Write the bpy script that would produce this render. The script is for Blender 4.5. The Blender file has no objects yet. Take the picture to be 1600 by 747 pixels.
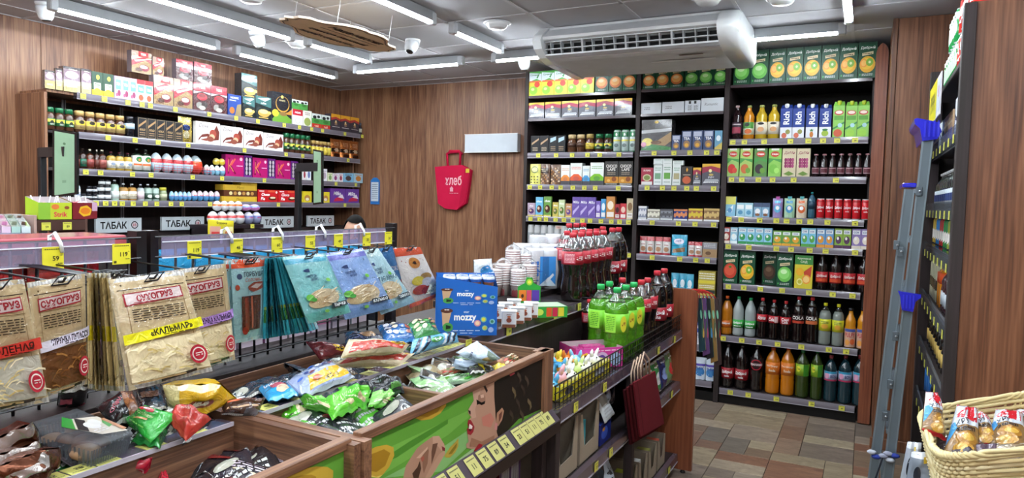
import bpy, math, random
from mathutils import Vector, Matrix, noise
from mathutils.geometry import tessellate_polygon
S_ = bpy.context.scene
COL = S_.collection
# ------------------------------------------------------------------ camera, world, exposure
FPX = 1077.4
YAW, PIT, ROL = math.radians(27.107), math.radians(3.1727), math.radians(1.3108)
CW = Vector((-math.sin(YAW)*math.cos(PIT), math.cos(YAW)*math.cos(PIT), -math.sin(PIT)))
_r = Vector((math.cos(YAW), math.sin(YAW), 0)); _u = _r.cross(CW)
CR = _r*math.cos(ROL)+_u*math.sin(ROL); CU = _u*math.cos(ROL)-_r*math.sin(ROL)
CC = Vector((0, 0, 1.5))
cd = bpy.data.cameras.new('camera'); cam = bpy.data.objects.new('camera', cd); COL.objects.link(cam)
cd.sensor_width = 36; cd.lens = 36*FPX/1600; cd.clip_start = 0.02
M = Matrix((CR, CU, -CW)).transposed().to_4x4(); M.translation = CC; cam.matrix_world = M
S_.camera = cam
wd = bpy.data.worlds.new('world'); S_.world = wd; wd.use_nodes = True
wd.node_tree.nodes['Background'].inputs[0].default_value = (.75, .82, 1, 1)
wd.node_tree.nodes['Background'].inputs[1].default_value = 0.25
S_.view_settings.view_transform = 'Standard'; S_.view_settings.look = 'None'
S_.view_settings.exposure = 1.88; S_.view_settings.gamma = 1
TUBE_POWER = 26.0
CEIL = 2.66; XL = -5.17; YB = 5.9
# ------------------------------------------------------------------ layout helpers
def ray(x, y): return CW+CR*((x-800)/FPX)-CU*((y-373.5)/FPX)
def at(x, y, ax, v):
    d = ray(x, y); i = 'xyz'.index(ax); return CC+d*((v-CC[i])/d[i])
def dep(x, y, t): return CC+ray(x, y)*t
def pix(P):
    d = Vector(P)-CC; z = d.dot(CW); return 800+FPX*d.dot(CR)/z, 373.5-FPX*d.dot(CU)/z
def onshelf(x, ax, v, z):
    y = 330
    for _ in range(6):
        P = at(x, y, ax, v); P.z = z; y = pix(P)[1]
    return P
def lin(h):
    if not isinstance(h, str): return h
    r = []
    for i in (0, 2, 4):
        c = int(h[i:i+2], 16)/255; r.append(c/12.92 if c <= .04045 else ((c+.055)/1.055)**2.4)
    return (r[0], r[1], r[2], 1)
# ------------------------------------------------------------------ materials
def base(name):
    m = bpy.data.materials.new(name); m.use_nodes = True; nt = m.node_tree
    return m, nt, nt.nodes['Principled BSDF']
def N(nt, t, **k):
    n = nt.nodes.new(t)
    for a, b in k.items():
        if a.startswith('_'): setattr(n, a[1:], b)
        else: n.inputs[a].default_value = b
    return n
def finish(name, rough, spec=.5, metal=0, bump=0, bs=40, coat=0, var=.12, vs=9, trans=0, dist=.004):
    m, nt, b = base(name); L = nt.links.new
    a = N(nt, 'ShaderNodeAttribute', _attribute_name='Col'); tc = N(nt, 'ShaderNodeTexCoord')
    no = N(nt, 'ShaderNodeTexNoise', Scale=vs, Detail=3); L(tc.outputs['Object'], no.inputs['Vector'])
    mr = N(nt, 'ShaderNodeMapRange'); mr.inputs[3].default_value = 1-var; mr.inputs[4].default_value = 1+var*.6
    L(no.outputs[0], mr.inputs[0])
    mx = N(nt, 'ShaderNodeVectorMath', _operation='SCALE'); L(a.outputs['Color'], mx.inputs[0]); L(mr.outputs[0], mx.inputs['Scale'])
    L(mx.outputs[0], b.inputs['Base Color'])
    b.inputs['Roughness'].default_value = rough; b.inputs['Specular IOR Level'].default_value = spec
    b.inputs['Metallic'].default_value = metal; b.inputs['Coat Weight'].default_value = coat
    b.inputs['Coat Roughness'].default_value = .08; b.inputs['Transmission Weight'].default_value = trans
    if bump:
        n2 = N(nt, 'ShaderNodeTexNoise', Scale=bs, Detail=2, Distortion=1.2); L(tc.outputs['Object'], n2.inputs['Vector'])
        bp = N(nt, 'ShaderNodeBump', Strength=bump, Distance=dist); L(n2.outputs[0], bp.inputs['Height']); L(bp.outputs[0], b.inputs['Normal'])
    return m
def woodm(name, c1, c2, c3, axis=2, rough=.42, stave=0.0, sc=1.0, knots=.0):
    """laminate grain running along one axis, with wider tonal staves"""
    m, nt, b = base(name); L = nt.links.new
    tc = N(nt, 'ShaderNodeTexCoord'); mp = N(nt, 'ShaderNodeMapping'); s = [26*sc]*3; s[axis] = 1.3*sc
    mp.inputs['Scale'].default_value = s; L(tc.outputs['Object'], mp.inputs[0])
    n1 = N(nt, 'ShaderNodeTexNoise', Scale=1.0, Detail=6, Roughness=.62, Distortion=.6); L(mp.outputs[0], n1.inputs['Vector'])
    mp2 = N(nt, 'ShaderNodeMapping'); s = [5.2*sc]*3; s[axis] = .22*sc; mp2.inputs['Scale'].default_value = s
    L(tc.outputs['Object'], mp2.inputs[0])
    n2 = N(nt, 'ShaderNodeTexNoise', Scale=1.0, Detail=2, Distortion=.9); L(mp2.outputs[0], n2.inputs['Vector'])
    mp3 = N(nt, 'ShaderNodeMapping'); s = [120*sc]*3; s[axis] = 4*sc; mp3.inputs['Scale'].default_value = s
    L(tc.outputs['Object'], mp3.inputs[0])
    n3 = N(nt, 'ShaderNodeTexNoise', Scale=1.0, Detail=2); L(mp3.outputs[0], n3.inputs['Vector'])
    ad = N(nt, 'ShaderNodeMath', _operation='MULTIPLY_ADD'); L(n1.outputs[0], ad.inputs[0]); ad.inputs[1].default_value = .55
    ad2 = N(nt, 'ShaderNodeMath', _operation='MULTIPLY_ADD'); L(n2.outputs[0], ad2.inputs[0]); ad2.inputs[1].default_value = .5
    L(n3.outputs[0], ad2.inputs[2]); 
    ad3 = N(nt, 'ShaderNodeMath', _operation='MULTIPLY'); L(ad2.outputs[0], ad3.inputs[0]); ad3.inputs[1].default_value = .62
    L(ad3.outputs[0], ad.inputs[2])
    cr = N(nt, 'ShaderNodeValToRGB'); e = cr.color_ramp.elements
    e[0].position = .5; e[0].color = lin(c1); e[1].position = .9; e[1].color = lin(c3)
    k = e.new(.68); k.color = lin(c2)
    L(ad.outputs[0], cr.inputs[0]); L(cr.outputs[0], b.inputs['Base Color'])
    b.inputs['Roughness'].default_value = rough
    bp = N(nt, 'ShaderNodeBump', Strength=.12, Distance=.001); L(n1.outputs[0], bp.inputs['Height']); L(bp.outputs[0], b.inputs['Normal'])
    return m
def clearm(name, tint=(1, 1, 1, 1), fac=.12, rough=.06, bump=0):
    """thin clear plastic: mostly see-through with a gloss"""
    m = bpy.data.materials.new(name); m.use_nodes = True; nt = m.node_tree; L = nt.links.new
    nt.nodes.remove(nt.nodes['Principled BSDF']); o = nt.nodes['Material Output']
    t = N(nt, 'ShaderNodeBsdfTransparent', Color=tint); g = N(nt, 'ShaderNodeBsdfGlossy', Roughness=rough)
    mx = N(nt, 'ShaderNodeMixShader'); lw = N(nt, 'ShaderNodeLayerWeight', Blend=.25)
    ma = N(nt, 'ShaderNodeMath', _operation='MULTIPLY_ADD'); L(lw.outputs['Fresnel'], ma.inputs[0]); ma.inputs[1].default_value = .6; ma.inputs[2].default_value = fac
    L(ma.outputs[0], mx.inputs[0]); L(t.outputs[0], mx.inputs[1]); L(g.outputs[0], mx.inputs[2]); L(mx.outputs[0], o.inputs[0])
    if bump:
        tc = N(nt, 'ShaderNodeTexCoord'); n2 = N(nt, 'ShaderNodeTexNoise', Scale=60, Detail=2, Distortion=1.5); L(tc.outputs['Object'], n2.inputs['Vector'])
        bp = N(nt, 'ShaderNodeBump', Strength=bump, Distance=.004); L(n2.outputs[0], bp.inputs['Height']); L(bp.outputs[0], g.inputs['Normal'])
    return m
PAPER = finish('printed_card', .38, .4)
GLOSS = finish('glossy_plastic', .16, .5, coat=.3)
MATTE = finish('matte_paint', .6, .3)
FOIL = finish('printed_film', .2, .6, bump=.8, bs=48, coat=.6, dist=.006)
SILV = finish('metallic_film', .24, .6, metal=.75, bump=.5, bs=50)
METAL = finish('painted_metal', .35, .5, metal=.2)
ALU = finish('brushed_aluminium', .42, .5, metal=.6)
CHROME = finish('bright_tin', .2, .5, metal=.9)
CLOTH = finish('woven_cloth', .9, .1, bump=.3, bs=300, dist=.001)
GLASS = finish('bottle_liquid', .06, .5, coat=.6, var=.05)
JELLY = finish('see_through_drink', .05, .5, coat=.6, var=.05, trans=.55)
CARD = finish('brown_cardboard', .8, .2, bump=.15, bs=90)
SKIN = finish('skin', .5, .3); HAIR = finish('hair', .75, .15, bump=.3, bs=90)
CLEAR = clearm('clear_plastic'); WRAP = clearm('crinkled_wrap', fac=.1, rough=.1, bump=1.0); PETC = clearm('clear_bottle_plastic', tint=(.93, .97, .97, 1), fac=.16)
WALLW = woodm('walnut_wall_laminate', '46261a', '724a34', '9f7556')
WALLR = woodm('dark_walnut_panel', '3e2114', '673f28', '885a3e', sc=.8)
BINW = woodm('walnut_bin_board', '422a20', '6c4a37', '936b50', axis=1, sc=1.6)
BINX = woodm('walnut_bin_board_across', '422a20', '6c4a37', '936b50', axis=0, sc=1.6)
BINZ = woodm('walnut_bin_upright', '422a20', '6c4a37', '936b50', axis=2, sc=1.6)
REDW = woodm('cherry_post', '4e2517', '743d28', '8d5236', sc=.7, rough=.35)
DARKW = woodm('wenge_board', '191211', '231a18', '302426', sc=.8, rough=.6)
# ------------------------------------------------------------------ text outlines
_T = {}
def textgeo(s, bold=0.0, shear=0.0):
    k = (s, bold, shear)
    if k not in _T:
        cu = bpy.data.curves.new('t', 'FONT'); cu.body = s; cu.size = 1; cu.resolution_u = 2 if len(s) < 14 else 1
        cu.offset = bold; cu.shear = shear; cu.fill_mode = 'FRONT'
        o = bpy.data.objects.new('t', cu); me = o.to_mesh()
        vs = [(v.co.x, v.co.y) for v in me.vertices]; fs = [tuple(p.vertices) for p in me.polygons]
        o.to_mesh_clear(); bpy.data.objects.remove(o); bpy.data.curves.remove(cu)
        if vs:
            x0 = min(v[0] for v in vs); x1 = max(v[0] for v in vs); y0 = min(v[1] for v in vs); y1 = max(v[1] for v in vs)
            vs = [((x-(x0+x1)/2)/(y1-y0), (y-(y0+y1)/2)/(y1-y0)) for x, y in vs]; w = (x1-x0)/(y1-y0)
        else: w = 1
        _T[k] = (vs, fs, w)
    return _T[k]
# ------------------------------------------------------------------ mesh builder
class MB:
    def __init__(s): s.v = []; s.f = []; s.c = []; s.m = []; s.s = []
    def add(s, vs, fs, col, m=0, smooth=False):
        o = len(s.v); s.v += [tuple(v) for v in vs]
        many = isinstance(col, list); col = [lin(c) for c in col] if many else lin(col)
        for i, f in enumerate(fs):
            s.f.append([o+j for j in f]); s.c.append(col[i] if many else col); s.m.append(m); s.s.append(smooth)
        return s
    def box(s, x0, y0, z0, x1, y1, z1, col, m=0, cols=None):
        """cols: front(-y), right(+x), back, left, top, bottom"""
        v = [(x0, y0, z0), (x1, y0, z0), (x1, y1, z0), (x0, y1, z0), (x0, y0, z1), (x1, y0, z1), (x1, y1, z1), (x0, y1, z1)]
        f = [(0, 1, 5, 4), (1, 2, 6, 5), (2, 3, 7, 6), (3, 0, 4, 7), (4, 5, 6, 7), (3, 2, 1, 0)]
        return s.add(v, f, [lin(c) for c in cols] if cols else [lin(col)]*6, m)
    def cbox(s, x0, y0, z0, x1, y1, z1, col, b=.002, m=0):
        """box with chamfered edges"""
        o = [(x0, y0), (x1, y0), (x1, y1), (x0, y1)]
        def ring(z, i):
            r = []
            for k, (x, y) in enumerate(o):
                sx = 1 if k in (0, 3) else -1; sy = 1 if k in (0, 1) else -1
                p, q = (x+sx*(b+i), y+sy*i), (x+sx*i, y+sy*(b+i))
                r += [q+(z,), p+(z,)] if k in (0, 2) else [p+(z,), q+(z,)]
            return r
        v = ring(z0, b)+ring(z0+b, 0)+ring(z1-b, 0)+ring(z1, b)
        f = [tuple(range(7, -1, -1)), tuple(range(24, 32))]
        for k in range(3):
            for i in range(8): j = (i+1) % 8; f.append((k*8+i, k*8+j, k*8+8+j, k*8+8+i))
        return s.add(v, f, col, m)
    def grid(s, fn, nu, nv, col, m=0, smooth=True, flip=False):
        vs = [fn(i/nu, j/nv) for j in range(nv+1) for i in range(nu+1)]; fs = []; cs = []
        for j in range(nv):
            for i in range(nu):
                a = j*(nu+1)+i; q = (a, a+1, a+nu+2, a+nu+1); fs.append(q[::-1] if flip else q)
                cs.append(lin(col((i+.5)/nu, (j+.5)/nv) if callable(col) else col))
        return s.add(vs, fs, cs, m, smooth)
    def lathe(s, prof, n, col, m=0, cx=0, cy=0, cz=0, a0=0):
        """prof [(r,z)..] bottom to top; col one colour or one per band"""
        vs = []; fs = []; cs = []
        for r, z in prof:
            for i in range(n):
                a = a0+2*math.pi*i/n; vs.append((cx+r*math.cos(a), cy+r*math.sin(a), cz+z))
        for k in range(len(prof)-1):
            for i in range(n):
                j = (i+1) % n; fs.append((k*n+i, k*n+j, k*n+n+j, k*n+n+i)); cs.append(lin(col[k] if isinstance(col, list) else col))
        fs.append(tuple(range(n-1, -1, -1))); cs.append(lin(col[0] if isinstance(col, list) else col))
        fs.append(tuple((len(prof)-1)*n+i for i in range(n))); cs.append(lin(col[-1] if isinstance(col, list) else col))
        return s.add(vs, fs, cs, m, True)
    def tube(s, pts, r, n=6, col='888888', m=0, closed=False):
        pts = [Vector(p) for p in pts]; vs = []; fs = []; K = len(pts)
        up = None
        for i, p in enumerate(pts):
            if closed: d = pts[(i+1) % K]-pts[i-1]
            else: d = pts[min(i+1, K-1)]-pts[max(i-1, 0)]
            d.normalize()
            if up is None or abs(d.dot(up)) > .95: up = Vector((0, 0, 1)) if abs(d.z) < .9 else Vector((1, 0, 0))
            a = d.cross(up).normalized(); b = a.cross(d).normalized(); up = b
            rr = r[i] if isinstance(r, (list, tuple)) else r
            for k in range(n):
                t = 2*math.pi*k/n; vs.append(p+a*(rr*math.cos(t))+b*(rr*math.sin(t)))
        for i in range(K if closed else K-1):
            j = (i+1) % K
            for k in range(n):
                l = (k+1) % n; fs.append((i*n+k, i*n+l, j*n+l, j*n+k))
        if not closed: fs += [tuple(range(n-1, -1, -1)), tuple((K-1)*n+k for k in range(n))]
        return s.add(vs, fs, col, m, n > 4)
    def bar(s, p, q, w, h, col, m=0):
        p = Vector(p); q = Vector(q); d = (q-p).normalized(); up = Vector((0, 0, 1)) if abs(d.z) < .95 else Vector((0, 1, 0))
        a = d.cross(up).normalized()*w/2; b = a.cross(d).normalized()*h/2
        v = [p-a-b, p+a-b, p+a+b, p-a+b, q-a-b, q+a-b, q+a+b, q-a+b]
        return s.add(v, [(0, 3, 2, 1), (4, 5, 6, 7), (0, 1, 5, 4), (1, 2, 6, 5), (2, 3, 7, 6), (3, 0, 4, 7)], col, m)
    def ball(s, c, r, col, m=0, n=10, k=6, egg=0):
        """col may be one colour per latitude band"""
        pr = [(max(1e-4, math.sin(math.pi*i/k))*(1-egg*(i/k-.35)), -math.cos(math.pi*i/k)) for i in range(k+1)]
        rx, ry, rz = r if isinstance(r, tuple) else (r, r, r); o = len(s.v)
        s.lathe([(a, b) for a, b in pr], n, col, m)
        for i in range(o, len(s.v)):
            x, y, z = s.v[i]; s.v[i] = (c[0]+x*rx, c[1]+y*ry, c[2]+z*rz)
        return s
    def prism(s, pts, d0, d1, col, m=0, ax='y', side=None):
        """polygon in two axes given a depth along the third"""
        def P(a, b, d): return {'y': (a, d, b), 'x': (d, a, b), 'z': (a, b, d)}[ax]
        n = len(pts); v = [P(a, b, d0) for a, b in pts]+[P(a, b, d1) for a, b in pts]
        t = tessellate_polygon([[Vector((a, b, 0)) for a, b in pts]])
        f = [tuple(x) for x in t]+[tuple(i+n for i in reversed(x)) for x in t]; k = len(f)
        f += [(i, (i+1) % n, n+(i+1) % n, n+i) for i in range(n)]
        return s.add(v, f, [lin(col)]*k+[lin(side or col)]*n, m)
    def art(s, F, ops, W, H, m=0, nx=1, ny=1, lay=.0006):
        """flat print laid on a surface F(x,y,offset); x,y in 0..1"""
        for li, op in enumerate(ops):
            e = lay*(1+.35*li); k = op[0]
            if k == 'r':
                x0, y0, x1, y1, c = op[1:6]; a = max(1, round(nx*abs(x1-x0))); b = max(1, round(ny*abs(y1-y0)))
                s.grid(lambda u, v: F(x0+(x1-x0)*u, y0+(y1-y0)*v, e), a, b, c, m, smooth=nx > 1)
            elif k == 'e':
                cx, cy, rx, ry, c = op[1:6]; n = op[6] if len(op) > 6 else 14; st = op[7] if len(op) > 7 else 0
                R = 3 if nx > 1 and rx > .12 else 1; vs = [F(cx, cy, e)]; fs = []
                for j in range(R):
                    for i in range(n):
                        q = (j+1)/R; a = 2*math.pi*(i+.5)/n; zz = 1-(st if i % 2 else 0)
                        vs.append(F(cx+rx*q*zz*math.cos(a), cy+ry*q*zz*math.sin(a), e))
                for i in range(n): fs.append((0, 1+i, 1+(i+1) % n))
                for j in range(R-1):
                    for i in range(n): l = (i+1) % n; fs.append((1+j*n+i, 1+(j+1)*n+i, 1+(j+1)*n+l, 1+j*n+l))
                s.add(vs, fs, c, m, nx > 1)
            elif k == 'p':
                pts, c = op[1:3]; t = tessellate_polygon([[Vector((a, b, 0)) for a, b in pts]])
                fs = []
                for x in t:
                    (ax, ay), (bx, by), (qx, qy) = (pts[i] for i in x)
                    fs.append(tuple(x) if (bx-ax)*(qy-ay)-(by-ay)*(qx-ax) > 0 else tuple(reversed(x)))
                if nx > 1:
                    V = list(pts); todo = list(fs); fs = []; mid = {}
                    def mp_(i, j):
                        k_ = (min(i, j), max(i, j))
                        if k_ not in mid: V.append(((V[i][0]+V[j][0])/2, (V[i][1]+V[j][1])/2)); mid[k_] = len(V)-1
                        return mid[k_]
                    for d_ in range(3):
                        nxt = []
                        for t3 in todo:
                            if max(math.hypot(V[t3[i]][0]-V[t3[i-1]][0], V[t3[i]][1]-V[t3[i-1]][1]) for i in range(3)) < .14: fs.append(t3); continue
                            a, b, q = t3; ab, bq, qa = mp_(a, b), mp_(b, q), mp_(q, a); nxt += [(a, ab, qa), (ab, b, bq), (qa, bq, q), (ab, bq, qa)]
                        todo = nxt
                    fs += todo; s.add([F(a, b, e) for a, b in V], fs, c, m, True)
                else: s.add([F(a, b, e) for a, b in pts], fs, c, m, False)
            elif k == 't':
                txt, cx, cy, h, c = op[1:6]; mw = op[6] if len(op) > 6 else .9; rot = op[7] if len(op) > 7 else 0
                bold = op[8] if len(op) > 8 else .02; sh = op[9] if len(op) > 9 else 0
                vs, fs, w = textgeo(txt, bold, sh); hh = h*H; ww = hh*w; lim = mw*(H if rot == 90 else W)
                sx = min(1, lim/ww) if ww > 0 else 1; ca, sa = math.cos(math.radians(rot)), math.sin(math.radians(rot))
                s.add([F(cx+(x*hh*sx*ca-y*hh*sa)/W, cy+(x*hh*sx*sa+y*hh*ca)/H, e) for x, y in vs], fs, c, m)
            elif k == 'l':
                x0, y0, x1, y1, n, c = op[1:7]; rn = random.Random(n*7+int(x0*99)); dy = (y1-y0)/n
                for j in range(n):
                    x = x0
                    while x < x1-.02:
                        w = rn.uniform(.04, .13); q = min(x1, x+w)
                        a, b = y0+dy*(j+.3), y0+dy*(j+.72)
                        s.add([F(x, a, e), F(q, a, e), F(q, b, e), F(x, b, e)], [(0, 1, 2, 3)], c, m); x = q+.022
        return s
    def mesh(s, name, mats):
        me = bpy.data.meshes.new(name); me.from_pydata(s.v, [], s.f)
        a = me.color_attributes.new('Col', 'FLOAT_COLOR', 'CORNER'); buf = []
        for f, c in zip(s.f, s.c): buf += list(c)*len(f)
        a.data.foreach_set('color', buf)
        for q in (mats if isinstance(mats, (list, tuple)) else [mats]): me.materials.append(q)
        me.polygons.foreach_set('material_index', s.m); me.polygons.foreach_set('use_smooth', s.s)
        me.update(); return me
    def shift(s, d):
        s.v = [(x-d[0], y-d[1], z-d[2]) for x, y, z in s.v]; return s
# ------------------------------------------------------------------ objects, names, labels
def tag(o, label=None, cat=None, group=None, kind=None):
    if label: o['label'] = label
    if cat: o['category'] = cat
    if group: o['group'] = group
    if kind: o['kind'] = kind
    return o
def obj(name, data, parent=None, loc=(0, 0, 0), rz=0, label=None):
    o = bpy.data.objects.new(name, data); COL.objects.link(o); o.location = loc
    if rz: o.rotation_euler.z = rz
    if parent: o.parent = parent
    if label: o['label'] = label
    return o
def struct(name, data, parent=None, loc=(0, 0, 0)):
    o = obj(name, data, parent, loc)
    if not parent: o['kind'] = 'structure'
    return o
def thing(name, label, cat, loc=(0, 0, 0), rz=0, group=None, data=None):
    return tag(obj(name, data, None, loc, rz), label, cat, group)
ORD = 'first second third fourth fifth sixth seventh eighth ninth tenth eleventh twelfth thirteenth fourteenth fifteenth sixteenth'.split()
NUM = 'zero one two three four five six seven eight nine ten eleven twelve thirteen fourteen fifteen sixteen'.split()
_seen = {}
def lab(desc, where, i=0, n=1):
    if n == 1: s = f'{desc} {where}' if where.split()[0] in ('on', 'in', 'at', 'beside', 'behind', 'between', 'under', 'hanging', 'lying', 'from', 'with', 'near') else f'{desc}, {where}'
    else: s = f'{ORD[i]} from left of {NUM[n]} {desc}, {where}'
    w = len(s.split())
    if w > 16 or w < 4: print('LABELLEN', w, s)
    if s in _seen: print('LABELDUP', s)
    _seen[s] = 1
    return s
def put(proto, name, label, cat, loc, rz=0, group=None, sc=(1, 1, 1)):
    """proto = [root mesh or None, [(part, mesh, [(sub, mesh)..])..]]; copies share mesh data"""
    o = thing(name, label, cat, loc, rz, group, proto[0]); o.scale = sc
    for pn, pm, subs in proto[1]:
        p = obj(pn, pm, o)
        for sn, sm in subs: obj(sn, sm, p)
    return o
# ------------------------------------------------------------------ product makers (front face on y=0, facing -y, standing on z=0)
def wpart(t, name, mb, mats, parent=None, label=None, loc=None):
    l = t.location
    return obj(name, mb.shift(l).mesh(name, mats), parent or t, label=label)
def flatF(W, H): return lambda x, y, e: ((x-.5)*W, -e, y*H)
def cylF(R, z0, z1, span=2.0, cy=0):
    return lambda x, y, e: ((R+e)*math.sin((x-.5)*span), cy-(R+e)*math.cos((x-.5)*span), z0+(z1-z0)*y)
_pc = {}
def carton(ops, cols, depth=.5, mat=None, top=None, gable=False, cap=None, sideops=None):
    """printed box; depth as a share of the width (or metres if above 1: depth-1)"""
    cols = cols if isinstance(cols, list) else [cols]*6
    def mk(w, h, dmax=.3):
        d = min(depth*w, dmax) if depth <= 1 or depth >= 1.5 else depth-1
        b = MB(); hb = h*(.86 if gable else 1)
        b.box(-w/2, 0, 0, w/2, d, hb, cols[0], cols=cols)
        if gable:
            b.add([(-w/2, 0, hb), (w/2, 0, hb), (w/2, d, hb), (-w/2, d, hb), (-w*.42, d*.35, h*.97), (w*.42, d*.35, h*.97), (w*.42, d, h), (-w*.42, d, h)],
                  [(0, 1, 5, 4), (1, 2, 6, 5), (3, 0, 4, 7), (4, 5, 6, 7), (2, 3, 7, 6)], cols[4])
        b.art(flatF(w, hb), ops, w, hb)
        if sideops: b.art(lambda x, y, e: (-w/2-e, d*(1-x), y*h), sideops, d, h)
        pr = [b.mesh('carton', mat or PAPER), []]
        if cap:
            c = MB(); r = w*.2; yy = d*.18; c.lathe([(r, h*.86), (r, h*.98), (r*.8, h*1.0)], 12, cap, cy=r+.002)
            pr[1].append(('cap', c.mesh('cap', GLOSS), []))
        return pr
    return mk
def bag(ops, col, t=.18, mat=None, edge=None, top=1):
    """standing pouch"""
    def mk(w, h, dmax=.3):
        T = t*w; b = MB()
        def hh(x, y): return T*max(0, 1-(2*x-1)**4)**.5*min(1, (1-y)*3.0)*(.75+.25*math.sin(x*9+y*7))*(1-.25*y)
        def F(x, y, e): return ((x-.5)*w*(1-.04*math.sin(y*3)), T-hh(x, y)-e, y*h)
        b.grid(lambda u, v: F(u, v, 0), 8, 10, col); b.grid(lambda u, v: ((u-.5)*w, T+hh(u, v)*.8, v*h), 8, 8, col, flip=True)
        if edge: b.grid(lambda u, v: F(u, .94+.06*v, .0005), 8, 1, edge)
        b.art(F, ops, w, h, nx=8, ny=10, lay=.0012)
        return [b.mesh('pouch', mat or FOIL), []]
    return mk
PROF = {
 'pet': [(.70, 0), (.96, .02), (1, .06), (.97, .16), (.90, .26), (.98, .36), (1, .42), (1, .62), (.97, .67), (.80, .76), (.52, .85), (.30, .91), (.27, .935)],
 'petw': [(.70, 0), (.96, .02), (1, .06), (1, .20), (.84, .34), (.84, .40), (.98, .52), (1, .58), (1, .70), (.88, .78), (.56, .86), (.30, .92), (.27, .935)],
 'straight': [(.75, 0), (.97, .015), (1, .05), (1, .30), (.96, .33), (1, .36), (1, .66), (.93, .74), (.6, .84), (.32, .90), (.29, .935)],
 'glass': [(.85, 0), (1, .02), (1, .50), (.92, .56), (.97, .66), (.80, .74), (.45, .84), (.36, .93), (.40, .95)],
 'spirit': [(.95, 0), (1, .02), (1, .62), (.85, .70), (.38, .78), (.32, .92), (.34, .93)],
 'flask': [(.95, 0), (1, .03), (1, .70), (.7, .80), (.35, .84), (.33, .92)],
}
def bottle(kind, col, capc, lcol=None, lab_=(.42, .62), ops=None, fill=.78, capw=None, mat=None, n=16, span=2.2, flat=1.0, capz=.93, parts=True):
    def mk(w, h, dmax=.3):
        R = w/2; P = [(r*R, z*h) for r, z in PROF[kind]]; b = MB()
        lo = [p for p in P if p[1] <= fill*h]; hi = [p for p in P if p[1] > fill*h]
        if hi:
            a, c = lo[-1], hi[0]; k = (fill*h-a[1])/(c[1]-a[1]); m_ = (a[0]+(c[0]-a[0])*k, fill*h)
            if k > .02: lo.append(m_); hi = [m_]+hi
            else: hi = [a]+hi
        b.lathe(lo, n, col, cy=R)
        pr = [b.mesh('bottle', mat or GLASS), []]
        if hi and len(hi) > 1:
            c = MB(); c.lathe(hi, n, 'ffffff', cy=R); pr[1].append(('neck', c.mesh('neck', PETC if fill < .92 else (mat or GLASS)), []))
        c = MB(); rc = (capw or .33)*R; c.lathe([(rc, capz*h), (rc*1.02, h*.985), (rc*.85, h)], 12, capc, cy=R)
        pr[1].append(('cap', c.mesh('cap', GLOSS), []))
        if lcol:
            z0, z1 = lab_[0]*h, lab_[1]*h; rr = 0
            for (ra, za), (rb, zb) in zip(P, P[1:]):
                for q in (z0, (z0+z1)/2, z1):
                    if za <= q <= zb: rr = max(rr, ra+(rb-ra)*(q-za)/max(1e-6, zb-za))
                if z0 <= za <= z1: rr = max(rr, ra)
            rr += .0008
            c = MB(); c.lathe([(rr, z0), (rr, z1)], n, lcol, cy=R)
            if ops: c.art(cylF(rr, z0, z1, span, R), ops, rr*span, z1-z0, nx=8, lay=.0008)
            pr[1].append(('label', c.mesh('label', PAPER), []))
        return pr
    return mk
def jar(bodyc, lidc, lcol, ops=None, lid=.78, lab_=(.18, .5), lidr=.86):
    def mk(w, h, dmax=.3):
        R = w/2; b = MB(); b.lathe([(R*.85, 0), (R, h*.03), (R, h*.55), (R*.93, h*.62), (R*.8, h*lid)], 14, bodyc, cy=R)
        c = MB(); c.lathe([(R*lidr, h*lid), (R*lidr, h*.97), (R*lidr*.92, h)], 14, lidc, cy=R)
        pr = [b.mesh('jar', GLASS), [('lid', c.mesh('lid', GLOSS), [])]]
        if lcol:
            c = MB(); z0, z1 = lab_[0]*h, lab_[1]*h; c.lathe([(R+.0008, z0), (R+.0008, z1)], 14, lcol, cy=R)
            if ops: c.art(cylF(R+.0008, z0, z1, 2, R), ops, R*2, z1-z0, nx=6)
            pr[1].append(('label', c.mesh('label', PAPER), []))
        return pr
    return mk
def can(col, ops=None, top='c8ccd0', bands=None):
    def mk(w, h, dmax=.3):
        R = w/2; b = MB()
        b.lathe([(R*.8, 0), (R, h*.05), (R, h*.5), (R, h*.90), (R*.86, h*.97), (R*.86, h), (R*.8, h*.985)], 14,
                [top, (bands or [col, col])[0], (bands or [col, col])[1], col, top, top], cy=R)
        if ops: b.art(cylF(R, h*.06, h*.9, 2.2, R), ops, R*2.2, h*.84, nx=6)
        return [b.mesh('can', GLOSS), []]
    return mk
def egg(bot, top='f3f5f7', mid=None, k=8):
    def mk(w, h, dmax=.3):
        b = MB(); cs = [bot]*(k//2)+[mid or top]+[top]*(k-k//2-1)
        b.ball((0, w/2, h/2), (w/2*1.12, w/2*1.12, h/2), cs, n=12, k=k, egg=.35)
        b.art(cylF(w/2, h*.42, h*.72, 1.6, w/2), [('t', 'Kinder', .5, .4, .34, 'd0202a', .9)], w*.8, h*.3, nx=1, lay=.002)
        return [b.mesh('egg', FOIL), []]
    return mk
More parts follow.
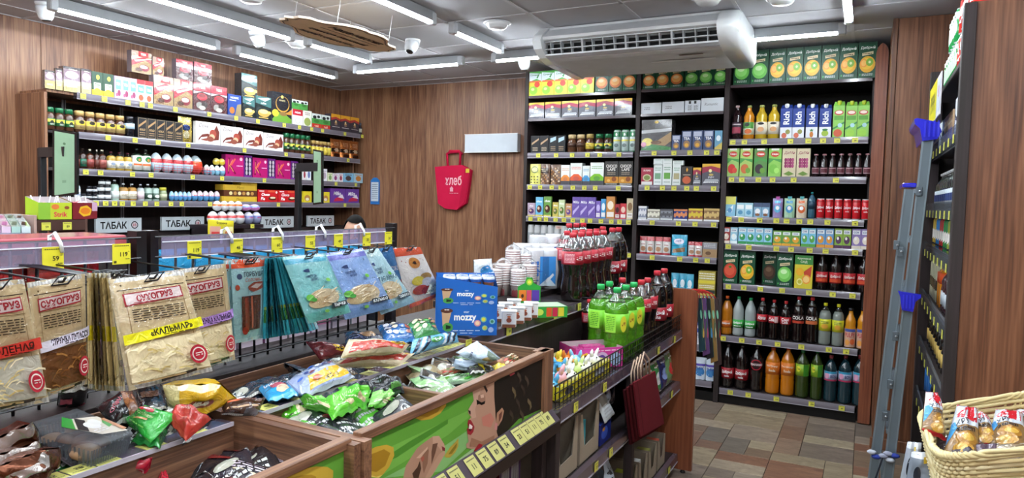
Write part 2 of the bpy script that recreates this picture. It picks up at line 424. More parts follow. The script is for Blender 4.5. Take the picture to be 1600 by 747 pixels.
# ------------------------------------------------------------------ rows on shelves
RK = {'left': dict(ax='x', v=-4.825, rz=math.pi/2), 'back': dict(ax='y', v=5.345, rz=0), 'right': dict(ax='x', v=.31, rz=-math.pi/2)}
def row(rk, z, x0, x1, n, yt, mk, name, desc, cat, where, gap=.03, group=None, back=0, h=None, dmax=.3, jig=0, labs=None):
    R = RK[rk]; ax, v = R['ax'], R['v']; k = 1 if ax == 'x' else 0
    P0, P1 = onshelf(x0, ax, v, z), onshelf(x1, ax, v, z); L = abs(P1[k]-P0[k]); w = L/n*(1-gap)
    if h is None: h = at((x0+x1)/2, yt, ax, v).z-z
    rn = random.Random(int(x0*13+x1)); pr = mk(w, h, dmax)
    for i in range(n):
        f = (i+.5)/n; P = P0.lerp(P1, f); P.z = z
        if back: P[1-k] += back*(1 if rk in ('back', 'right') else -1)
        if jig: P[1-k] += rn.uniform(0, jig)*(1 if rk in ('back', 'right') else -1)
        put(pr, name, labs[i] if labs else lab(desc, where, i, n), cat, P, R['rz']+(rn.uniform(-.03, .03) if jig else 0), (group or (f'{desc}s in a row, {where}' if n > 1 else None)))
    return z+h
_tags = []
def ptag(i=0):
    if not _tags:
        for s in ('59', '119', '46', '89', '75', '210'):
            b = MB(); w, h = .038, .034; b.box(-w/2, -.0015, 0, w/2, 0, h, 'd9d655')
            b.art(lambda x, y, e: ((x-.5)*w, -.0015-e, y*h), [('t', s, .58, .42, .3, '20201c', .6), ('l', .1, .75, .9, .95, 2, '6a6a40')], w, h)
            _tags.append(b.mesh('price_tag', PAPER))
    return _tags[i % 6]
# ------------------------------------------------------------------ room shell
def panel_wall(name, ax, v, a0, a1, w, z0, z1, mat, thick=.02, face=1):
    """wall as a backing with laminate panels set proud of it, narrow joints between"""
    b = MB(); bk = v-face*thick
    if ax == 'y': b.box(a0-.1, min(bk, bk-face*.04), z0, a1, max(bk, bk-face*.04), z1, '2a1a12')
    else: b.box(min(bk, bk-face*.04), a0, z0, max(bk, bk-face*.04), a1+.1, z1, '2a1a12')
    W = struct(name, b.mesh(name, MATTE)); n = max(1, round((a1-a0)/w)); w = (a1-a0)/n; pm = None
    for i in range(n):
        if pm is None:
            p = MB()
            if ax == 'y': p.cbox(.0015, min(0, -face*thick), z0, w-.0015, max(0, -face*thick), z1, 'ffffff', .0015)
            else: p.cbox(min(0, -face*thick), .0015, z0, max(0, -face*thick), w-.0015, z1, 'ffffff', .0015)
            pm = p.mesh('wall_panel', mat)
        obj('wall_panel', pm, W, (a0+w*i, v, 0) if ax == 'y' else (v, a0+w*i, 0))
    return W
panel_wall('wall_back', 'y', YB, XL, 1.6, 1.13, 0, CEIL, WALLW, face=-1)
panel_wall('wall_left', 'x', XL, -2.3, YB, 1.03, 0, CEIL, WALLW, face=1)
b = MB(); b.box(-5.3, -2.4, 0, 1.7, -2.3, CEIL, 'b9b2a8'); struct('wall_front', b.mesh('wall_front', MATTE))
b = MB(); b.box(1.6, -2.3, 0, 1.7, 6, CEIL, '6a4a38'); struct('wall_right', b.mesh('wall_right', WALLR))
# column wall beside the ladder
b = MB(); b.box(.245, 4.87, 0, 1.6, 5.0, CEIL, '3a2418')
CWL = struct('wall_column', b.mesh('wall_column', MATTE))
b = MB(); b.cbox(.115, 4.85, .07, .95, 4.87, CEIL, 'fff', .001) if False else b.cbox(.125, 4.85, .07, 1.0, 4.872, CEIL, 'ffffff', .0015)
obj('wall_panel', b.mesh('wall_panel', WALLR), CWL)
b = MB(); b.cbox(.095, 4.84, .07, .123, 5.9, CEIL, 'ffffff', .002); obj('corner_board', b.mesh('corner_board', WALLR), CWL)
b = MB(); b.cbox(.085, 4.825, 0, 1.0, 4.85, .07, 'ffffff', .003); struct('baseboard_right', b.mesh('baseboard_right', WALLR))
b = MB(); b.box(-5.2, -2.4, -.06, 1.7, 6, -.006, '3a322c')
FL = struct('floor', b.mesh('floor', MATTE))
# stone patterned floor pieces
m, nt, bs_ = base('worn_stone_print'); L = nt.links.new
a = N(nt, 'ShaderNodeAttribute', _attribute_name='Col'); tc = N(nt, 'ShaderNodeTexCoord'); mp = N(nt, 'ShaderNodeMapping'); mp.inputs['Scale'].default_value = (4, 9, 6)
L(tc.outputs['Object'], mp.inputs[0]); no = N(nt, 'ShaderNodeTexNoise', Scale=1.6, Detail=8, Roughness=.68, Distortion=1.4); L(mp.outputs[0], no.inputs['Vector'])
cr = N(nt, 'ShaderNodeValToRGB'); e = cr.color_ramp.elements; e[0].position = .3; e[0].color = (.5, .46, .44, 1); e[1].position = .68; e[1].color = (1.2, 1.17, 1.1, 1)
L(no.outputs[0], cr.inputs[0]); mx = N(nt, 'ShaderNodeVectorMath', _operation='MULTIPLY'); L(a.outputs['Color'], mx.inputs[0]); L(cr.outputs[0], mx.inputs[1])
L(mx.outputs[0], bs_.inputs['Base Color']); bs_.inputs['Roughness'].default_value = .42
bp = N(nt, 'ShaderNodeBump', Strength=.3, Distance=.004); L(no.outputs[0], bp.inputs['Height']); L(bp.outputs[0], bs_.inputs['Normal'])
STONE = m
rn = random.Random(5); used = set(); G = .148
cols = ['9a8d80', 'a69886', '84705f', '937c6c', 'ab9f88', '876a59', '7a726a', '9c8e78', '8a6653', '82756b']
def floor_tiles(i0, i1, j0, j1):
    for j in range(j0, j1):
        for i in range(i0, i1):
            if (i, j) in used: continue
            w, h = rn.choice([(2, 1), (2, 2), (1, 1), (2, 2), (3, 2), (1, 2), (2, 1)])
            while w > 1 and (any((i+a, j+c) in used for a in range(w) for c in range(h)) or i+w > i1): w -= 1
            if any((i+a, j+c) in used for a in range(w) for c in range(h)) or j+h > j1: h = 1
            for a in range(w):
                for c in range(h): used.add((i+a, j+c))
            x, y = i*G, j*G; b = MB(); d = .0016
            b.cbox(d, d, -.006, w*G-d, h*G-d, rn.uniform(-.0005, .0008), rn.choice(cols), .001)
            obj('floor_tile', b.mesh('floor_tile', STONE), FL, (x, y, 0))
floor_tiles(-7, 9, 18, 36)
b = MB(); b.box(-5.2, -2.4, -.006, 1.7, 18*G-.002, 0, '8c7b6c'); b.box(-5.2, 36*G, -.006, 1.7, 6, 0, '8c7b6c')
b.box(-5.2, 18*G, -.006, -7*G-.002, 36*G, 0, '8c7b6c'); b.box(9*G, 18*G, -.006, 1.6, 36*G, 0, '8c7b6c'); obj('floor_sheet', b.mesh('floor_sheet', STONE), FL)
# suspended ceiling
TILE = finish('ceiling_tile', .85, .2, bump=.25, bs=120, var=.04, dist=.001)
b = MB(); b.box(-5.3, -2.4, CEIL+.03, 1.7, 6, CEIL+.08, '9a9a9e'); CE = struct('ceiling', b.mesh('ceiling', TILE))
gx = [-4.90+.596*k for k in range(-1, 12)]; gy = [-2.30+.596*k for k in range(15)]
xs = [XL]+[x for x in gx if XL+.05 < x < 1.55]+[1.6]; ys = [-2.3]+[y+.24 for y in gy if -2.25 < y+.24 < YB-.05]+[YB]; tm = {}
for i in range(len(xs)-1):
    for j in range(len(ys)-1):
        w, h = round(xs[i+1]-xs[i], 3), round(ys[j+1]-ys[j], 3)
        if (w, h) not in tm:
            b = MB(); b.cbox(.008, .008, .004, w-.008, h-.008, .02, 'b4b4b8', .002); tm[w, h] = b.mesh('ceiling_tile', TILE)
        obj('ceiling_tile', tm[w, h], CE, (xs[i], ys[j], CEIL))
b = MB()
for x in xs: b.box(x-.011, -2.3, CEIL, x+.011, YB, CEIL+.012, 'bcbcc0')
for y in ys: b.box(XL, y-.011, CEIL, 1.6, y+.011, CEIL+.012, 'bcbcc0')
obj('ceiling_rail', b.mesh('ceiling_rail', MATTE), CE)
# ------------------------------------------------------------------ ceiling fittings
m = bpy.data.materials.new('lit_tube'); m.use_nodes = True; nt = m.node_tree; nt.nodes.remove(nt.nodes['Principled BSDF'])
e = N(nt, 'ShaderNodeEmission', Color=(.86, .94, 1, 1), Strength=TUBE_POWER); nt.links.new(e.outputs[0], nt.nodes['Material Output'].inputs[0]); LIT = m
_tm = {}
def tube_light(p, q, label):
    p = Vector(p); q = Vector(q); d = q-p; Ln = round(d.length, 2); ang = math.atan2(d.y, d.x)
    o = thing('tube_light', label, 'ceiling light', p, ang, 'slim tube lights on the ceiling')
    if Ln not in _tm:
        a = MB(); a.prism([(-.0235, -.016), (-.020, .045), (.020, .045), (.0235, -.016)], -.03, Ln+.03, '9c9fa2', ax='x')
        t = MB(); t.lathe([(.019, 0), (.0215, .01), (.0215, Ln-.01), (.019, Ln)], 12, 'ffffff'); t.v = [(z, x*.95, y*.9-.014) for x, y, z in t.v]
        c = MB(); c.cbox(-.05, -.024, -.036, .0, .024, .04, 'b9bcc0', .006); c2 = MB(); c2.cbox(Ln, -.024, -.036, Ln+.05, .024, .04, 'b9bcc0', .006)
        _tm[Ln] = (a.mesh('housing', METAL), t.mesh('tube', LIT), c.mesh('end_cap', METAL), c2.mesh('end_cap', METAL))
    A = _tm[Ln]; obj('housing', A[0], o); obj('tube', A[1], o); obj('end_cap', A[2], o); obj('end_cap', A[3], o)
ZT = 2.612
for p, q, l in [((-4.40, 2.50), (-4.40, 3.62), 'long lit tube light nearest the ceiling corner above red tea boxes'),
                ((-4.40, 3.86), (-4.40, 4.92), 'lit tube light above black coffee boxes, end toward back corner'),
                ((-3.63, 2.20), (-3.63, 3.60), 'long lit tube light passing behind left tip of hanging plaque'),
                ((-3.63, 3.82), (-3.63, 4.45), 'short lit tube peeking out under hanging plaque'),
                ((-4.0, 4.80), (-2.98, 4.80), 'crosswise lit tube light between right camera and back wall'),
                ((-2.45, 2.35), (-2.45, 3.60), 'lit tube light at top centre pointing toward smoke detector'),
                ((-2.45, 3.90), (-2.45, 4.50), 'short lit tube light left of the air conditioner'),
                ((-2.62, 4.80), (-1.60, 4.80), 'crosswise lit tube half hidden by left of air conditioner'),
                ((-1.30, 4.80), (-.21, 4.80), 'crosswise lit tube right of air conditioner above juice cartons'),
                ((-.14, 3.30), (-.14, 4.50), 'lengthwise lit tube light ending above the right juice bay'),
                ((-3.63, -1.9), (-3.63, -0.70), 'added unseen tube light of the second row, far behind the viewer'),  # tubes from here on are unseen, added to brighten the foreground
                ((-3.63, -0.62), (-3.63, 0.58), 'added unseen tube light of the second row, just behind the viewer'),
                ((-3.63, 0.66), (-3.63, 1.86), 'added unseen tube light of the second row, above the viewer'),
                ((-2.45, -1.9), (-2.45, -0.70), 'added unseen tube light of the third row, far behind the viewer'),
                ((-2.45, -0.62), (-2.45, 0.58), 'added unseen tube light of the third row, just behind the viewer'),
                ((-2.45, 0.66), (-2.45, 1.86), 'added unseen tube light of the third row, above the viewer'),
                ((-1.27, -1.9), (-1.27, -0.70), 'added unseen tube light of the fourth row, far behind the viewer'),
                ((-1.27, -0.62), (-1.27, 0.58), 'added unseen tube light of the fourth row, just behind the viewer'),
                ((-1.27, 0.66), (-1.27, 1.86), 'added unseen tube light of the fourth row, above the viewer'),
                ((-0.14, -1.9), (-0.14, -0.70), 'added unseen tube light of the fifth row, far behind the viewer'),
                ((-0.14, -0.62), (-0.14, 0.58), 'added unseen tube light of the fifth row, just behind the viewer'),
                ((-0.14, 0.66), (-0.14, 1.86), 'added unseen tube light of the fifth row, above the viewer'),
                ((1.0, -1.9), (1.0, -0.70), 'added unseen tube light of the row by the right wall, far behind the viewer'),
                ((1.0, -0.62), (1.0, 0.58), 'added unseen tube light of the row by the right wall, just behind the viewer'),
                ((1.0, 0.66), (1.0, 1.86), 'added unseen tube light of the row by the right wall, above the viewer'),
                ((-1.27, 1.94), (-1.27, 3.14), 'added unseen tube light above the drinks gondola, over the frame'),
                ((-.14, 1.94), (-.14, 3.14), 'added unseen tube light of the fifth row over the frame'),
                ((-4.40, 1.0), (-4.40, 2.2), 'added unseen tube light over the left wall, outside the frame')]:
    tube_light((p[0], p[1], ZT), (q[0], q[1], ZT), l)
def dome_cam(px, py, label, tilt):
    P = at(px, py, 'z', CEIL); o = thing('security_camera', label, 'camera', P)
    b = MB(); b.lathe([(.052, -.02), (.056, -.004), (.056, 0)], 20, 'e6e9ec'); wp = obj('mount', b.mesh('mount', GLOSS), o)
    b = MB(); b.lathe([(.030, -.105), (.042, -.085), (.050, -.05), (.052, -.02)], 20, 'dfe4e8'); R = Matrix.Rotation(tilt, 4, 'X')
    b.v = [tuple(R @ Vector((x, y, z+.02))+Vector((0, 0, -.02))) for x, y, z in b.v]; h = obj('housing', b.mesh('housing', GLOSS), o)
    b = MB(); b.lathe([(.018, -.112), (.027, -.106), (.028, -.100)], 16, '15171a'); b.v = [tuple(R @ Vector((x, y, z+.02))+Vector((0, 0, -.02))) for x, y, z in b.v]
    obj('lens', b.mesh('lens', GLOSS), h)
dome_cam(70, 5, 'white dome camera at the far left of the ceiling', .1)
dome_cam(401, 50, 'white dome camera below left tip of hanging plaque', .5)
dome_cam(645, 62, 'white dome camera beside right tip of hanging plaque', -.5)
dome_cam(819, 88, 'small white camera above left edge of juice rack', .2)
for px, py, l in [(465, 66, 'round white ceiling detector under the hanging plaque'), (777, 36, 'round white ceiling detector left of air conditioner'),
                  (1106, -3, 'round white ceiling detector cut by top edge above air conditioner'), (392, -6, 'white ceiling detector cut by top edge over long tube'), (1222, -4, 'white ceiling spot cut by top edge right of air conditioner')]:
    P = at(px, py, 'z', CEIL); o = thing('ceiling_detector', l, 'detector', P)
    b = MB(); b.lathe([(.085, -.006), (.092, -.003), (.092, 0)], 28, 'eceff2'); obj('ring', b.mesh('ring', GLOSS), o)
    b = MB(); b.lathe([(.045, -.038), (.058, -.032), (.066, -.02), (.085, -.005)], 28, ['d9dde0', 'e4e8ea', 'f0f2f4']); obj('cover', b.mesh('cover', GLOSS), o)
# air conditioner
AX0, AX1, AY0, AY1, AZ = -2.0, -.70, 4.02, 4.86, 2.45
o = thing('air_conditioner', 'big white under-ceiling air conditioner with black louvre slots', 'air conditioner', (-1.35, 4.3, 2.5))
prof = [(4.26, CEIL), (4.26, 2.645), (4.20, 2.60), (4.13, 2.555), (4.13, 2.55), (4.22, 2.475), (4.34, 2.452), (4.94, 2.44), (4.96, 2.50), (4.96, CEIL)]
b = MB(); b.prism([(4.27, CEIL-.001), (4.27, 2.645), (4.165, 2.578), (4.17, 2.56), (4.30, 2.53), (4.31, 2.458), (4.36, 2.45), (4.92, 2.44), (4.94, 2.46), (4.94, CEIL-.001)], AX0+.04, AX1-.10, 'd9dcdf', ax='x')
b.art(lambda x, y, e: (-1.32+.42*x, 4.50+.12*y, 2.4425-e), [('r', .0, .3, 1, .62, 'eef2f4')], .42, .12)
b.art(lambda x, y, e: (-1.10+.15*x, 4.40+.035*y, 2.4455-e), [('r', 0, 0, 1, 1, '8c7468'), ('r', .1, .3, .9, .6, '3a3030')], .13, .03)
wpart(o, 'body', b, MATTE)
b = MB(); b.box(AX0+.06, 4.25, 2.47, AX1-.12, 4.30, 2.60, '0c0d0e'); wpart(o, 'outlet', b, MATTE)
for x0, x1 in ((AX0, AX0+.06), (AX1-.12, AX1)):
    b = MB(); P = [(4.26, CEIL-.001), (4.24, 2.645), (4.16, 2.59), (4.13, 2.55), (4.16, 2.50), (4.24, 2.455), (4.36, 2.435), (4.90, 2.425), (4.955, 2.45), (4.96, CEIL-.001)]
    if x0 == AX0: b.prism(P, x0, x1, 'e4e8ea', ax='x')
    else:
        c = (4.55, 2.55)
        def rg(t, x): return [(x, c[0]+(a-c[0])*t, c[1]+(z-c[1])*t) for a, z in P]
        V = rg(1, x0)+rg(1, x0+.05)+rg(.97, x0+.10)+rg(.86, x0+.12); n = len(P); Fs = []
        for k in range(3):
            for i in range(n): j = (i+1) % n; Fs.append((k*n+i, k*n+j, k*n+n+j, k*n+n+i))
        Fs.append(tuple(3*n+i for i in range(n))); b.add(V, Fs, 'e4e8ea', 0, True)
    wpart(o, 'end_cover', b, GLOSS)
for k, (y, z) in enumerate([(4.205, 2.548), (4.225, 2.505)]):
    b = MB(); b.bar((AX0+.06, y, z), (AX1-.12, y, z), .032, .006, 'cfd3d6'); wpart(o, 'louvre', b, GLOSS)
b = MB(); b.bar((AX0+.06, 4.26, 2.468), (AX1-.12, 4.26, 2.468), .10, .010, 'd9dcdf'); wpart(o, 'louvre', b, GLOSS)
for i in range(16):
    x = AX0+.10+i*.0725; b = MB(); b.prism([(4.18, 2.585), (4.25, 2.59), (4.25, 2.47), (4.215, 2.475)], x, x+(.012 if i % 4 == 3 else .004), 'b9bdc0', ax='x'); wpart(o, 'vane', b, GLOSS)
# hanging plaque, lettered side facing down
o = thing('hanging_sign', 'tan ornamental plaque with black lettering hung from the ceiling', 'sign', (-3.0, 3.4, 2.5)); zs = 2.49
half = [(0, 0), (.045, .03), (.04, .07), (.10, .105), (.17, .105), (.22, .12), (.27, .15), (.33, .19), (.42, .215), (.50, .22), (.56, .205)]
A0, A1 = 2.88, 3.84; cx = -2.93; Lh = (A1-A0)/2
up = [(A0+a/1.12*(A1-A0), h) for a, h in half]; up += [(A0+A1-a, h) for a, h in reversed(up[:-1])]
loop = [(cx+h*1.05, a) for a, h in up]+[(cx-h*1.05, a) for a, h in reversed(up[1:-1])]
def scl(pts, k): return [(cx+(x-cx)*k, (A0+A1)/2+(y-(A0+A1)/2)*(1-(1-k)*.5)) for x, y in pts]
b = MB(); b.prism(loop, zs, zs+.012, 'f6d8ae', ax='z', side='e8d8c4'); q = scl(loop, .93); q2 = scl(loop, .90)
n = len(q); b.add([(x, y, zs-.0012) for x, y in q]+[(x, y, zs-.0012) for x, y in q2], [(i, (i+1) % n, n+(i+1) % n, n+i) for i in range(n)], '3a241a')
wpart(o, 'board', b, MATTE)
b = MB(); F = lambda x, y, e: (cx-.22+.44*y, A0+(A1-A0)*x, zs-.001-e)
b.art(F, [('t', 'Наша миссия:', .53, .73, .13, '24140e', .56, 0, .03, .3), ('r', .25, .585, .80, .597, '3a241a'), ('t', 'ценность отношений', .5, .45, .11, '24140e', .66, 0, .03, .3),
          ('t', 'людей к ценностям', .48, .26, .11, '24140e', .58, 0, .03, .3)], A1-A0, .44)
wpart(o, 'lettering', b, MATTE)
for x, y in ((-2.76, 3.12), (-2.76, 3.6), (-3.1, 3.12), (-3.1, 3.6)):
    b = MB(); b.tube([(x, y, zs+.01), (x+.02, y+.01, CEIL)], .0022, 5, 'd8dadc'); wpart(o, 'hanging_wire', b, METAL)
# ------------------------------------------------------------------ wall racks
LIPC = '6f6a74'
def tags_on(shelf, t, pxs, ax, v, z, rz):
    for i, x in enumerate(pxs):
        P = onshelf(x, ax, v, z+.02); P.z = z; obj('price_tag', ptag(i*5+int(x)), shelf, P-t.location, rz)
# left rack behind the cashier
T = thing('wall_rack', 'dark brown cashier wall rack of coffee, spirits and sweets', 'rack', (-4.98, 2.7, 0))
b = MB(); b.cbox(-5.168, 2.655, 0, -4.83, 2.675, 2.145, 'ffffff', .002); wpart(T, 'side_panel', b, WALLW)
b = MB(); b.cbox(-5.168, 5.80, 0, -4.90, 5.82, 2.145, 'ffffff', .002); wpart(T, 'side_panel', b, WALLW)
b = MB(); b.box(-5.168, 2.675, 1.2, -5.155, 5.80, 2.13, 'ffffff'); wpart(T, 'back_panel', b, DARKW)
for y in (2.96, 3.39, 3.93, 4.46, 5.30):
    b = MB(); b.box(-5.155, y-.012, 1.2, -5.14, y+.012, 2.15, 'c2c4c8'); b.box(-5.141, y-.004, 1.2, -5.139, y+.004, 2.15, '55565a'); wpart(T, 'upright_rail', b, METAL)
ZL = [2.168, 1.902, 1.652, 1.437]
TL = [[130, 163, 200, 222, 235, 274, 327, 369, 403, 444, 468, 487, 504, 539, 566], [169, 211, 247, 294, 382, 447, 473, 544],
      [134, 157, 207, 236, 301, 347, 413, 525, 556], [150, 165, 179, 191, 208, 227, 245, 267, 284, 328, 435, 539]]
for i, z in enumerate(ZL):
    ya = [2.85, 2.86, 2.86, 2.86][i]; b = MB(); b.cbox(-5.155, 2.676, z-.02, -4.84, 5.80, z, 'ffffff', .002); s = wpart(T, 'shelf', b, DARKW if i else WALLW)
    b = MB(); b.box(-4.84, ya, z-.042, -4.805, 5.80, z-.001, '3a3236'); b.grid(lambda u, v: (-4.803+.004*math.sin(v*3.14), ya+(5.80-ya)*u, z-.042+.044*v), 1, 4, LIPC)
    b.box(-4.805, ya, z-.045, -4.797, 5.8, z-.041, 'a9a4ae'); wpart(T, 'price_strip', b, GLOSS, s)
    tags_on(s, T, TL[i], 'x', -4.794, z-.038, math.pi/2)
# rack of juice along the back wall
YF = 5.333
T = thing('shelf_rack', 'tall dark three-bay rack of juice, coffee, sweets and bottles', 'rack', (-1.3, 5.6, 0))
for x0, x1 in ((-2.635, -2.605), (-1.655, -1.62), (-.978, -.94)):
    b = MB(); b.cbox(x0, YF, 0, x1, 5.88, 2.62 if x0 > -1 else 2.60, 'ffffff', .002); wpart(T, 'side_panel', b, DARKW)
b = MB(); b.cbox(0.0, 5.40, 0, .03, 5.88, 2.60, 'ffffff', .002); wpart(T, 'side_panel', b, DARKW)
b = MB(); b.box(-2.6, 5.865, .05, 0, 5.88, 2.38, '0f0c0d'); wpart(T, 'back_panel', b, MATTE)
b = MB(); b.box(-2.6, YF+.02, 0, 0, YF+.04, .07, '0e0c0c'); wpart(T, 'plinth', b, MATTE)
b = MB(); r = .045; P = [(.088, .01), (.088, 2.54)]+[(.088-r+r*math.cos(a*math.pi/12), 2.54+.08*math.sin(a*math.pi/12)) for a in range(1, 7)]+[(.012+r-r*math.cos((6-a)*math.pi/12), 2.54+.08*math.sin((6-a)*math.pi/12)) for a in range(0, 6)]+[(.012, 2.54), (.012, .01)]
b.prism(P, YF-.01, YF+.02, 'ffffff', ax='y'); wpart(T, 'end_post', b, REDW)
BAYS = [(-2.605, -1.655, [((905, 150), 0, []), ((905, 187), 0, []), ((905, 246), 1, [841, 869, 894, 918, 937, 967]), ((905, 297), 1, [828, 844, 862, 876, 895, 913, 930, 966]),
                          ((905, 348), 1, [829, 843, 853, 868, 881, 895, 910, 922, 939, 955, 968, 982]), ((960, 401), 1, [982]), ((900, 460), 1, [])]),
        (-1.62, -.978, [((1068, 141), 0, []), ((1068, 180), 0, []), ((1068, 243), 1, [1022, 1053, 1078, 1104, 1120]), ((1060, 298), 1, [1011, 1035, 1053, 1073, 1088, 1115]),
                        ((1060, 353), 1, [1019, 1060, 1086, 1115]), ((1055, 408), 1, [1019, 1062, 1087, 1105]), ((1090, 470), 1, [1098]), ((1095, 548), 1, [1102]), ((1098, 603), 1, [])]),
        (-.94, 0.0, [((1252, 132), 0, []), ((1250, 225), 1, [1145, 1163, 1194, 1235, 1263, 1286, 1308, 1336]), ((1245, 285.5), 1, [1143, 1159, 1185, 1207, 1240, 1306]),
                     ((1243, 350), 1, [1139, 1158, 1187, 1213, 1229, 1249, 1266, 1293, 1336]), ((1240, 394), 1, [1138, 1170, 1213, 1236, 1265, 1290, 1336]),
                     ((1237, 459), 1, [1138, 1162, 1188, 1222, 1264, 1301, 1332]), ((1230, 543), 1, [1130, 1159, 1186, 1215, 1252, 1295, 1322]), ((1230, 629), 1, [1141, 1169, 1213, 1268, 1315])])]
ZB = []
for x0, x1, sh in BAYS:
    zz = []
    for (px, py), lip, tg in sh:
        z = at(px, py, 'y', YF).z+(.042 if lip else .022); zz.append(z)
        b = MB(); b.cbox(x0+.002, YF+.012, z-.02, x1-.002, 5.86, z, 'ffffff', .002); s = wpart(T, 'shelf', b, DARKW)
        b = MB()
        if lip:
            b.box(x0+.01, YF-.006, z-.042, x1-.01, YF+.012, z-.001, '3a3236'); b.grid(lambda u, v: (x0+.01+(x1-x0-.02)*u, YF-.008-.004*math.sin(v*3.14), z-.042+.043*v), 1, 4, '7b7680')
            b.box(x0+.01, YF-.013, z-.046, x1-.01, YF-.004, z-.041, 'a9a4ae')
        else: b.box(x0+.003, YF+.002, z-.021, x1-.003, YF+.012, z, '4a3c42')
        wpart(T, 'price_strip', b, GLOSS, s); tags_on(s, T, tg, 'y', YF-.016, z-.04, 0)
    ZB.append(zz)
# ------------------------------------------------------------------ products: left rack
W1, W2, W3, W4 = 'top shelf of cashier rack', 'second shelf of cashier rack', 'third shelf of cashier rack', 'fourth shelf of cashier rack'
def LR(z, *a, **k): return row('left', z, *a, **k)
TEAB = [('r', 0, .45, 1, 1, '6c5560'), ('e', .5, .68, .42, .16, 'b48aa0'), ('e', .4, .75, .2, .08, 'f0dde6'), ('r', 0, .9, 1, 1, '2e2228'), ('l', .3, .86, .8, .93, 1, 'e8dcc8'), ('r', 0, 0, 1, .45, 'a99c68'), ('l', .2, .18, .8, .3, 2, 'ece6c4')]
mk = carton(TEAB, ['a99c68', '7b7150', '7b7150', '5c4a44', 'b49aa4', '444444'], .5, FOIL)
for i, (a, c, t) in enumerate([(70, 86, 110), (87, 98, 107), (99, 126, 105), (127, 143, 108)]):
    LR(ZL[0], a, c, 1, t, mk, 'tea_box', ['small beige tea box at far left end', 'narrow beige tea box second from left', 'wide beige and purple tea box', 'beige purple tea box beside green boxes'][i], 'tea box', W1, group='beige tea boxes')
LEM = [('r', 0, .5, 1, 1, '2f4a3a'), ('e', .55, .78, .16, .1, 'd5d24a'), ('r', .18, .2, .82, .55, 'cfd8c0'), ('t', 'TEA', .5, .46, .12, '2d5a38', .5), ('r', 0, 0, 1, .24, 'e8b02a'), ('e', .5, .2, .34, .12, 'f6cf3a')]
LR(ZL[0], 143.5, 178, 2, 114, carton(LEM, '36503e', .5), 'tea_box', 'green lemon tea boxes', 'tea box', W1)
LIL = [('r', 0, .55, 1, 1, 'b9a2c4'), ('r', .15, .42, .85, .85, '6aa79a'), ('t', 'TEA', .5, .66, .12, 'ffffff', .55), ('e', .6, .26, .22, .14, '8a3a5a'), ('e', .3, .18, .16, .08, 'd05a78')]
LR(ZL[0], 179, 214, 3, 121, carton(LIL, 'cdb2d8', .5), 'tea_box', 'lilac and teal tea boxes', 'tea box', W1)
REDT = [('r', 0, .8, 1, 1, 'c02a32'), ('r', .12, .42, .88, .76, '5fa390'), ('t', 'TEA', .5, .58, .13, 'ffffff', .55), ('e', .5, .2, .3, .14, 'e2583a')]
LR(ZL[0], 214, 239, 2, 126, carton(REDT, 'd8c6b8', .5), 'tea_box', 'narrow red teal tea boxes', 'tea box', W1)
TESS = [('r', 0, 0, 1, 1, '94784e'), ('p', [(0, .55), (1, .8), (1, 1), (0, 1)], 'a88c7c'), ('r', .34, .76, .84, 1, 'b81820'), ('t', 'TESS', .59, .88, .1, 'fff4e4', .34), ('p', [(0, .3), (.7, .62), (1, .5), (1, .66), (.6, .76), (0, .55)], 'b52a34'), ('p', [(.2, .5), (1, .72), (1, .76), (.1, .57)], 'd8b8b4'),
        ('e', .62, .26, .26, .15, '7a1f28'), ('e', .6, .3, .2, .08, 'e9dccb'), ('e', .35, .16, .18, .08, '4d2a20'), ('l', .1, .05, .5, .12, 2, '6a3a2a')]
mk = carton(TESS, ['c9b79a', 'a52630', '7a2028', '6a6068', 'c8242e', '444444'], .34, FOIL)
zt = LR(ZL[0], 240, 301, 2, 122, mk, 'tea_box', 'large cream red tea boxes', 'tea box', W1)
TES2 = [('r', 0, 0, 1, 1, '4a1a1c'), ('r', 0, .72, 1, 1, 'b01c30'), ('t', 'TESS', .5, .86, .1, 'fbe6dc', .5), ('p', [(0, .60), (.5, .7), (1, .62), (1, .70), (0, .70)], 'b8a0a8'), ('e', .5, .52, .3, .13, 'c22030'), ('e', .5, .56, .2, .07, '7c1420'), ('e', .35, .2, .2, .12, '8c8a84'), ('e', .65, .24, .2, .12, '3a3030'), ('e', .5, .12, .2, .08, 'b3aea4')]
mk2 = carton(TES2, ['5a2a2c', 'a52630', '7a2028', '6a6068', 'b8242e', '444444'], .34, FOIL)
LR(ZL[0], 200, 262, 2, 124, mk, 'tea_box', 'cream boxes behind narrow ones', 'tea box', W1, back=.10, dmax=.1)
zt2 = LR(ZL[0], 302, 355, 2, 133, mk2, 'tea_box', 'large dark red tea boxes', 'tea box', W1)
LR(zt, 212, 244, 1, 80, mk, 'tea_box', 'stacked cream red tea box', 'tea box', 'on the upper layer, leftmost', group='upper tea boxes', dmax=.12, back=.05)
LR(zt, 245, 263, 1, 89, mk, 'tea_box', 'stacked narrow red tea box', 'tea box', 'on the upper layer, second', group='upper tea boxes', back=.05)
LR(zt, 275, 302, 1, 94, mk2, 'tea_box', 'stacked dark red tea box', 'tea box', 'on the upper layer, third', group='upper tea boxes')
LR(zt2, 303, 331, 1, 99, mk2, 'tea_box', 'stacked dark red tea box', 'tea box', 'on the upper layer, rightmost', group='upper tea boxes')
LR(ZL[0], 356, 377, 1, 148, carton([('r', 0, 0, 1, 1, '1d3f8c'), ('t', 'NORDIC', .5, .85, .09, 'ffffff'), ('e', .3, .25, .2, .16, 'b06a2a'), ('p', [(.5, 0), (1, 0), (1, .6), (.7, .55)], '8c7a58'), ('r', .1, .7, .6, .74, 'd8e0f0')], '1d3f8c', .4), 'cereal_box', 'blue cereal box with brown picture', 'box', W1)
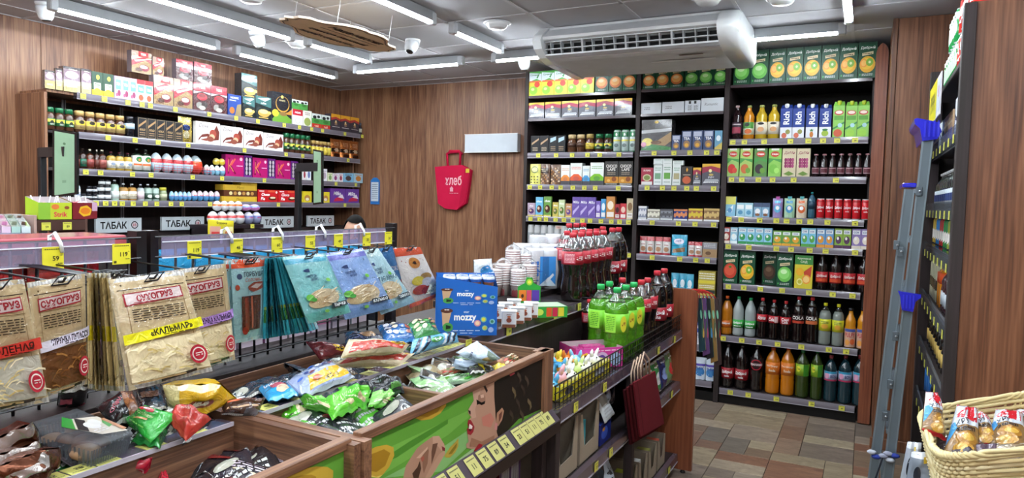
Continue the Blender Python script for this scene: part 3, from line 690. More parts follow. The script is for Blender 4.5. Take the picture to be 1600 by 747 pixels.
CUP = [('r', 0, 0, 1, 1, '16282a'), ('p', [(0, .7), (1, .55), (1, 1), (0, 1)], '3c6a68'), ('p', [(.1, .9), (.6, .8), (.95, .95), (.8, .98)], 'c4dcdc'), ('t', 'coffee', .5, .72, .09, 'dfe8e4', .6), ('e', .52, .3, .38, .17, 'c29a50'), ('e', .5, .36, .3, .09, 'e8cf90'), ('e', .88, .34, .12, .07, 'd9b468'), ('r', .2, .08, .8, .12, 'c09a50')]
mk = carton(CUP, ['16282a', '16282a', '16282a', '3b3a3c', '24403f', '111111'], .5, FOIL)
zc = LR(ZL[0], 379, 398, 1, 152, mk, 'coffee_box', 'black coffee box with gold cup', 'coffee box', 'under the tallest black box')
LR(zc-.01, 377, 402, 1, 116, mk, 'coffee_box', 'tall black coffee box, gold cup', 'coffee box', 'on another, above chocolate boxes', dmax=.16)
LR(ZL[0], 399, 424, 1, 151, mk, 'coffee_box', 'teal-topped coffee box with gold cup', 'coffee box', W1)
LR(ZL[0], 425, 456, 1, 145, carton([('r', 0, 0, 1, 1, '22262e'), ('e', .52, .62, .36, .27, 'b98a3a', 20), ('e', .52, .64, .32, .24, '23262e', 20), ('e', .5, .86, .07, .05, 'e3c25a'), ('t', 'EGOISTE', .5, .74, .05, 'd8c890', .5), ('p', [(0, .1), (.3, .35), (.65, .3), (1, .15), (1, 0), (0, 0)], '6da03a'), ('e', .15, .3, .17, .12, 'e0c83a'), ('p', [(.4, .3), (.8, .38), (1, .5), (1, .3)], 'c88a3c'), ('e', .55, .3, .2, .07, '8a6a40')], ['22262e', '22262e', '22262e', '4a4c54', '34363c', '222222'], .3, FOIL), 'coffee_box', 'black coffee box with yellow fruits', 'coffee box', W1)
zk = LR(ZL[0], 457, 473, 1, 171, carton([('r', 0, 0, 1, 1, 'e9e6e2'), ('r', 0, .62, 1, 1, 'bf2436'), ('t', 'AKBAR', .5, .8, .12, 'ffffff'), ('e', .5, .3, .28, .2, 'c9cac4'), ('e', .5, .3, .2, .14, 'e9e6e2')], 'e9e6e2', .5), 'tea_box', 'white and crimson tea box', 'tea box', W1)
LR(ZL[0], 473.5, 487, 1, 173, carton([('r', 0, 0, 1, 1, 'e6e6dc'), ('e', .5, .3, .4, .26, '9aa85a'), ('l', .2, .7, .8, .9, 2, '8a5a5a')], 'e6e6dc', .5), 'tea_box', 'white tea box with green picture', 'tea box', W1)
COW = [('r', 0, 0, 1, 1, '4f9a4a'), ('r', 0, .66, 1, 1, 'dfe8e4'), ('e', .3, .75, .2, .12, '22262a'), ('e', .72, .8, .16, .1, '22262a'), ('r', 0, 0, 1, .3, 'c93226'), ('t', 'ЧАЙ', .5, .15, .18, 'f6e2c8', .7), ('e', .5, .48, .3, .12, '3b7a38')]
LR(ZL[0], 487, 516, 2, 179, carton(COW, '4f9a4a', .5), 'tea_box', 'green tea boxes, red base', 'tea box', W1)
LR(zk, 456, 481, 2, 157, carton(COW[:4]+COW[6:], '4f9a4a', .5), 'tea_box', 'small green boxes stacked above', 'tea box', 'on the white tea boxes')
SUN = [('r', 0, 0, 1, 1, '3c3640'), ('p', [(0, .72), (.5, .8), (1, .7), (1, 1), (0, 1)], 'e0a02c'), ('p', [(0, .6), (.5, .72), (1, .6), (1, .74), (.5, .84), (0, .76)], 'b03a34'), ('e', .5, .56, .08, .07, 'f0d8a0'), ('e', .5, .48, .14, .04, 'c9a468'), ('l', .12, .2, .88, .28, 1, 'd8d2d0'), ('e', .5, .38, .16, .05, '8a7060')]
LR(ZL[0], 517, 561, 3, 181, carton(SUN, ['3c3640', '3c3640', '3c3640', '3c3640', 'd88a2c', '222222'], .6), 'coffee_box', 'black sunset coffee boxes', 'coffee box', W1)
LR(ZL[0], 561, 567.5, 1, 192, jar('3a3f4a', '5a6470', 'c2c2b0'), 'coffee_jar', 'little dark jar at right end', 'jar', W1)
# second shelf
GJ = jar('4a2e20', '1d6a42', '2c6a3c', [('r', 0, .5, 1, .9, 'e6d24a'), ('e', .5, .5, .2, .25, '1c2a1c'), ('l', .3, .1, .8, .35, 2, 'd8e0d0')])
LR(ZL[1], 74, 119, 3, 169, GJ, 'coffee_jar', 'green-lidded coffee jars', 'jar', W2)
LR(ZL[1], 120, 199, 5, 177, jar('4a2e20', 'c8a468', 'b39a62', [('r', 0, .5, 1, .95, 'e9cf3c'), ('e', .5, .78, .28, .2, '2a2418'), ('l', .3, .12, .8, .38, 2, '6a5430')], lab_=(.14, .56)), 'coffee_jar', 'gold-lidded coffee jars', 'jar', W2)
LR(ZL[1], 200, 214, 1, 182, jar('15161a', '1c1d22', 'b9cfe0', lid=.7, lab_=(.4, .66)), 'coffee_jar', 'black coffee jar with pale label', 'jar', W2)
BLK = [('r', 0, 0, 1, 1, '1b1b20'), ('r', .05, .05, .95, .97, '8f7a5a'), ('r', .09, .07, .91, .95, '1b1b20'), ('p', [(.1, .5), (.9, .8), (.9, .9), (.1, .62)], 'a8835a'), ('t', 'GOLD', .5, .42, .1, 'c9a878', .6), ('l', .2, .12, .8, .32, 2, 'a58a6a')]
LR(ZL[1], 215, 286, 5, 187, carton(BLK, '1b1b20', .5), 'coffee_box', 'black coffee boxes, gold stripe', 'coffee box', W2)
LR(ZL[1], 281, 303, 1, 182, bag([('r', 0, .8, 1, 1, 'e6d878'), ('e', .5, .58, .35, .12, '3a4a7a'), ('e', .5, .3, .2, .16, 'f4ecc0'), ('l', .3, .05, .7, .2, 2, '8a7430')], 'cbb254', .2, SILV), 'coffee_pouch', 'shiny gold coffee pouch, bow top', 'pouch', W2)
DOVE = [('r', 0, 0, 1, 1, 'e9e4e2'), ('p', [(.08, .12), (.2, .3), (.45, .36), (.7, .2), (.95, .25), (.98, .6), (.86, .9), (.76, .7), (.8, .45), (.68, .36), (.5, .5), (.25, .44), (.1, .26)], '6f3026'), ('e', .7, .5, .15, .2, 'a0483a'), ('e', .66, .36, .12, .13, 'd8b08c'), ('e', .58, .26, .16, .12, '8a4a3c'), ('p', [(.15, .2), (.4, .28), (.6, .2), (.4, .16)], '8c4a3a'), ('t', 'Dove', .3, .83, .17, '3c2a28', .4, 0, .0, .3), ('l', .15, .6, .5, .66, 1, 'b0a4a0')]
mk = carton(DOVE, 'e9e4e2', 1.04)
for i, (a, c, t) in enumerate([(306, 344, 191), (344.5, 380, 198), (381, 411, 204), (412, 443, 209)]):
    LR(ZL[1], a, c, 1, t, mk, 'chocolate_box', ORD[i]+' of four white chocolate boxes', 'chocolate box', W2, group='white chocolate boxes', dmax=.04)
LR(ZL[1], 446, 488, 5, 210, GJ, 'coffee_jar', 'slim green-lidded coffee jars', 'jar', 'under the black sunset boxes')
LR(ZL[1], 489, 519, 5, 221, jar('4a2e20', 'b99a5a', 'd8c04a', lab_=(.1, .6)), 'coffee_jar', 'small gold jars', 'jar', W2)
LR(ZL[1], 519, 563, 3, 219, bag([('r', 0, .3, 1, .5, '2a1a14'), ('e', .5, .4, .25, .1, 'e8d8b8'), ('l', .2, .6, .8, .85, 3, 'e8c8a0'), ('e', .5, .12, .3, .1, '40241a')], 'b06a34', .2, SILV), 'coffee_pouch', 'copper coffee pouches', 'pouch', W2)
# third shelf
SPIR = [('r', .1, .1, .9, .9, 'e4ddc8'), ('l', .2, .3, .8, .7, 2, '5a2420')]
for i, (a, c, t, col, cp, lc, d) in enumerate([(119, 127, 233, '2a1810', '20140e', '6a2a20', 'dark brown bottle beside the screen'), (127, 138, 232, '2a1810', '20140e', '1f5f4a', 'whisky bottle with green label'),
        (138, 150, 233, '4a2414', 'e2d6b8', '8a3a34', 'amber bottle with white cap'), (150, 157, 234, '3a1d12', 'e2d6b8', '5a2a20', 'slim amber bottle, cream cap'), (157, 170, 234, '3f2014', 'e2d6b8', '9a5048', 'wide amber bottle, cream cap')]):
    LR(ZL[2], a, c, 1, t, bottle('spirit', col, cp, lc, (.12, .5), SPIR[1:]), 'spirit_bottle', d, 'bottle', W3, group='spirits')
LR(ZL[2], 171, 210, 3, 238, bottle('flask', 'a5862c', '5a2030', 'e6e2d0', (.12, .52), [('e', .5, .6, .25, .2, '8a9ab0'), ('l', .2, .15, .8, .4, 2, '5a5a60')]), 'spirit_bottle', 'yellow brandy bottles', 'bottle', W3)
LR(ZL[2], 211, 239, 2, 233, bottle('flask', '1c3020', '14201a', 'e8e8e0', (.08, .7), [('r', 0, .32, 1, .45, 'e06a30'), ('e', .5, .75, .3, .2, '2c7a40'), ('e', .5, .7, .12, .1, 'c2843a')]), 'spirit_bottle', 'green liqueur bottles, orange stripe', 'bottle', W3)
LR(ZL[2], 241, 306, 4, 240, egg('b9d4e4', 'd3e4ee', 'c03038'), 'chocolate_egg', 'large foil chocolate eggs', 'chocolate egg', W3)
b = MB()
for k in range(3): b.tube([(-4.80, 3.42, 1.675+.018*k), (-4.80, 3.93, 1.675+.018*k)], .0018, 4, 'c23038')
for k in range(14): b.tube([(-4.80, 3.42+.039*k, 1.655), (-4.80, 3.42+.039*k, 1.715)], .0015, 4, 'c23038')
o = thing('wire_fence', 'low red wire guard in front of large eggs', 'wire rack', (-4.8, 3.42, 1.655)); wpart(o, 'wire', b, METAL)
LR(ZL[2], 303, 321, 1, 243, egg('d0402a', 'b8c8cc', 'e8542a'), 'chocolate_egg', 'big silver and orange-red egg', 'chocolate egg', W3)
ze = LR(ZL[2], 322, 354, 4, 258, egg('7fb2cc', 'd8e4ea'), 'chocolate_egg', 'small pale blue eggs', 'chocolate egg', W3)
LR(ze, 337, 354, 2, 247, egg('dfc93c', 'e6d46a'), 'chocolate_egg', 'yellow eggs on blue eggs', 'chocolate egg', W3)
KOR = [('r', 0, 0, 1, 1, 'b01668'), ('p', [(.1, .12), (.2, .12), (.26, .85), (.16, .85)], '7d1040'), ('p', [(.2, .45), (.5, .85), (.56, .8), (.26, .4)], 'd85a4a'), ('p', [(.22, .5), (.5, .1), (.58, .14), (.3, .52)], '7d1040'), ('t', 'K', .30, .5, .55, 'e08a60', .3, 0, -.02), ('e', .85, .82, .08, .08, 'f2b6c8'), ('l', .6, .45, .95, .55, 1, 'f0c0d8')]
TRAY = [('r', 0, 0, 1, 1, '6d2a86'), ('r', .08, .1, .92, .9, '2c2340')]+[('e', x, y, .13, .1, 'b9b0b4') for x in (.3, .7) for y in (.2, .4, .6, .8)]
for i, (a, c, e, t) in enumerate([(352, 381, 394, 242), (394.5, 418, 430, 247), (430.5, 454, 466, 251)]):
    LR(ZL[2], a, c, 1, t, carton(KOR, ['b01668', '6d2a86', '6d2a86', '8a1a60', '8a2a76', '444444'], 1.05), 'chocolate_box', ORD[i]+' magenta chocolate box', 'chocolate box', W3, group='magenta chocolate boxes')
    LR(ZL[2], c+.3, e, 1, t+1, carton(TRAY, '6d2a86', 1.04), 'chocolate_tray', ORD[i]+' purple tray of round chocolates', 'chocolate box', W3, group='purple chocolate trays')
for i, (a, c, t, col, c2, d) in enumerate([(473, 478.5, 262, 'e4e0e0', '9a3a4a', 'white sweets box behind screen bracket'), (479, 486, 262, 'dfe2e6', '6a7ab0', 'white sweets box left of screen'), (503, 511, 264, 'e4e4e8', 'b0a0b4', 'tall white box right of screen'), (512, 519.5, 270, 'dfe2c4', '7aa060', 'pale green sweets box'),
        (520.5, 528, 271, 'e6e2ea', '8a3a74', 'white sweets box with purple picture'), (529, 536, 271, 'e6e2ea', 'a03a50', 'white sweets box with red picture'), (536.5, 552, 271, '7fb6d8', '4a3a3a', 'light blue biscuit box'), (552.5, 567, 271, 'a8cde0', 'c8823a', 'light blue box with orange picture')]):
    LR(ZL[2], a, c, 1, t, carton([('r', 0, 0, 1, 1, col), ('e', .5, .45, .3, .28, c2), ('l', .15, .72, .85, .9, 1, c2)], col, .6), 'sweets_box', d, 'box', W3)
# fourth shelf
LR(ZL[3], 119, 128, 1, 282, bottle('spirit', 'c4d0d4', 'e0e4e6', 'e8ecf0', (.1, .55), [('l', .1, .3, .9, .7, 2, '3a5a9a')]), 'spirit_bottle', 'white-labelled bottle behind the screen', 'bottle', W4)
JB = jar('1a1a20', '20222a', 'c4c8ce', lab_=(.3, .6), lid=.7)
zj = LR(ZL[3], 129, 154, 3, 303, JB, 'caviar_jar', 'low black jars', 'jar', W4); LR(zj, 138, 154, 2, 291, JB, 'caviar_jar', 'black jars stacked second layer', 'jar', W4)
JW = jar('26262c', '33343a', 'dfe2e4', lab_=(.2, .7), lid=.75)
zj = LR(ZL[3], 155, 176, 2, 301, JW, 'caviar_jar', 'white-labelled jars, bottom layer', 'jar', W4); zj = LR(zj, 155, 176, 2, 290, JW, 'caviar_jar', 'white-labelled jars, middle layer', 'jar', W4); LR(zj, 157, 175, 2, 281, JW, 'caviar_jar', 'white-labelled jars, top layer', 'jar', W4)
LR(ZL[3], 177, 189, 1, 281, bottle('flask', 'a8c4b4', 'd0d4d8', 'dce4e0', (.1, .45)), 'spirit_bottle', 'clear bottle with silver cap', 'bottle', W4)
LR(ZL[3], 190, 217, 2, 287, bottle('flask', 'a87a3a', 'd8dade', 'e8e2d0', (.1, .55), [('l', .1, .3, .9, .7, 2, '8a6a3a')]), 'spirit_bottle', 'honey-coloured flat bottles', 'bottle', W4)
LR(ZL[3], 218, 228, 1, 288, bottle('flask', 'b4bcc0', 'd8dade', 'd8c4cc', (.1, .55)), 'spirit_bottle', 'clear flask with pink label', 'bottle', W4)
LR(ZL[3], 229, 252, 2, 288, bottle('flask', '9ab0a4', 'd8dade', '2f4a3c', (.1, .45), [('e', .5, .5, .3, .3, 'd6e0d2')]), 'spirit_bottle', 'clear flasks with green label', 'bottle', W4)
LR(ZL[3], 253, 264, 1, 293, jar('8a9470', 'd8d24a', 'b8bc9a'), 'olive_jar', 'jar with bright yellow lid', 'jar', W4)
LR(ZL[3], 267, 301, 5, 299, egg('4f8fc4', '9cc4e0'), 'chocolate_egg', 'blue chocolate eggs', 'chocolate egg', W4)
LR(ZL[3], 302, 346, 5, 298, egg('4a8ec0', 'e4d2d8', 'dfc4cc'), 'chocolate_egg', 'pink and blue eggs', 'chocolate egg', W4)
MER = [('r', 0, 0, 1, 1, 'c8a02c'), ('r', .05, .1, .95, .9, 'd4b03c'), ('t', 'Merci', .5, .5, .5, '8a6a1c', .3, 0, 0, .3)]
z1 = LR(ZL[3], 346, 402, 1, 307, carton(MER, 'c8a02c', 1.1), 'chocolate_box', 'long yellow chocolate box, lowest layer', 'chocolate box', W4)
z2 = LR(z1, 349, 402, 1, 297.5, carton([('r', 0, 0, 1, 1, '5a3220')]+[('e', .2+.13*k, .5, .05, .3, ['e0cf9a', 'b98a4a'][k % 2]) for k in range(6)], '5a3220', 1.1), 'chocolate_box', 'long brown box between yellow boxes', 'chocolate box', W4)
z3 = LR(z2, 348, 402, 1, 289, carton(MER, 'd0aa34', 1.1), 'chocolate_box', 'long yellow box above brown one', 'chocolate box', W4); LR(z3, 376, 402, 1, 284.5, carton(MER, 'd0aa34', 1.1), 'chocolate_box', 'short yellow box topmost of stack', 'chocolate box', W4)
CP = [('r', 0, 0, 1, 1, 'c81e26'), ('t', 'Choco', .38, .62, .24, 'ffffff', .55, 0, .03, .2), ('t', 'Pie', .24, .28, .26, 'ffffff', .3, 0, .03, .2), ('e', .72, .3, .2, .16, '5a2a18'), ('e', .74, .36, .14, .08, 'f0e0c0'), ('r', .06, .84, .3, .92, 'f8e0e0'), ('r', .5, .8, .85, .96, 'e0583a'), ('e', .93, .8, .05, .1, 'f0d8d0')]
LR(ZL[3], 402.5, 464, 2, 297, carton(CP, 'b81a22', 1.1), 'biscuit_box', 'red biscuit boxes', 'biscuit box', W4)
YB_ = [('r', 0, 0, 1, 1, 'e0cc30'), ('e', .5, .4, .34, .28, 'b9844a'), ('e', .5, .3, .2, .14, 'f4ead0')]
LR(ZL[3], 473, 487, 1, 299, carton(YB_, 'e0cc30', .6), 'biscuit_box', 'yellow biscuit box left of screen', 'biscuit box', W4); LR(ZL[3], 502, 515, 1, 300, carton(YB_, 'e0cc30', .6), 'biscuit_box', 'yellow biscuit box right of screen', 'biscuit box', W4)
MK = [('r', 0, 0, 1, 1, '6a3c9c'), ('t', 'Milka', .45, .66, .26, 'ffffff', .7, 0, .02, .3), ('p', [(.2, .1), (.9, .15), (.8, .5), (.5, .4), (.3, .3)], 'c82a50'), ('p', [(.5, .4), (.95, .3), (.8, .62)], 'e8e0ea')]
LR(ZL[3], 516, 561, 2, 295, carton(MK, '6a3c9c', .5), 'biscuit_box', 'purple biscuit boxes', 'biscuit box', W4)
# ------------------------------------------------------------------ products: back rack, left bay
def BR(z, *a, **k): return row('back', z, *a, **k)
L_ = [f'{o} shelf, left back bay' for o in ('top', 'second', 'third', 'fourth', 'fifth', 'sixth')]
M_ = [f'{o} shelf, middle back bay' for o in ('top', 'second', 'third', 'fourth', 'fifth', 'sixth', 'seventh', 'eighth', 'lowest')]
R_ = [f'{o} shelf, right back bay' for o in ('top', 'second', 'third', 'fourth', 'fifth', 'sixth', 'seventh', 'lowest')]
z = ZB[0]
JG = [('r', 0, 0, 1, 1, 'e8d23c'), ('r', .04, 0, .96, .4, 'c8da4a'), ('r', 0, .6, 1, 1, '4fae4a'), ('p', [(0, .58), (.6, .7), (1, .6), (1, .9), (0, .95)], 'dceaf0'), ('t', 'Сочный', .45, .86, .08, '2c7a3a', .7), ('r', .05, .55, .95, .62, 'e0703a'), ('e', .66, .46, .22, .12, 'd8402c'), ('e', .38, .22, .32, .17, '8fc23a'), ('e', .32, .27, .14, .06, 'cfe890'), ('p', [(.6, .75), (.9, .95), (.7, .7)], '2f8a3c')]
BR(z[0], 826, 928, 5, 109, carton(JG, ['d8cc40', '3a8a40', '3a8a40', '3a8a40', '4fae4a', '2a6a30'], .6, cap=None), 'juice_carton', 'yellow-green fruit juice cartons', 'juice carton', L_[0], gap=.02)
def dob(c1, c2, c3, kiwi=False, tom=False):
    o = [('r', 0, 0, 1, 1, '0e4a30'), ('r', 0, .93, 1, 1, '0a3a26'), ('t', 'Добрый', .5, .84, .095, 'f2f6f0', .82), ('p', [(.2, .62), (.8, .66), (.8, .74), (.2, .70)], 'd9c9a0'), ('l', .26, .65, .74, .71, 1, '6a5a3a')]
    o += [('e', .5, .38, .43, .23, c1, 18), ('e', .47, .40, .33, .16, c2, 18)]
    if kiwi: o += [('e', .3, .42, .2, .12, 'f0a03c', 16), ('e', .3, .42, .14, .085, 'f6c060', 16), ('e', .62, .44, .2, .11, '7fb43a', 16), ('e', .62, .44, .07, .04, 'dfe8b0', 10)]
    elif tom: o += [('e', .5, .5, .16, .06, '3a7a30', 10, .6)]
    else: o += [('e', .45, .46, .2, .07, c3)]
    return o+[('l', .22, .06, .8, .13, 2, 'd8e4dc'), ('e', .12, .1, .04, .03, '4fae5a')]
DC = ['0e4a30', '0c3f28', '0c3f28', '0f5234', '2f6a50', '0a3020']
ORG = dob('d9793c', 'f0b060', 'f8d8a0'); APL = dob('6fc254', '8fdc74', 'd0f4b8'); KIW = dob('e8b02a', 'f2c83c', '', kiwi=True)
BR(z[0], 929.5, 994, 3, 104, carton(ORG, DC, .6), 'juice_carton', 'dark green orange juice cartons', 'juice carton', L_[0], gap=.03)
NIT = [('r', 0, 0, 1, 1, '565560'), ('p', [(0, .72), (.5, .82), (1, .74), (1, 1), (0, 1)], 'e0b03a'), ('p', [(0, .56), (.5, .7), (1, .58), (1, .8), (.5, .9), (0, .84)], 'a03048'), ('e', .45, .68, .09, .08, 'f0e2a0'), ('e', .5, .5, .13, .05, 'c2a860'), ('t', 'РИЧ', .5, .38, .1, 'cfcfd6', .4), ('p', [(.05, .1), (.95, .2), (.9, .3), (.2, .3)], 'a8acb4'), ('l', .1, .1, .9, .2, 1, 'e4e6ea')]
BR(z[1], 825, 988, 6, 157, carton(NIT, ['565560', '3a3a42', '3a3a42', '303036', 'd8a840', '222222'], .6, FOIL), 'tea_box', 'black sunset tea boxes', 'tea box', L_[1], gap=.06)
BX2 = [('r', 0, 0, 1, 1, '1a1a1e'), ('p', [(.1, .45), (.9, .75), (.9, .85), (.1, .58)], 'b09070'), ('l', .2, .1, .8, .35, 3, 'b8a890')]
BR(z[2], 829, 857, 2, 212, carton(BX2, '1a1a1e', .5), 'coffee_box', 'narrow black coffee boxes', 'coffee box', L_[2])
BR(z[2], 857.5, 883, 2, 212, carton([('r', 0, 0, 1, 1, '16181c'), ('p', [(.15, .6), (.85, .75), (.85, .95), (.15, .85)], 'aac4d4'), ('l', .2, .1, .8, .4, 3, 'a08a70')], '16181c', .5), 'coffee_box', 'black coffee boxes, silver top', 'coffee box', L_[2])
BR(z[2], 884, 912, 2, 210, jar('5a3a26', 'cdb688', '4a3226', lab_=(.3, .55)), 'coffee_jar', 'cream-lidded coffee jars', 'jar', L_[2])
BR(z[2], 912.5, 926, 1, 209, jar('4a2e20', 'b9a060', 'd8c04a', [('l', .2, .3, .8, .8, 2, '5a4a20')]), 'coffee_jar', 'coffee jar with khaki lid', 'jar', L_[2])
BR(z[2], 927, 955, 2, 209, GJ, 'coffee_jar', 'green-lidded yellow-label jars', 'jar', L_[2])
BR(z[2], 956, 994, 3, 202, can('b6c9c4', [('r', 0, .72, 1, 1, '1f7a4a'), ('r', 0, .5, 1, .58, 'e0d24a'), ('e', .5, .28, .26, .1, '5a6a6a'), ('e', .5, .85, .1, .08, 'e8f0e8')], top='1f7a4a'), 'coffee_tin', 'pale coffee tins, green top', 'tin', L_[2])
HON = [('r', 0, 0, 1, 1, 'd9d56a')]+[('e', .2+.3*(k % 3), .1+.14*(k//3), .07, .035, '5a5424') for k in range(9)]+[('e', .5, .72, .34, .16, '5a6a50'), ('e', .5, .72, .27, .12, 'd8d888')]
BR(z[3], 826, 843, 1, 256, bag(HON, 'c9c55a', .2), 'nut_pouch', 'yellow spotted snack pouch', 'pouch', L_[3])
NUTS = [('r', 0, 0, 1, 1, '6a4c38')]+[('e', .15+.17*((k*7) % 5), .08+.09*(k//2), .09, .04, ['b98a5a', 'a06a3a', 'd0b08a'][k % 3]) for k in range(17)]+[('r', .1, .55, .9, .8, '3a2e2a'), ('l', .2, .6, .8, .75, 2, 'd8c8a8')]
BR(z[3], 843, 858, 1, 256, bag(NUTS, '6a4c38', .2), 'nut_pouch', 'brown nut pouch, dark label', 'pouch', L_[3])
BR(z[3], 858.5, 876, 1, 257, bag(NUTS[:-2], '7a5840', .2), 'nut_pouch', 'nut pouch showing almonds', 'pouch', L_[3])
def disp(c, c2, c3='4a4a50'): return carton([('r', 0, 0, 1, 1, 'dfe4e0'), ('l', .1, .7, .9, .85, 2, c2), ('p', [(0, .35), (.3, .5), (.7, .5), (1, .35), (1, .2), (0, .2)], c), ('r', 0, 0, 1, .2, c3), ('e', .5, .3, .25, .1, c2)], ['dfe4e0', 'b8bcb8', '999999', '6a6a6e', 'c8ccc8', '444444'], .7)
BR(z[3], 876, 890, 1, 258, disp('e08a3a', 'c87a4a'), 'snack_display_box', 'white display box, orange lip', 'display box', L_[3]); BR(z[3], 890.5, 909, 1, 255, disp('e0603a', 'c85a4a'), 'snack_display_box', 'white display box, red-orange lip', 'display box', L_[3])
BR(z[3], 909.5, 921, 1, 259, disp('4a9ad0', '5a8ab0'), 'snack_display_box', 'white display box, blue lip', 'display box', L_[3]); BR(z[3], 921.5, 943, 1, 254, disp('7ab82a', '5a9a3a'), 'snack_display_box', 'white display box, green lip', 'display box', L_[3])
CHL = [('r', 0, 0, 1, 1, '33312f'), ('t', 'CHOCO', .5, .8, .13, 'eeeae4', .8), ('t', 'LAPS', .5, .66, .12, 'eeeae4', .6), ('r', 0, .1, 1, .36, 'c98a30'), ('e', .7, .26, .18, .1, '8a4a20'), ('e', .3, .2, .12, .06, 'e8b860'), ('l', .1, .02, .9, .09, 1, 'e8e4da'), ('l', .2, .42, .8, .56, 2, 'a89a88')]
BR(z[3], 944, 988, 2, 252, carton(CHL, '33312f', .5), 'snack_box', 'black and amber snack boxes', 'box', L_[3])
bars = [(824, 836, 317, 'b4a0b4', '5a3a6a', 'pale lilac chocolate bar box'), (836.5, 848, 308, '6fb8dc', '4a2a2a', 'light blue chocolate bar'), (849, 861, 307, '6a9a4a', '4a2a20', 'green chocolate bar'), (863, 872, 316, 'c8b85a', '6a7a3a', 'yellow-green chocolate bar'), (872.5, 882, 312, 'c8d8a8', '5a7a3a', 'pale green chocolate bar'),
        (883, 893, 318, 'c8986a', '6a4a90', 'tan purple chocolate bar')]
for a, c, t, col, c2, d in bars: BR(z[4], a, c, 1, t, carton([('r', 0, 0, 1, 1, col), ('t', 'choc', .5, .78, .12, 'ffffff', .8, 0), ('e', .5, .38, .36, .2, c2), ('e', .4, .42, .16, .08, 'd8b898'), ('r', 0, 0, 1, .08, 'e0d070')], col, .35, FOIL), 'chocolate_bar', d, 'chocolate bar', L_[4])
BR(z[4], 893.5, 930, 3, 308, carton([('r', 0, 0, 1, 1, '6d56a8'), ('p', [(.1, .1), (.9, .5), (.9, .6), (.1, .3)], 'b9a8dc'), ('t', 'Milka', .5, .75, .13, 'f4f0fa', .8, 0, .01, .3)], '6d56a8', .4, FOIL), 'chocolate_bar', 'violet chocolate bars', 'chocolate bar', L_[4])
for a, c, t, col, c2, d in [(930.5, 938, 314, '7a62b4', 'c8b8e8', 'narrow violet chocolate bar'), (938.5, 946, 311, '4a9ad0', 'e8f0f4', 'bright blue wafer box'), (946.5, 960, 307, 'c88a4a', 'f0e0c8', 'orange-brown box on white base'), (960.5, 968, 319, 'a03038', '3a1a1a', 'crimson bar, dark centre'), (968.5, 978, 318, 'c83a44', 'e8c8b8', 'red wafer bar'), (978.5, 989, 310, 'cfc0a0', '8a6a4a', 'beige bar box')]:
    BR(z[4], a, c, 1, t, carton([('r', 0, 0, 1, 1, col), ('e', .5, .6, .36, .2, c2), ('r', .1, .08, .9, .3, 'eae4e0'), ('l', .2, .14, .8, .26, 1, c2)], col, .5), 'chocolate_bar', d, 'chocolate bar', L_[4])
zz_ = BR(z[5], 822, 884, 6, 352, can('c4c6c8', [('r', 0, .3, 1, .7, '9aa0a4')]), 'drink_can', 'plain silver cans', 'can', L_[5])
BR(zz_, 868, 878, 1, 358, carton([('r', .1, .1, .9, .9, 'd8b8ae'), ('t', '777', .5, .5, .4, '8a2a2a', .8)], 'dcd0c4', .9), 'small_box', 'little cream box', 'box', 'on top of the silver cans')
# middle bay
z = ZB[1]
BR(z[0], 1003, 1068, 3, 102, carton(ORG, DC, .6), 'juice_carton', 'orange juice cartons', 'juice carton', M_[0], gap=.03); BR(z[0], 1069, 1137, 3, 98, carton(APL, DC, .6), 'juice_carton', 'green apple juice cartons', 'juice carton', M_[0], gap=.03)
WB = [('r', 0, 0, 1, 1, 'dce2ea'), ('t', 'Чайная', .3, .6, .14, '5a5a64', .3, 0, 0, .3), ('l', .15, .35, .45, .5, 1, '7a7a84')]
for i, (a, c, t, ops, d) in enumerate([(1001, 1033, 161, WB, 'white carton box leftmost'), (1034, 1069, 159, WB, 'white carton box second'), (1069.5, 1094, 157, [('r', 0, 0, 1, 1, 'dce2ea'), ('r', .25, .72, .4, .95, '2a2a2e'), ('r', .6, .72, .75, .95, '2a2a2e'), ('l', .2, .15, .45, .6, 5, '4a4a50'), ('l', .6, .15, .85, .6, 5, '4a4a50')], 'white box with two black marks'), (1094.5, 1131, 153, [('r', 0, 0, 1, 1, 'dce2ea'), ('t', 'Romantic', .45, .55, .2, '6a6a74', .6, 0, 0, .35)], 'white box with cursive lettering')]):
    BR(z[1], a, c, 1, t, carton(ops, 'dce2ea', .8), 'white_box', d, 'box', M_[1])
BR(z[2], 1001, 1049, 1, 187, carton([('r', 0, 0, 1, 1, '4c4a4c'), ('p', [(0, .55), (1, .62), (1, .72), (0, .66)], 'c8ccd0'), ('e', .5, .92, .07, .05, 'c8a83a'), ('p', [(0, .05), (.3, .22), (.7, .15), (1, .1), (1, 0), (0, 0)], '3f8a4a'), ('e', .2, .28, .18, .13, 'd8c84a'), ('e', .08, .2, .09, .08, 'c87a8a'), ('p', [(.35, .2), (1, .6), (1, .3), (.8, .15)], 'a88a60'), ('e', .5, .26, .18, .06, '6a4a30')], '4c4a4c', .5, FOIL), 'gift_box', 'large dark gift box with fruit', 'box', M_[2])
BLB = [('r', 0, 0, 1, 1, '3f5078'), ('r', .1, .7, .9, .95, 'b8c0d4'), ('t', 'TEA', .5, .6, .14, 'ffffff', .6), ('e', .5, .3, .35, .2, '9a7a5a'), ('e', .5, .26, .2, .1, 'e0a83a')]
BR(z[2], 1049, 1063, 1, 211, carton(BLB, '3f5078', .5), 'tea_box', 'low navy tea box', 'tea box', M_[2]); BR(z[2], 1064, 1115, 3, 204, carton(BLB, '3f5078', .5), 'tea_box', 'navy tea boxes', 'tea box', M_[2], gap=.08)
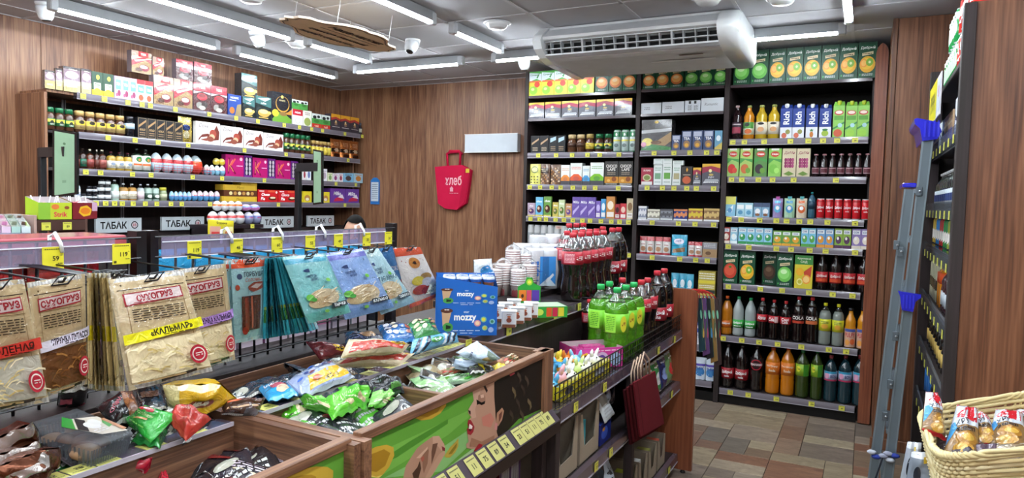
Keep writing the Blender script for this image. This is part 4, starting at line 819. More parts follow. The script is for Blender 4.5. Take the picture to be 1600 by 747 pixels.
BR(z[2], 1116, 1128, 1, 204, carton([('r', 0, 0, 1, 1, '6aa0c0'), ('e', .5, .6, .3, .15, 'd8e4ea'), ('p', [(0, .1), (1, .4), (1, 0), (0, 0)], 'd0b85a')], '6aa0c0', .5), 'tea_box', 'sky blue tea box', 'tea box', M_[2])
BR(z[3], 1001, 1020, 1, 262, carton([('r', 0, 0, 1, 1, 'a8344a'), ('r', .05, .0, .95, .2, 'e4e4e0'), ('e', .5, .42, .36, .2, 'cfc8a0'), ('e', .5, .42, .26, .14, '7a8a4a'), ('t', 'SUGAR', .5, .84, .1, 'f4e4e4', .7)], 'a8344a', .5), 'sweetener_box', 'crimson box, round green picture', 'box', M_[3])
WG = lambda c: carton([('r', 0, 0, 1, 1, 'dfe6e4'), ('r', .15, .3, .85, .6, c), ('l', .15, .7, .85, .9, 2, '6a9a7a'), ('l', .15, .1, .85, .2, 1, '8a9a94')], 'd4dcda', .5)
za = BR(z[3], 1020.5, 1034, 1, 258, WG('7aa884'), 'tea_box', 'white box with green band', 'tea box', M_[3]); zb = BR(z[3], 1034.5, 1049, 1, 257, WG('6aa84a'), 'tea_box', 'white box with bright green panel', 'tea box', M_[3]); zc = BR(z[3], 1050, 1063, 1, 258, WG('b0a880'), 'tea_box', 'white box with khaki panel', 'tea box', M_[3])
BR(max(za, zb), 1021, 1050, 2, 248, WG('dfe6e4'), 'tea_box', 'plain white boxes', 'tea box', 'stacked above the green-banded boxes'); BR(zc, 1050.5, 1068, 1, 251, WG('c8d0cc'), 'tea_box', 'plain white box stacked right', 'tea box', 'above the khaki-panelled box')
BR(z[3], 1064, 1081, 1, 260, carton([('r', 0, 0, 1, 1, '35302e'), ('p', [(.5, .7), (.62, .82), (.5, .95), (.42, .82)], 'e0a030'), ('e', .5, .28, .4, .2, 'c8603a'), ('l', .15, .5, .85, .6, 1, 'c8b8a0')], '35302e', .5), 'tea_box', 'black box with orange flame', 'tea box', M_[3])
BR(z[3], 1082, 1095, 1, 262, carton(NIT, '3a3a42', .5), 'tea_box', 'narrow dark sunset box', 'tea box', M_[3]); BR(z[3], 1096, 1125, 1, 256, carton(NIT, '3a3a42', .5), 'tea_box', 'wide dark sunset box', 'tea box', M_[3])
for a, c, t, col, c2, d in [(997, 1010, 322, '8a90a4', 'dfe0e4', 'grey tub of small sweets'), (1011, 1031, 327, '9a9488', 'e0dccc', 'low grey sweets tray'), (1031.5, 1051, 327, '8c9098', '5a5a60', 'low dark sweets tray'), (1052, 1074, 327, '2f3f86', 'd88a5a', 'tray of blue and orange bars'), (1075, 1098, 326, 'a86a4a', 'd8c040', 'clear gold-lidded nut box'), (1099, 1124, 326, '8a6844', 'cdb070', 'clear brown-filled sweets box')]:
    BR(z[4], a, c, 1, t, carton([('r', 0, 0, 1, 1, col)]+[('e', .1+.16*k, .45+.12*(k % 2), .09, .2, c2) for k in range(6)]+[('r', 0, .84, 1, 1, c2), ('r', 0, 0, 1, .14, 'dde0e2')], col, .8), 'sweets_tray', d, 'sweets tray', M_[4])
BAGW = bag([('r', 0, .75, 1, 1, 'b83a44'), ('e', .5, .55, .35, .14, 'e8e4e0'), ('e', .5, .3, .35, .14, 'b98a6a'), ('l', .2, .5, .8, .6, 1, 'a03040'), ('r', 0, 0, 1, .1, 'b83a44')], 'd8d4d0', .25)
BR(z[5], 997, 1046, 4, 370, BAGW, 'biscuit_bag', 'red-and-white biscuit bags', 'biscuit bag', M_[5], jig=.03); 
BR(z[5], 1047, 1072, 1, 367, bag([('e', .5, .68, .34, .14, 'e4e0f0'), ('l', .3, .66, .7, .74, 1, '3a4a90'), ('p', [(.1, .3), (.9, .42), (.9, .2), (.1, .12)], '8a6a4a'), ('r', 0, .45, 1, .5, '2a8ab0')], '3cb0d4', .25), 'biscuit_bag', 'bright turquoise biscuit bag', 'biscuit bag', M_[5])
BR(z[5], 1073, 1096, 2, 378, BAGW, 'biscuit_bag', 'low brown-white bags', 'biscuit bag', M_[5], jig=.03)
BR(z[5], 1097, 1120, 1, 379, carton([('r', 0, 0, 1, .55, 'a88a68'), ('r', 0, .55, 1, 1, '8a8a90'), ('e', .4, .28, .2, .12, '6a5440'), ('l', .1, .65, .9, .95, 3, 'd0d0d4')], 'a88a68', .8, CARD), 'carton_tray', 'brown tray of grey bars', 'box', M_[5])
BR(z[6], 1046, 1082, 3, 428, bag([('e', .5, .5, .3, .2, 'e0eef4'), ('l', .2, .2, .8, .35, 2, 'ffffff')], '3ba6c8', .25), 'biscuit_bag', 'blue wafer bags', 'biscuit bag', M_[6], jig=.04)
BR(z[6], 1090, 1117, 1, 424, carton([('r', 0, 0, 1, 1, 'b8a850'), ('r', 0, .1, 1, .25, '3a3a34'), ('l', .05, .3, .95, .45, 2, 'e8e8dc'), ('r', 0, .5, 1, .62, 'd8c840'), ('l', .05, .66, .95, .95, 3, 'e8e6da')], 'b8a850', .8), 'wafer_stack', 'yellow and white wafer packs', 'snack pack', M_[6])
BR(z[7], 1084, 1119, 2, 505, bag([('r', 0, 0, 1, .55, 'd8dce4'), ('t', 'TESS', .5, .36, .16, '2a3a6a', .85), ('r', 0, .55, 1, 1, '2c50b4'), ('e', .4, .8, .2, .08, 'dfe6f4')], '2c50b4', .25), 'snack_bag', 'blue and white packs', 'snack bag', M_[7])
BR(z[8], 1084, 1118, 2, 560, bag([('e', .5, .35, .45, .2, '3a80c0'), ('r', 0, .62, 1, .72, '5a4ab0'), ('t', 'FLEX', .5, .52, .12, '3a4a9a', .8)], 'cfdcea', .3), 'detergent_bag', 'white-blue detergent bags', 'bag', M_[8])
# right bay
z = ZB[2]
BR(z[0], 1145, 1200, 2, 79, carton(APL, DC, .6), 'juice_carton', 'green apple juice cartons', 'juice carton', R_[0], gap=.03)
BR(z[0], 1200.5, 1369, 6, 71, carton(KIW, DC, .6), 'juice_carton', 'citrus and kiwi juice cartons', 'juice carton', R_[0], gap=.03)
GB = lambda c, cc, l, o: bottle('glass', c, cc, l, (.14, .5), o, fill=.95, capw=.42)
BR(z[1], 1141, 1158, 1, 164, GB('241418', 'c8a8ac', '3a2a34', [('r', .1, .1, .9, .6, 'a03a50'), ('l', .1, .7, .9, .95, 1, 'd8c8d0')]), 'juice_bottle', 'dark cherry juice bottle', 'juice bottle', R_[1])
BR(z[1], 1159, 1177, 1, 164, GB('cf8420', '9aa45a', 'dfe0c8', [('r', 0, .5, 1, 1, '5aa04a'), ('e', .4, .8, .2, .16, '2a3a2a'), ('e', .5, .25, .3, .2, 'd8703a')]), 'juice_bottle', 'orange juice bottle, green label', 'juice bottle', R_[1])
BR(z[1], 1178, 1217, 2, 163, GB('c9a82a', '9aa45a', 'ece4d0', [('e', .5, .86, .25, .1, '2a2a2a'), ('e', .5, .4, .25, .2, 'd8a070')]), 'juice_bottle', 'yellow juice bottles, cream label', 'juice bottle', R_[1])
RICH = [('r', 0, 0, 1, .37, 'dfe2e8'), ('r', 0, .37, 1, 1, '1f3a8a'), ('t', 'Rich', .5, .68, .19, 'f4f6fa', .56, 90, .03)]
for i, (a, ops) in enumerate([(1218, [('e', .35, .1, .22, .09, 'd06a50'), ('e', .65, .22, .2, .08, '8a8a4a')]), (1237, [('e', .35, .1, .22, .09, 'd06a50'), ('e', .65, .22, .2, .08, '8a8a4a')]), (1258, [('e', .5, .12, .16, .1, 'c8782a'), ('e', .5, .26, .2, .06, '3a7a3a', 10, .5)]), (1279, [('e', .5, .15, .3, .1, '9ab83a'), ('e', .5, .27, .24, .04, '2f7a3a')])]):
    BR(z[1], a, a+19, 1, 162, carton(RICH+ops, ['1f3a8a', '1f3a8a', '1f3a8a', '2a4aa0', '1a3078', '111111'], .9, gable=True, cap='dfe4ea'), 'juice_carton', ['first blue-and-white gable juice carton, grapefruit picture', 'second blue-and-white gable juice carton, grapefruit picture', 'blue-and-white gable juice carton with pineapple picture', 'blue-and-white gable juice carton with apple picture'][i], 'juice carton', R_[1], group='blue gable juice cartons')
GR = lambda c: [('r', 0, 0, 1, 1, '8cc85a'), ('r', .1, .55, .9, .68, '5aa03a'), ('e', .5, .78, .4, .08, 'c84a4a'), ('e', .5, .79, .3, .05, 'f0dcd0'), ('p', [(0, .3), (1, .5), (1, .44), (0, .24)], '3f8a4a'), ('e', .62, .38, .2, .07, 'a8d4d8'), ('e', .45, .14, .38, .12, c)]
BR(z[1], 1300, 1318.5, 1, 157, carton(GR('c85a3a'), '7ab84a', .9, gable=True, cap='b8d03a'), 'juice_carton', 'green gable carton, tomato picture', 'juice carton', R_[1])
BR(z[1], 1319.5, 1357, 2, 157, carton(GR('9ad04a'), '7ab84a', .9, gable=True, cap='b8d03a'), 'juice_carton', 'green gable cartons, apple picture', 'juice carton', R_[1])
def brk(bg, e1, e2, d=None): return [('r', 0, 0, 1, 1, bg), ('e', .5, .8, .34, .1, 'c8402c'), ('t', 'Сады', .5, .8, .08, 'ffffff', .5), ('p', [(0, .45), (.4, .6), (1, .5), (1, .62), (0, .66)], '4a9a4a'), ('e', .4, .28, .32, .17, e1), ('e', .66, .22, .2, .1, e2), ('r', .2, .93, .8, 1, 'e8ece0')]
for i, (a, c, ops, col, d) in enumerate([(1135, 1154, brk('9ac06a', 'c8302a', 'd84a3a'), '8ab45a', 'green carton with red tomatoes'), (1155, 1175, brk('a8c86a', 'c86a3a', '6aa03a'), '8ab45a', 'green carton with red fruit mix'), (1177, 1198, brk('5a8a4a', '3a2a34', '6a9a3a'), '4a7a3a', 'dark green carton with berries'), (1199.5, 1220, brk('8cc85a', '7ac04a', 'a8e070'), '7ab84a', 'green carton with green apples'),
        (1221, 1243, None, 'cfc4a4', 'cream carton with grapes, left'), (1243.5, 1265, None, 'cfc4a4', 'cream carton with grapes, right')]):
    if ops is None: ops = [('r', 0, 0, 1, 1, 'd4c8a8'), ('t', 'Да!Ми', .5, .84, .12, '8a2a4a', .8, 0, .01, .3)]+[('e', .25+.17*(k % 4), .6-.11*(k//4), .1, .065, ['8a2a5a', 'a84a74'][k % 2]) for k in range(12)]+[('p', [(.1, .1), (.5, .2), (.9, .1), (.5, .04)], '6a8a3a')]
    BR(z[2], a, c, 1, 232, carton(ops, col, .7, cap='e4e8e0'), 'juice_carton', d, 'juice carton', R_[2])
BR(z[2], 1267, 1361, 7, 240, bottle('glass', '1c0e12', 'b08088', '3a1a24', (.12, .42), [('r', .05, .1, .95, .9, 'b89aa0'), ('r', .1, .2, .9, .8, '5a2430')], fill=.95, capw=.55), 'juice_bottle', 'small dark juice bottles', 'juice bottle', R_[2], gap=.06)
BR(z[3], 1131, 1149, 1, 307, carton([('r', 0, 0, 1, 1, '8ac0dc'), ('r', 0, .6, 1, 1, 'd8d46a'), ('p', [(.2, .2), (.8, .6), (.7, .2)], 'e8f0f4'), ('e', .5, .3, .2, .12, '5a90c0')], '8ac0dc', .6), 'milk_carton', 'light blue and yellow carton', 'milk carton', R_[3])
BR(z[3], 1150, 1176, 2, 317, carton([('r', 0, 0, 1, 1, 'a8d4e4'), ('r', .1, .55, .9, .85, 'f0f4f6'), ('e', .5, .3, .3, .16, '5a9ac0')], 'a8d4e4', .8, cap='e0e4e8'), 'small_carton', 'small pale blue cartons', 'milk carton', R_[3]); BR(z[3], 1177, 1202, 2, 317, carton([('r', 0, 0, 1, 1, '7fa8c4'), ('r', 0, .7, 1, 1, '4a5a7a'), ('e', .5, .4, .34, .2, 'e8ecf0'), ('e', .5, .16, .3, .1, '8a5a3a')], '7fa8c4', .8), 'small_carton', 'small blue-brown cartons', 'milk carton', R_[3])
for a, c, col, c2, cp, d in [(1206, 1222, '8a7ab0', '5ab0d8', 'b03a9a', 'purple puree pouch, magenta cap'), (1224, 1241, '9ac4a0', '4a9ac8', '3aa0a8', 'green puree pouch, teal cap'), (1243, 1260, 'c8b8a0', 'd86a3a', '3aa0a8', 'peach puree pouch, teal cap')]:
    BR(z[3], a, c, 1, 310, bag([('e', .5, .45, .36, .2, c2), ('e', .5, .5, .2, .1, 'f0f0ee'), ('r', .2, .75, .8, .88, c2), ('r', .36, .95, .64, 1.06, cp), ('r', .3, 1.0, .7, 1.1, cp)], col, .25), 'puree_pouch', d, 'pouch', R_[3])
BR(z[3], 1261, 1273, 1, 300, bottle('straight', '2a5a70', '2a9aa0', '1a3a50', (.36, .64), fill=.9), 'water_bottle', 'small teal-capped water bottle', 'water bottle', R_[3])
BR(z[3], 1274, 1359, 6, 311, can('c8202a', [('t', 'Добрый', .5, .6, .18, 'ffffff', .8), ('t', 'cola', .5, .4, .1, 'f4d8d8', .4), ('r', 0, .93, 1, 1, 'a01820')]), 'cola_can', 'red cola cans', 'can', R_[3], gap=.05)
for k, (a, c, n, col, c2, d) in enumerate([(1129, 1140, 1, 'a03a3a', 'e8d8c8', 'small dark red juice box'), (1140.5, 1152, 1, '9ac8dc', 'e8f4f8', 'small aqua juice box'), (1153, 1206, 4, '8ac4e0', '3a9a5a', 'small light blue juice boxes'), (1207, 1250, 3, '6aa04a', 'e8a83a', 'low green orange juice boxes'), (1251, 1274, 2, '7ac0dc', '5aa84a', 'small blue apple juice boxes'), (1275, 1302, 2, '6a9ac8', 'e09a3a', 'small blue orange juice boxes'), (1303, 1329, 2, '8ab04a', '5a3a5a', 'small green berry juice boxes'), (1330, 1359, 2, '8a7ab0', 'e8e0d0', 'small violet juice boxes')]):
    BR(z[4], a, c, n, 361 if k == 3 else 355+k*.4, carton([('r', 0, 0, 1, 1, col), ('r', .1, .72, .9, .92, 'e8eef0'), ('t', 'сок', .5, .82, .1, '3a5a9a', .6), ('e', .5, .42, .36, .2, c2), ('e', .42, .5, .14, .08, 'f6f6ee'), ('r', 0, 0, 1, .16, c2)], col, .8), 'small_juice_box', d, 'juice box', R_[4])
TOM = dob('c2402c', 'd85a40', '', tom=True); BRN = dob('4a3428', '6a4c38', '8a6a50')
for a, c, ops, d in [(1128, 1152, TOM, 'dark green tomato juice carton'), (1154, 1179, KIW, 'dark green citrus kiwi carton'), (1187, 1210, BRN, 'shaded brown-fruit juice carton'), (1212, 1238, APL, 'dark green apple juice carton')]:
    BR(z[5], a, c, 1, 391+(a-1128)*.06, carton(ops, DC, .6), 'juice_carton', d, 'juice carton', R_[5], back=.1 if a == 1187 else 0)
BR(z[5], 1240, 1269, 1, 399, carton([('r', 0, 0, 1, 1, 'd8c83a'), ('r', 0, .72, 1, 1, '3f8a44'), ('t', 'Фруктовый', .5, .9, .07, 'f4f4e0', .85), ('t', 'САД', .5, .8, .08, 'f4f4e0', .5), ('p', [(.5, .5), (.95, .7), (.9, .35), (.6, .3)], 'c84a34'), ('e', .3, .5, .22, .12, 'e8b02c'), ('e', .66, .28, .24, .14, 'f0a040'), ('e', .66, .28, .17, .1, 'f8d080'), ('e', .3, .2, .17, .1, 'f0ec9a'), ('e', .3, .2, .11, .06, 'c8c040')], ['d8c83a', 'a89a2c', '888888', 'b8a830', '3f8a44', '333333'], .6), 'juice_carton', 'yellow and green fruit carton', 'juice carton', R_[5])
BR(z[5], 1272, 1359, 4, 398, bottle('glass', '120a0c', '1c1416', 'b02830', (.2, .5), [('r', .0, .1, 1, .4, 'c84a2c'), ('t', 'Добрый', .5, .62, .3, 'f0e8e0', .8)], fill=.95, capw=.5), 'drink_bottle', 'black bottles with red labels', 'bottle', R_[5], gap=.08)
CO = '120b0c'; DBC = ['dobcola']
LB = {'o': [('t', 'Добрый', .5, .55, .3, 'ffffff', .8)], 'g': [('t', 'Добрый', .5, .6, .34, 'ffffff', .8), ('l', .2, .1, .8, .3, 1, 'ffffff')]}
def PB(i, a, c, t, mk, d, nm='soda_bottle'): BR(ZB[2][i], a, c, 1, t, mk, nm, d, 'bottle', R_[i], gap=.02)
PB(6, 1124, 1142, 463, bottle('pet', 'b06a14', 'd8622a', 'c8641c', (.2, .38), LB['o'], fill=.88), 'orange soda bottle, orange cap')
PB(6, 1142.5, 1160, 464, bottle('pet', '9aa4a4', '2c8a5a', '3aa84a', (.22, .42), LB['g'], fill=.95), 'clear soda bottle, green label, leftmost'); PB(6, 1161, 1179, 466, bottle('pet', '9aa4a4', '2c9a5a', '3aa84a', (.22, .42), LB['g'], fill=.95), 'clear soda bottle, green label, next')
COLA = lambda oc='c83038', ops=None, z0=.42, z1=.60, lc='b81e2a': bottle('pet', CO, oc, lc, (z0, z1), ops or [('t', 'Кола', .5, .55, .5, 'ffffff', .7, 0, .02, .3)], fill=.80)
PB(6, 1180, 1197, 466, COLA(), 'cola bottle beside green-labelled ones'); PB(6, 1198, 1215, 469, COLA(ops=[('t', 'Cola', .35, .5, .5, 'ffffff', .5), ('r', .62, .1, .95, .9, 'e8c8c8')]), 'cola bottle, pink side label'); PB(6, 1216, 1234, 471, COLA(ops=[('t', 'Cool', .5, .65, .4, 'ffffff', .6), ('t', 'Cola', .5, .3, .4, 'ffffff', .5)]), 'short cola bottle, red label')
PB(6, 1235, 1255, 464, COLA(lc='2a1414', ops=[('r', 0, 0, 1, .3, 'b8402c'), ('t', 'COLA', .5, .66, .4, 'f0ece8', .9)]), 'dark label cola bottle, left'); PB(6, 1256, 1276, 465, COLA(lc='2a1414', ops=[('r', 0, 0, 1, .4, 'c86a40'), ('t', 'COLA', .5, .7, .4, 'f0ece8', .9)]), 'dark label cola bottle, right')
for a, c, d in ((1277, 1297, 'left'), (1298, 1317, 'right')): PB(6, a, c, 474 if a < 1280 else 476, bottle('straight', '7c847e', 'd8d82a', 'c8c82c', (.34, .62), [('e', .5, .4, .25, .2, 'd8a03a'), ('l', .2, .6, .8, .85, 2, '5a6a3a')], fill=.82), f'clear lemon bottle, yellow label, {d}')
PULP = [('r', 0, 0, 1, 1, 'c8a08a'), ('r', 0, .84, 1, 1, '4a5aa0'), ('t', 'PULPY', .5, .66, .24, 'b83048', .8), ('e', .3, .25, .2, .16, 'e09a4a'), ('e', .7, .3, .2, .16, 'd86a3a')]
for a, c, d in ((1318, 1336, 'left'), (1337, 1355, 'right, half hidden')): PB(6, a, c, 482, bottle('glass', 'c8861c', '1c1c1e', 'c8a08a', (.02, .48), PULP, fill=.95, capw=.5), f'yellow pulp drink bottle, {d}', 'juice_bottle')
for i, (a, c, t) in enumerate([(1124, 1144.5, 538), (1145, 1167, 540)]): PB(7, a, c, t, bottle('pet', CO, '1e1416', '9c1c28', (.22, .46), [('t', 'Добрый', .5, .6, .36, 'ffffff', .8, 0, .03), ('t', 'cola', .5, .25, .2, 'ffffff', .5)], fill=.95), ['large cola bottle at lower left corner', 'large cola bottle, second from left'][i])
PB(7, 1169, 1190, 541, bottle('pet', CO, '1e1416', '140c0e', (.46, .72), [('e', .5, .5, .4, .45, 'b02838', 20), ('e', .5, .5, .33, .37, '2a1014', 20), ('t', 'черноголовка', .5, .5, .24, 'f0e0e0', .9)], fill=.95), 'large cola bottle, round red badge')
for a, c, d in ((1193, 1216, 'left'), (1217, 1239, 'right')): PB(7, a, c, 543, bottle('straight', 'c07210', 'b04018', 'd87828', (.42, .68), [('t', 'The Orange', .5, .68, .2, 'fbe8d0', .9), ('t', 'Soda', .5, .35, .2, 'fbe8d0', .6)], fill=.95), f'large orange soda bottle, {d}')
for a, c, d in ((1240, 1262, 'left'), (1264, 1283, 'right')): PB(7, a, c, 547, bottle('straight', '2c3e14', '1f7a40', '8cb430', (.46, .70), [('r', .6, 0, 1, 1, '3f8a2c'), ('e', .25, .6, .16, .26, 'd8d43a'), ('t', 'Tea', .25, .6, .16, '2a5a2a', .3)], fill=.95), f'large green tea bottle, {d}')
for a, c, d in ((1285, 1306, 'leftmost'), (1307, 1329, 'middle'), (1330, 1351, 'half hidden by post')): PB(7, a, c, 556, bottle('straight', '16333c', '8a3038', 'a8b4d0', (.46, .66), [('r', 0, .78, 1, 1, '3a9ac0'), ('e', .25, .5, .18, .3, 'd89ab8'), ('t', 'BON', .7, .5, .34, '3a3a70', .4), ('r', 0, 0, 1, .15, 'b83a60')], fill=.9), f'large blue water bottle, {d}', 'water_bottle')
# ------------------------------------------------------------------ snack gondola (bins, wire screen)
def mixm(name, col, k, rough=.3):
    m = bpy.data.materials.new(name); m.use_nodes = True; nt = m.node_tree; L = nt.links.new
    b = nt.nodes['Principled BSDF']; b.inputs['Base Color'].default_value = lin(col); b.inputs['Roughness'].default_value = rough
    t = N(nt, 'ShaderNodeBsdfTransparent', Color=lin(col)); mx = N(nt, 'ShaderNodeMixShader'); mx.inputs[0].default_value = k
    L(t.outputs[0], mx.inputs[1]); L(b.outputs[0], mx.inputs[2]); L(mx.outputs[0], nt.nodes['Material Output'].inputs[0]); return m
STRIP = mixm('frosted_label_strip', 'd6cce2', .22); SMOKE = mixm('smoked_plastic', 'c8ccd2', .14, .1)
XF, XM, XT, XG = -.89, -1.20, -1.42, -1.50
def gondola(label, y0, y1, parts, nb):
    T = thing('snack_gondola', label, 'shelving', (-1.2, (y0+y1)/2, 0))
    def W(name, box, mat, par=None, bev=.0015):
        b = MB(); b.cbox(*box, 'ffffff', bev); return wpart(T, name, b, mat, par)
    W('back_board', (XT-.02, y0, .55, XT, y1, 1.035), BINW); W('ledge', (XG-.05, y0, 1.035, XT-.002, y1, 1.047), DARKW)
    W('tray_floor', (XT, y0, .955, XM-.01, y1, .965), BINW); W('bin_floor', (XM+.01, y0, .84, XF, y1, .85), BINW)
    W('middle_board', (XM-.01, y0, .84, XM+.01, y1, 1.012), BINW)
    W('front_rail', (XF-.012, y0+.02, 1.008, XF+.012, y1-.005, 1.028), BINW)
    W('base_shelf', (XT, y0+.03, .30, XF-.02, y1-.03, .33), DARKW); W('plinth', (XT, y0, 0, XF-.03, y1, .08), DARKW)
    b = MB(); b.box(XF-.01, y0+.02, .835, XF+.004, y1-.005, 1.008, '54a02e'); fp = wpart(T, 'front_panel', b, GLOSS)
    # sloping ticket ledge
    b = MB(); b.add([(XF+.005, y0+.02, .842), (XF+.045, y0+.02, .80), (XF+.045, y1, .80), (XF+.005, y1, .842)], [(0, 1, 2, 3)], '4a3f4a'); b.box(XF-.01, y0+.02, .765, XF+.047, y1, .798, '2a1e1a')
    wpart(T, 'ticket_ledge', b, METAL)
    for sy in (y0+.02, y1-.03):
        W('leg', (XF-.04, sy, .0, XF, sy+.03, .80), DARKW); W('leg', (XT-.02, sy, .0, XT+.02, sy+.03, 1.03), DARKW)
    # wire screen
    b = MB(); y = y0+.02
    while y < y1-.01: b.tube([(XG, y, 1.045), (XG, y, 1.395)], .0035, 5, '141418'); y += .049
    for k in range(8): b.tube([(XG+.004, y0+.01, 1.06+.0478*k), (XG+.004, y1-.02, 1.06+.0478*k)], .0022, 4, '1a1a1e')
    wpart(T, 'wire_grid', b, METAL)
    b = MB(); b.box(XG-.03, y1-.03, 1.0, XG+.004, y1-.005, 1.41, '1e1618'); wpart(T, 'screen_post', b, METAL)
    b = MB(); b.box(XG-.03, y0-.0, 1.0, XG+.004, y0+.02, 1.41, '1e1618'); wpart(T, 'screen_post', b, METAL)
    # hanging label strip over the screen
    b = MB(); b.box(XG+.014, y0+.02, 1.345, XG+.0165, y1-.09, 1.395, 'ffffff'); s = wpart(T, 'label_strip', b, STRIP)
    for z in (1.345, 1.383): b = MB(); b.box(XG+.0167, y0+.02, z-.001, XG+.018, y1-.09, z+.0015, 'e8e8f0'); wpart(T, 'strip_edge', b, GLOSS, s)
    return T
G1 = gondola('nearest snack bin module at lower left with wire screen', .1, 1.05, None, 2)
G2 = gondola('snack bin module with painted woman eating crisps', 1.055, 2.02, None, 2)
def GW(T, name, box, mat, par=None, bev=.0015):
    b = MB(); b.cbox(*box, 'ffffff', bev); return wpart(T, name, b, mat, par)
# cross boards: high one between modules, divider, right end
b = MB(); b.prism([(XT+.0, .84), (XT, 1.035), (XM, 1.025), (XF+.03, 1.02), (XF+.03, .80), (XF-.01, .80)], 1.03, 1.05, 'ffffff', ax='y'); wpart(G1, 'end_board', b, BINX)
b = MB(); b.prism([(XT+.0, .84), (XT, 1.035), (XM, 1.025), (XF+.035, 1.02), (XF+.035, .80), (XF-.01, .80)], 1.055, 1.078, 'ffffff', ax='y'); wpart(G2, 'end_board', b, BINX)
b = MB(); b.prism([(XT, .84), (XT, 1.03), (XM, 1.022), (XF-.012, 1.022), (XF-.01, .84)], 2.0, 2.02, 'ffffff', ax='y'); wpart(G2, 'end_board', b, BINX)
GW(G2, 'divider', (XM+.01, 1.44, .85, XF-.012, 1.455, 1.012), BINX); GW(G2, 'divider', (XT, 1.60, .965, XM-.01, 1.612, 1.01), BINX)
GW(G2, 'corner_post', (XF-.03, 1.955, .80, XF+.016, 2.022, 1.028), BINZ)
def msh(b, nm, mt): return b.mesh(nm, mt)
# tickets on ledges and rails
for T, ys in ((G2, [1.36, 1.42, 1.50, 1.56, 1.62, 1.68, 1.76, 1.81, 1.86, 1.91, 1.96]), (G1, [.84, .92])):
    for i, y in enumerate(ys):
        b = MB(); F = lambda x, v, e: (XF+.043-.034*v+e*.7, y-.024+.048*x, .803+.036*v+e*.7)
        b.grid(lambda u, v: F(u, v, .001), 1, 1, 'c9c678'); b.art(F, [('t', ['23', '51', '11', '75', '89', '34'][i % 6], .5, .45, .3, '3a3a30', .5), ('l', .1, .75, .9, .9, 1, '6a6a4a')], .048, .05, lay=.0016); wpart(T, 'price_tag', b, PAPER)
def rail_tags(T, y0, y1, sk, x=XM):
    b = MB(); b.box(x-.022, y0, 1.012, x+.022, y1, 1.0155, '5a4e5c'); b.box(x+.02, y0, 1.008, x+.023, y1, 1.017, 'b8b0bc'); s = wpart(T, 'rail_strip', b, GLOSS); y = y0+.02; k = 0
    while y < y1-.04:
        if k not in sk:
            b = MB(); b.box(x-.019, y, 1.0157, x+.019, y+.042, 1.0165, 'cfcc6e')
            b.art(lambda u, v, e: (x-.019+.038*v, y+.042*u, 1.0165+e), [('t', '%d' % (45+k*13 % 90), .55, .45, .3, '3a3a28', .5), ('l', .1, .72, .9, .9, 1, '6a6a4a')], .042, .038); wpart(T, 'price_tag', b, PAPER, s)
        y += .046; k += 1
rail_tags(G2, 1.09, 1.99, (1, 5, 7, 9, 12)); rail_tags(G1, .62, 1.02, (3, 5, 7))
# labels in the hanging strips
def stag(T, px, s, w=.048, h=.048):
    P = onshelf(px, 'x', XG+.019, 1.36); b = MB(); b.box(XG+.0182, P.y-w/2, 1.338, XG+.0192, P.y+w/2, 1.338+h, 'e2d838')
    b.art(lambda x, y, e: (XG+.0192+e, P.y-w/2+w*x, 1.338+h*y), [('t', s, .62, .48, .22, '28281c', .6), ('l', .1, .84, .9, .95, 1, '5a5a28'), ('r', .06, .06, .2, .18, '4a4a20'), ('l', .7, .2, .95, .3, 1, '5a5a28'), ('r', .82, .6, .92, .63, '28281c')], w, h)
    wpart(T, 'price_tag', b, PAPER)
for px, s in ((83, '59'), (190, '119')): stag(G1, px, s, .042, .046)
for px, s in ((304, '119'), (370, '46'), (433, '60'), (485, '55'), (529, '49'), (573, '30'), (607, '30')): stag(G2, px, s, .040, .044)
for T, pxs in ((G1, (90,)), (G2, (358, 438, 505, 566))):
    for px in pxs:
        P = onshelf(px, 'x', XG+.02, 1.39); b = MB(); b.tube([(XG-.01, P.y, 1.37), (XG-.008, P.y, 1.405), (XG+.01, P.y, 1.412), (XG+.024, P.y+.004, 1.39), (XG+.022, P.y+.008, 1.372)], .004, 6, 'e6e8ea'); wpart(T, 'clip', b, GLOSS)
# painted front: woman with a crisp
b = MB(); ya, yb, za, zb = 1.075, 1.955, .842, 1.006
F = lambda x, y, e: (XF+.0045+e, ya+(yb-ya)*x, za+(zb-za)*y)
def PX(pts, c):
    r = []
    for x, y in pts:
        P = at(x, y, 'x', XF+.005); r.append(((P.y-ya)/(yb-ya), max(.0, min(1, (P.z-za)/(zb-za)))))
    return ('p', r, c)
ops = [('r', 0, 0, 1, 1, '62a23a'), PX([(560, 700), (700, 640), (738, 607), (560, 692)], '4c8c2c'), PX([(590, 747), (700, 680), (735, 650), (735, 640), (560, 722)], '74b44a'), PX([(600, 747), (690, 700), (735, 670), (740, 690), (690, 747)], '86bc72'), PX([(572, 735), (640, 690), (700, 655), (700, 662), (620, 715)], '4c8c2c'), PX([(700, 742), (740, 700), (790, 680), (740, 715), (705, 745)], 'a4c890')]
ops += [PX([(562, 722), (574, 705), (588, 698), (604, 695), (615, 699), (616, 712), (608, 730), (598, 742), (588, 745), (574, 741), (565, 737)], 'c8a438'), PX([(568, 722), (580, 710), (600, 702), (610, 708), (602, 728), (588, 738), (576, 735)], 'a47c1e'),
        PX([(562, 737), (574, 741), (588, 745), (598, 742), (592, 747), (575, 745), (562, 742)], 'e8cf6a'),
        PX([(646, 649), (664, 639), (684, 632), (697, 626), (697, 634), (688, 646), (674, 655), (658, 657), (650, 654)], 'c09a34'), PX([(654, 649), (672, 642), (690, 634), (684, 644), (668, 652)], 'a07a20')]
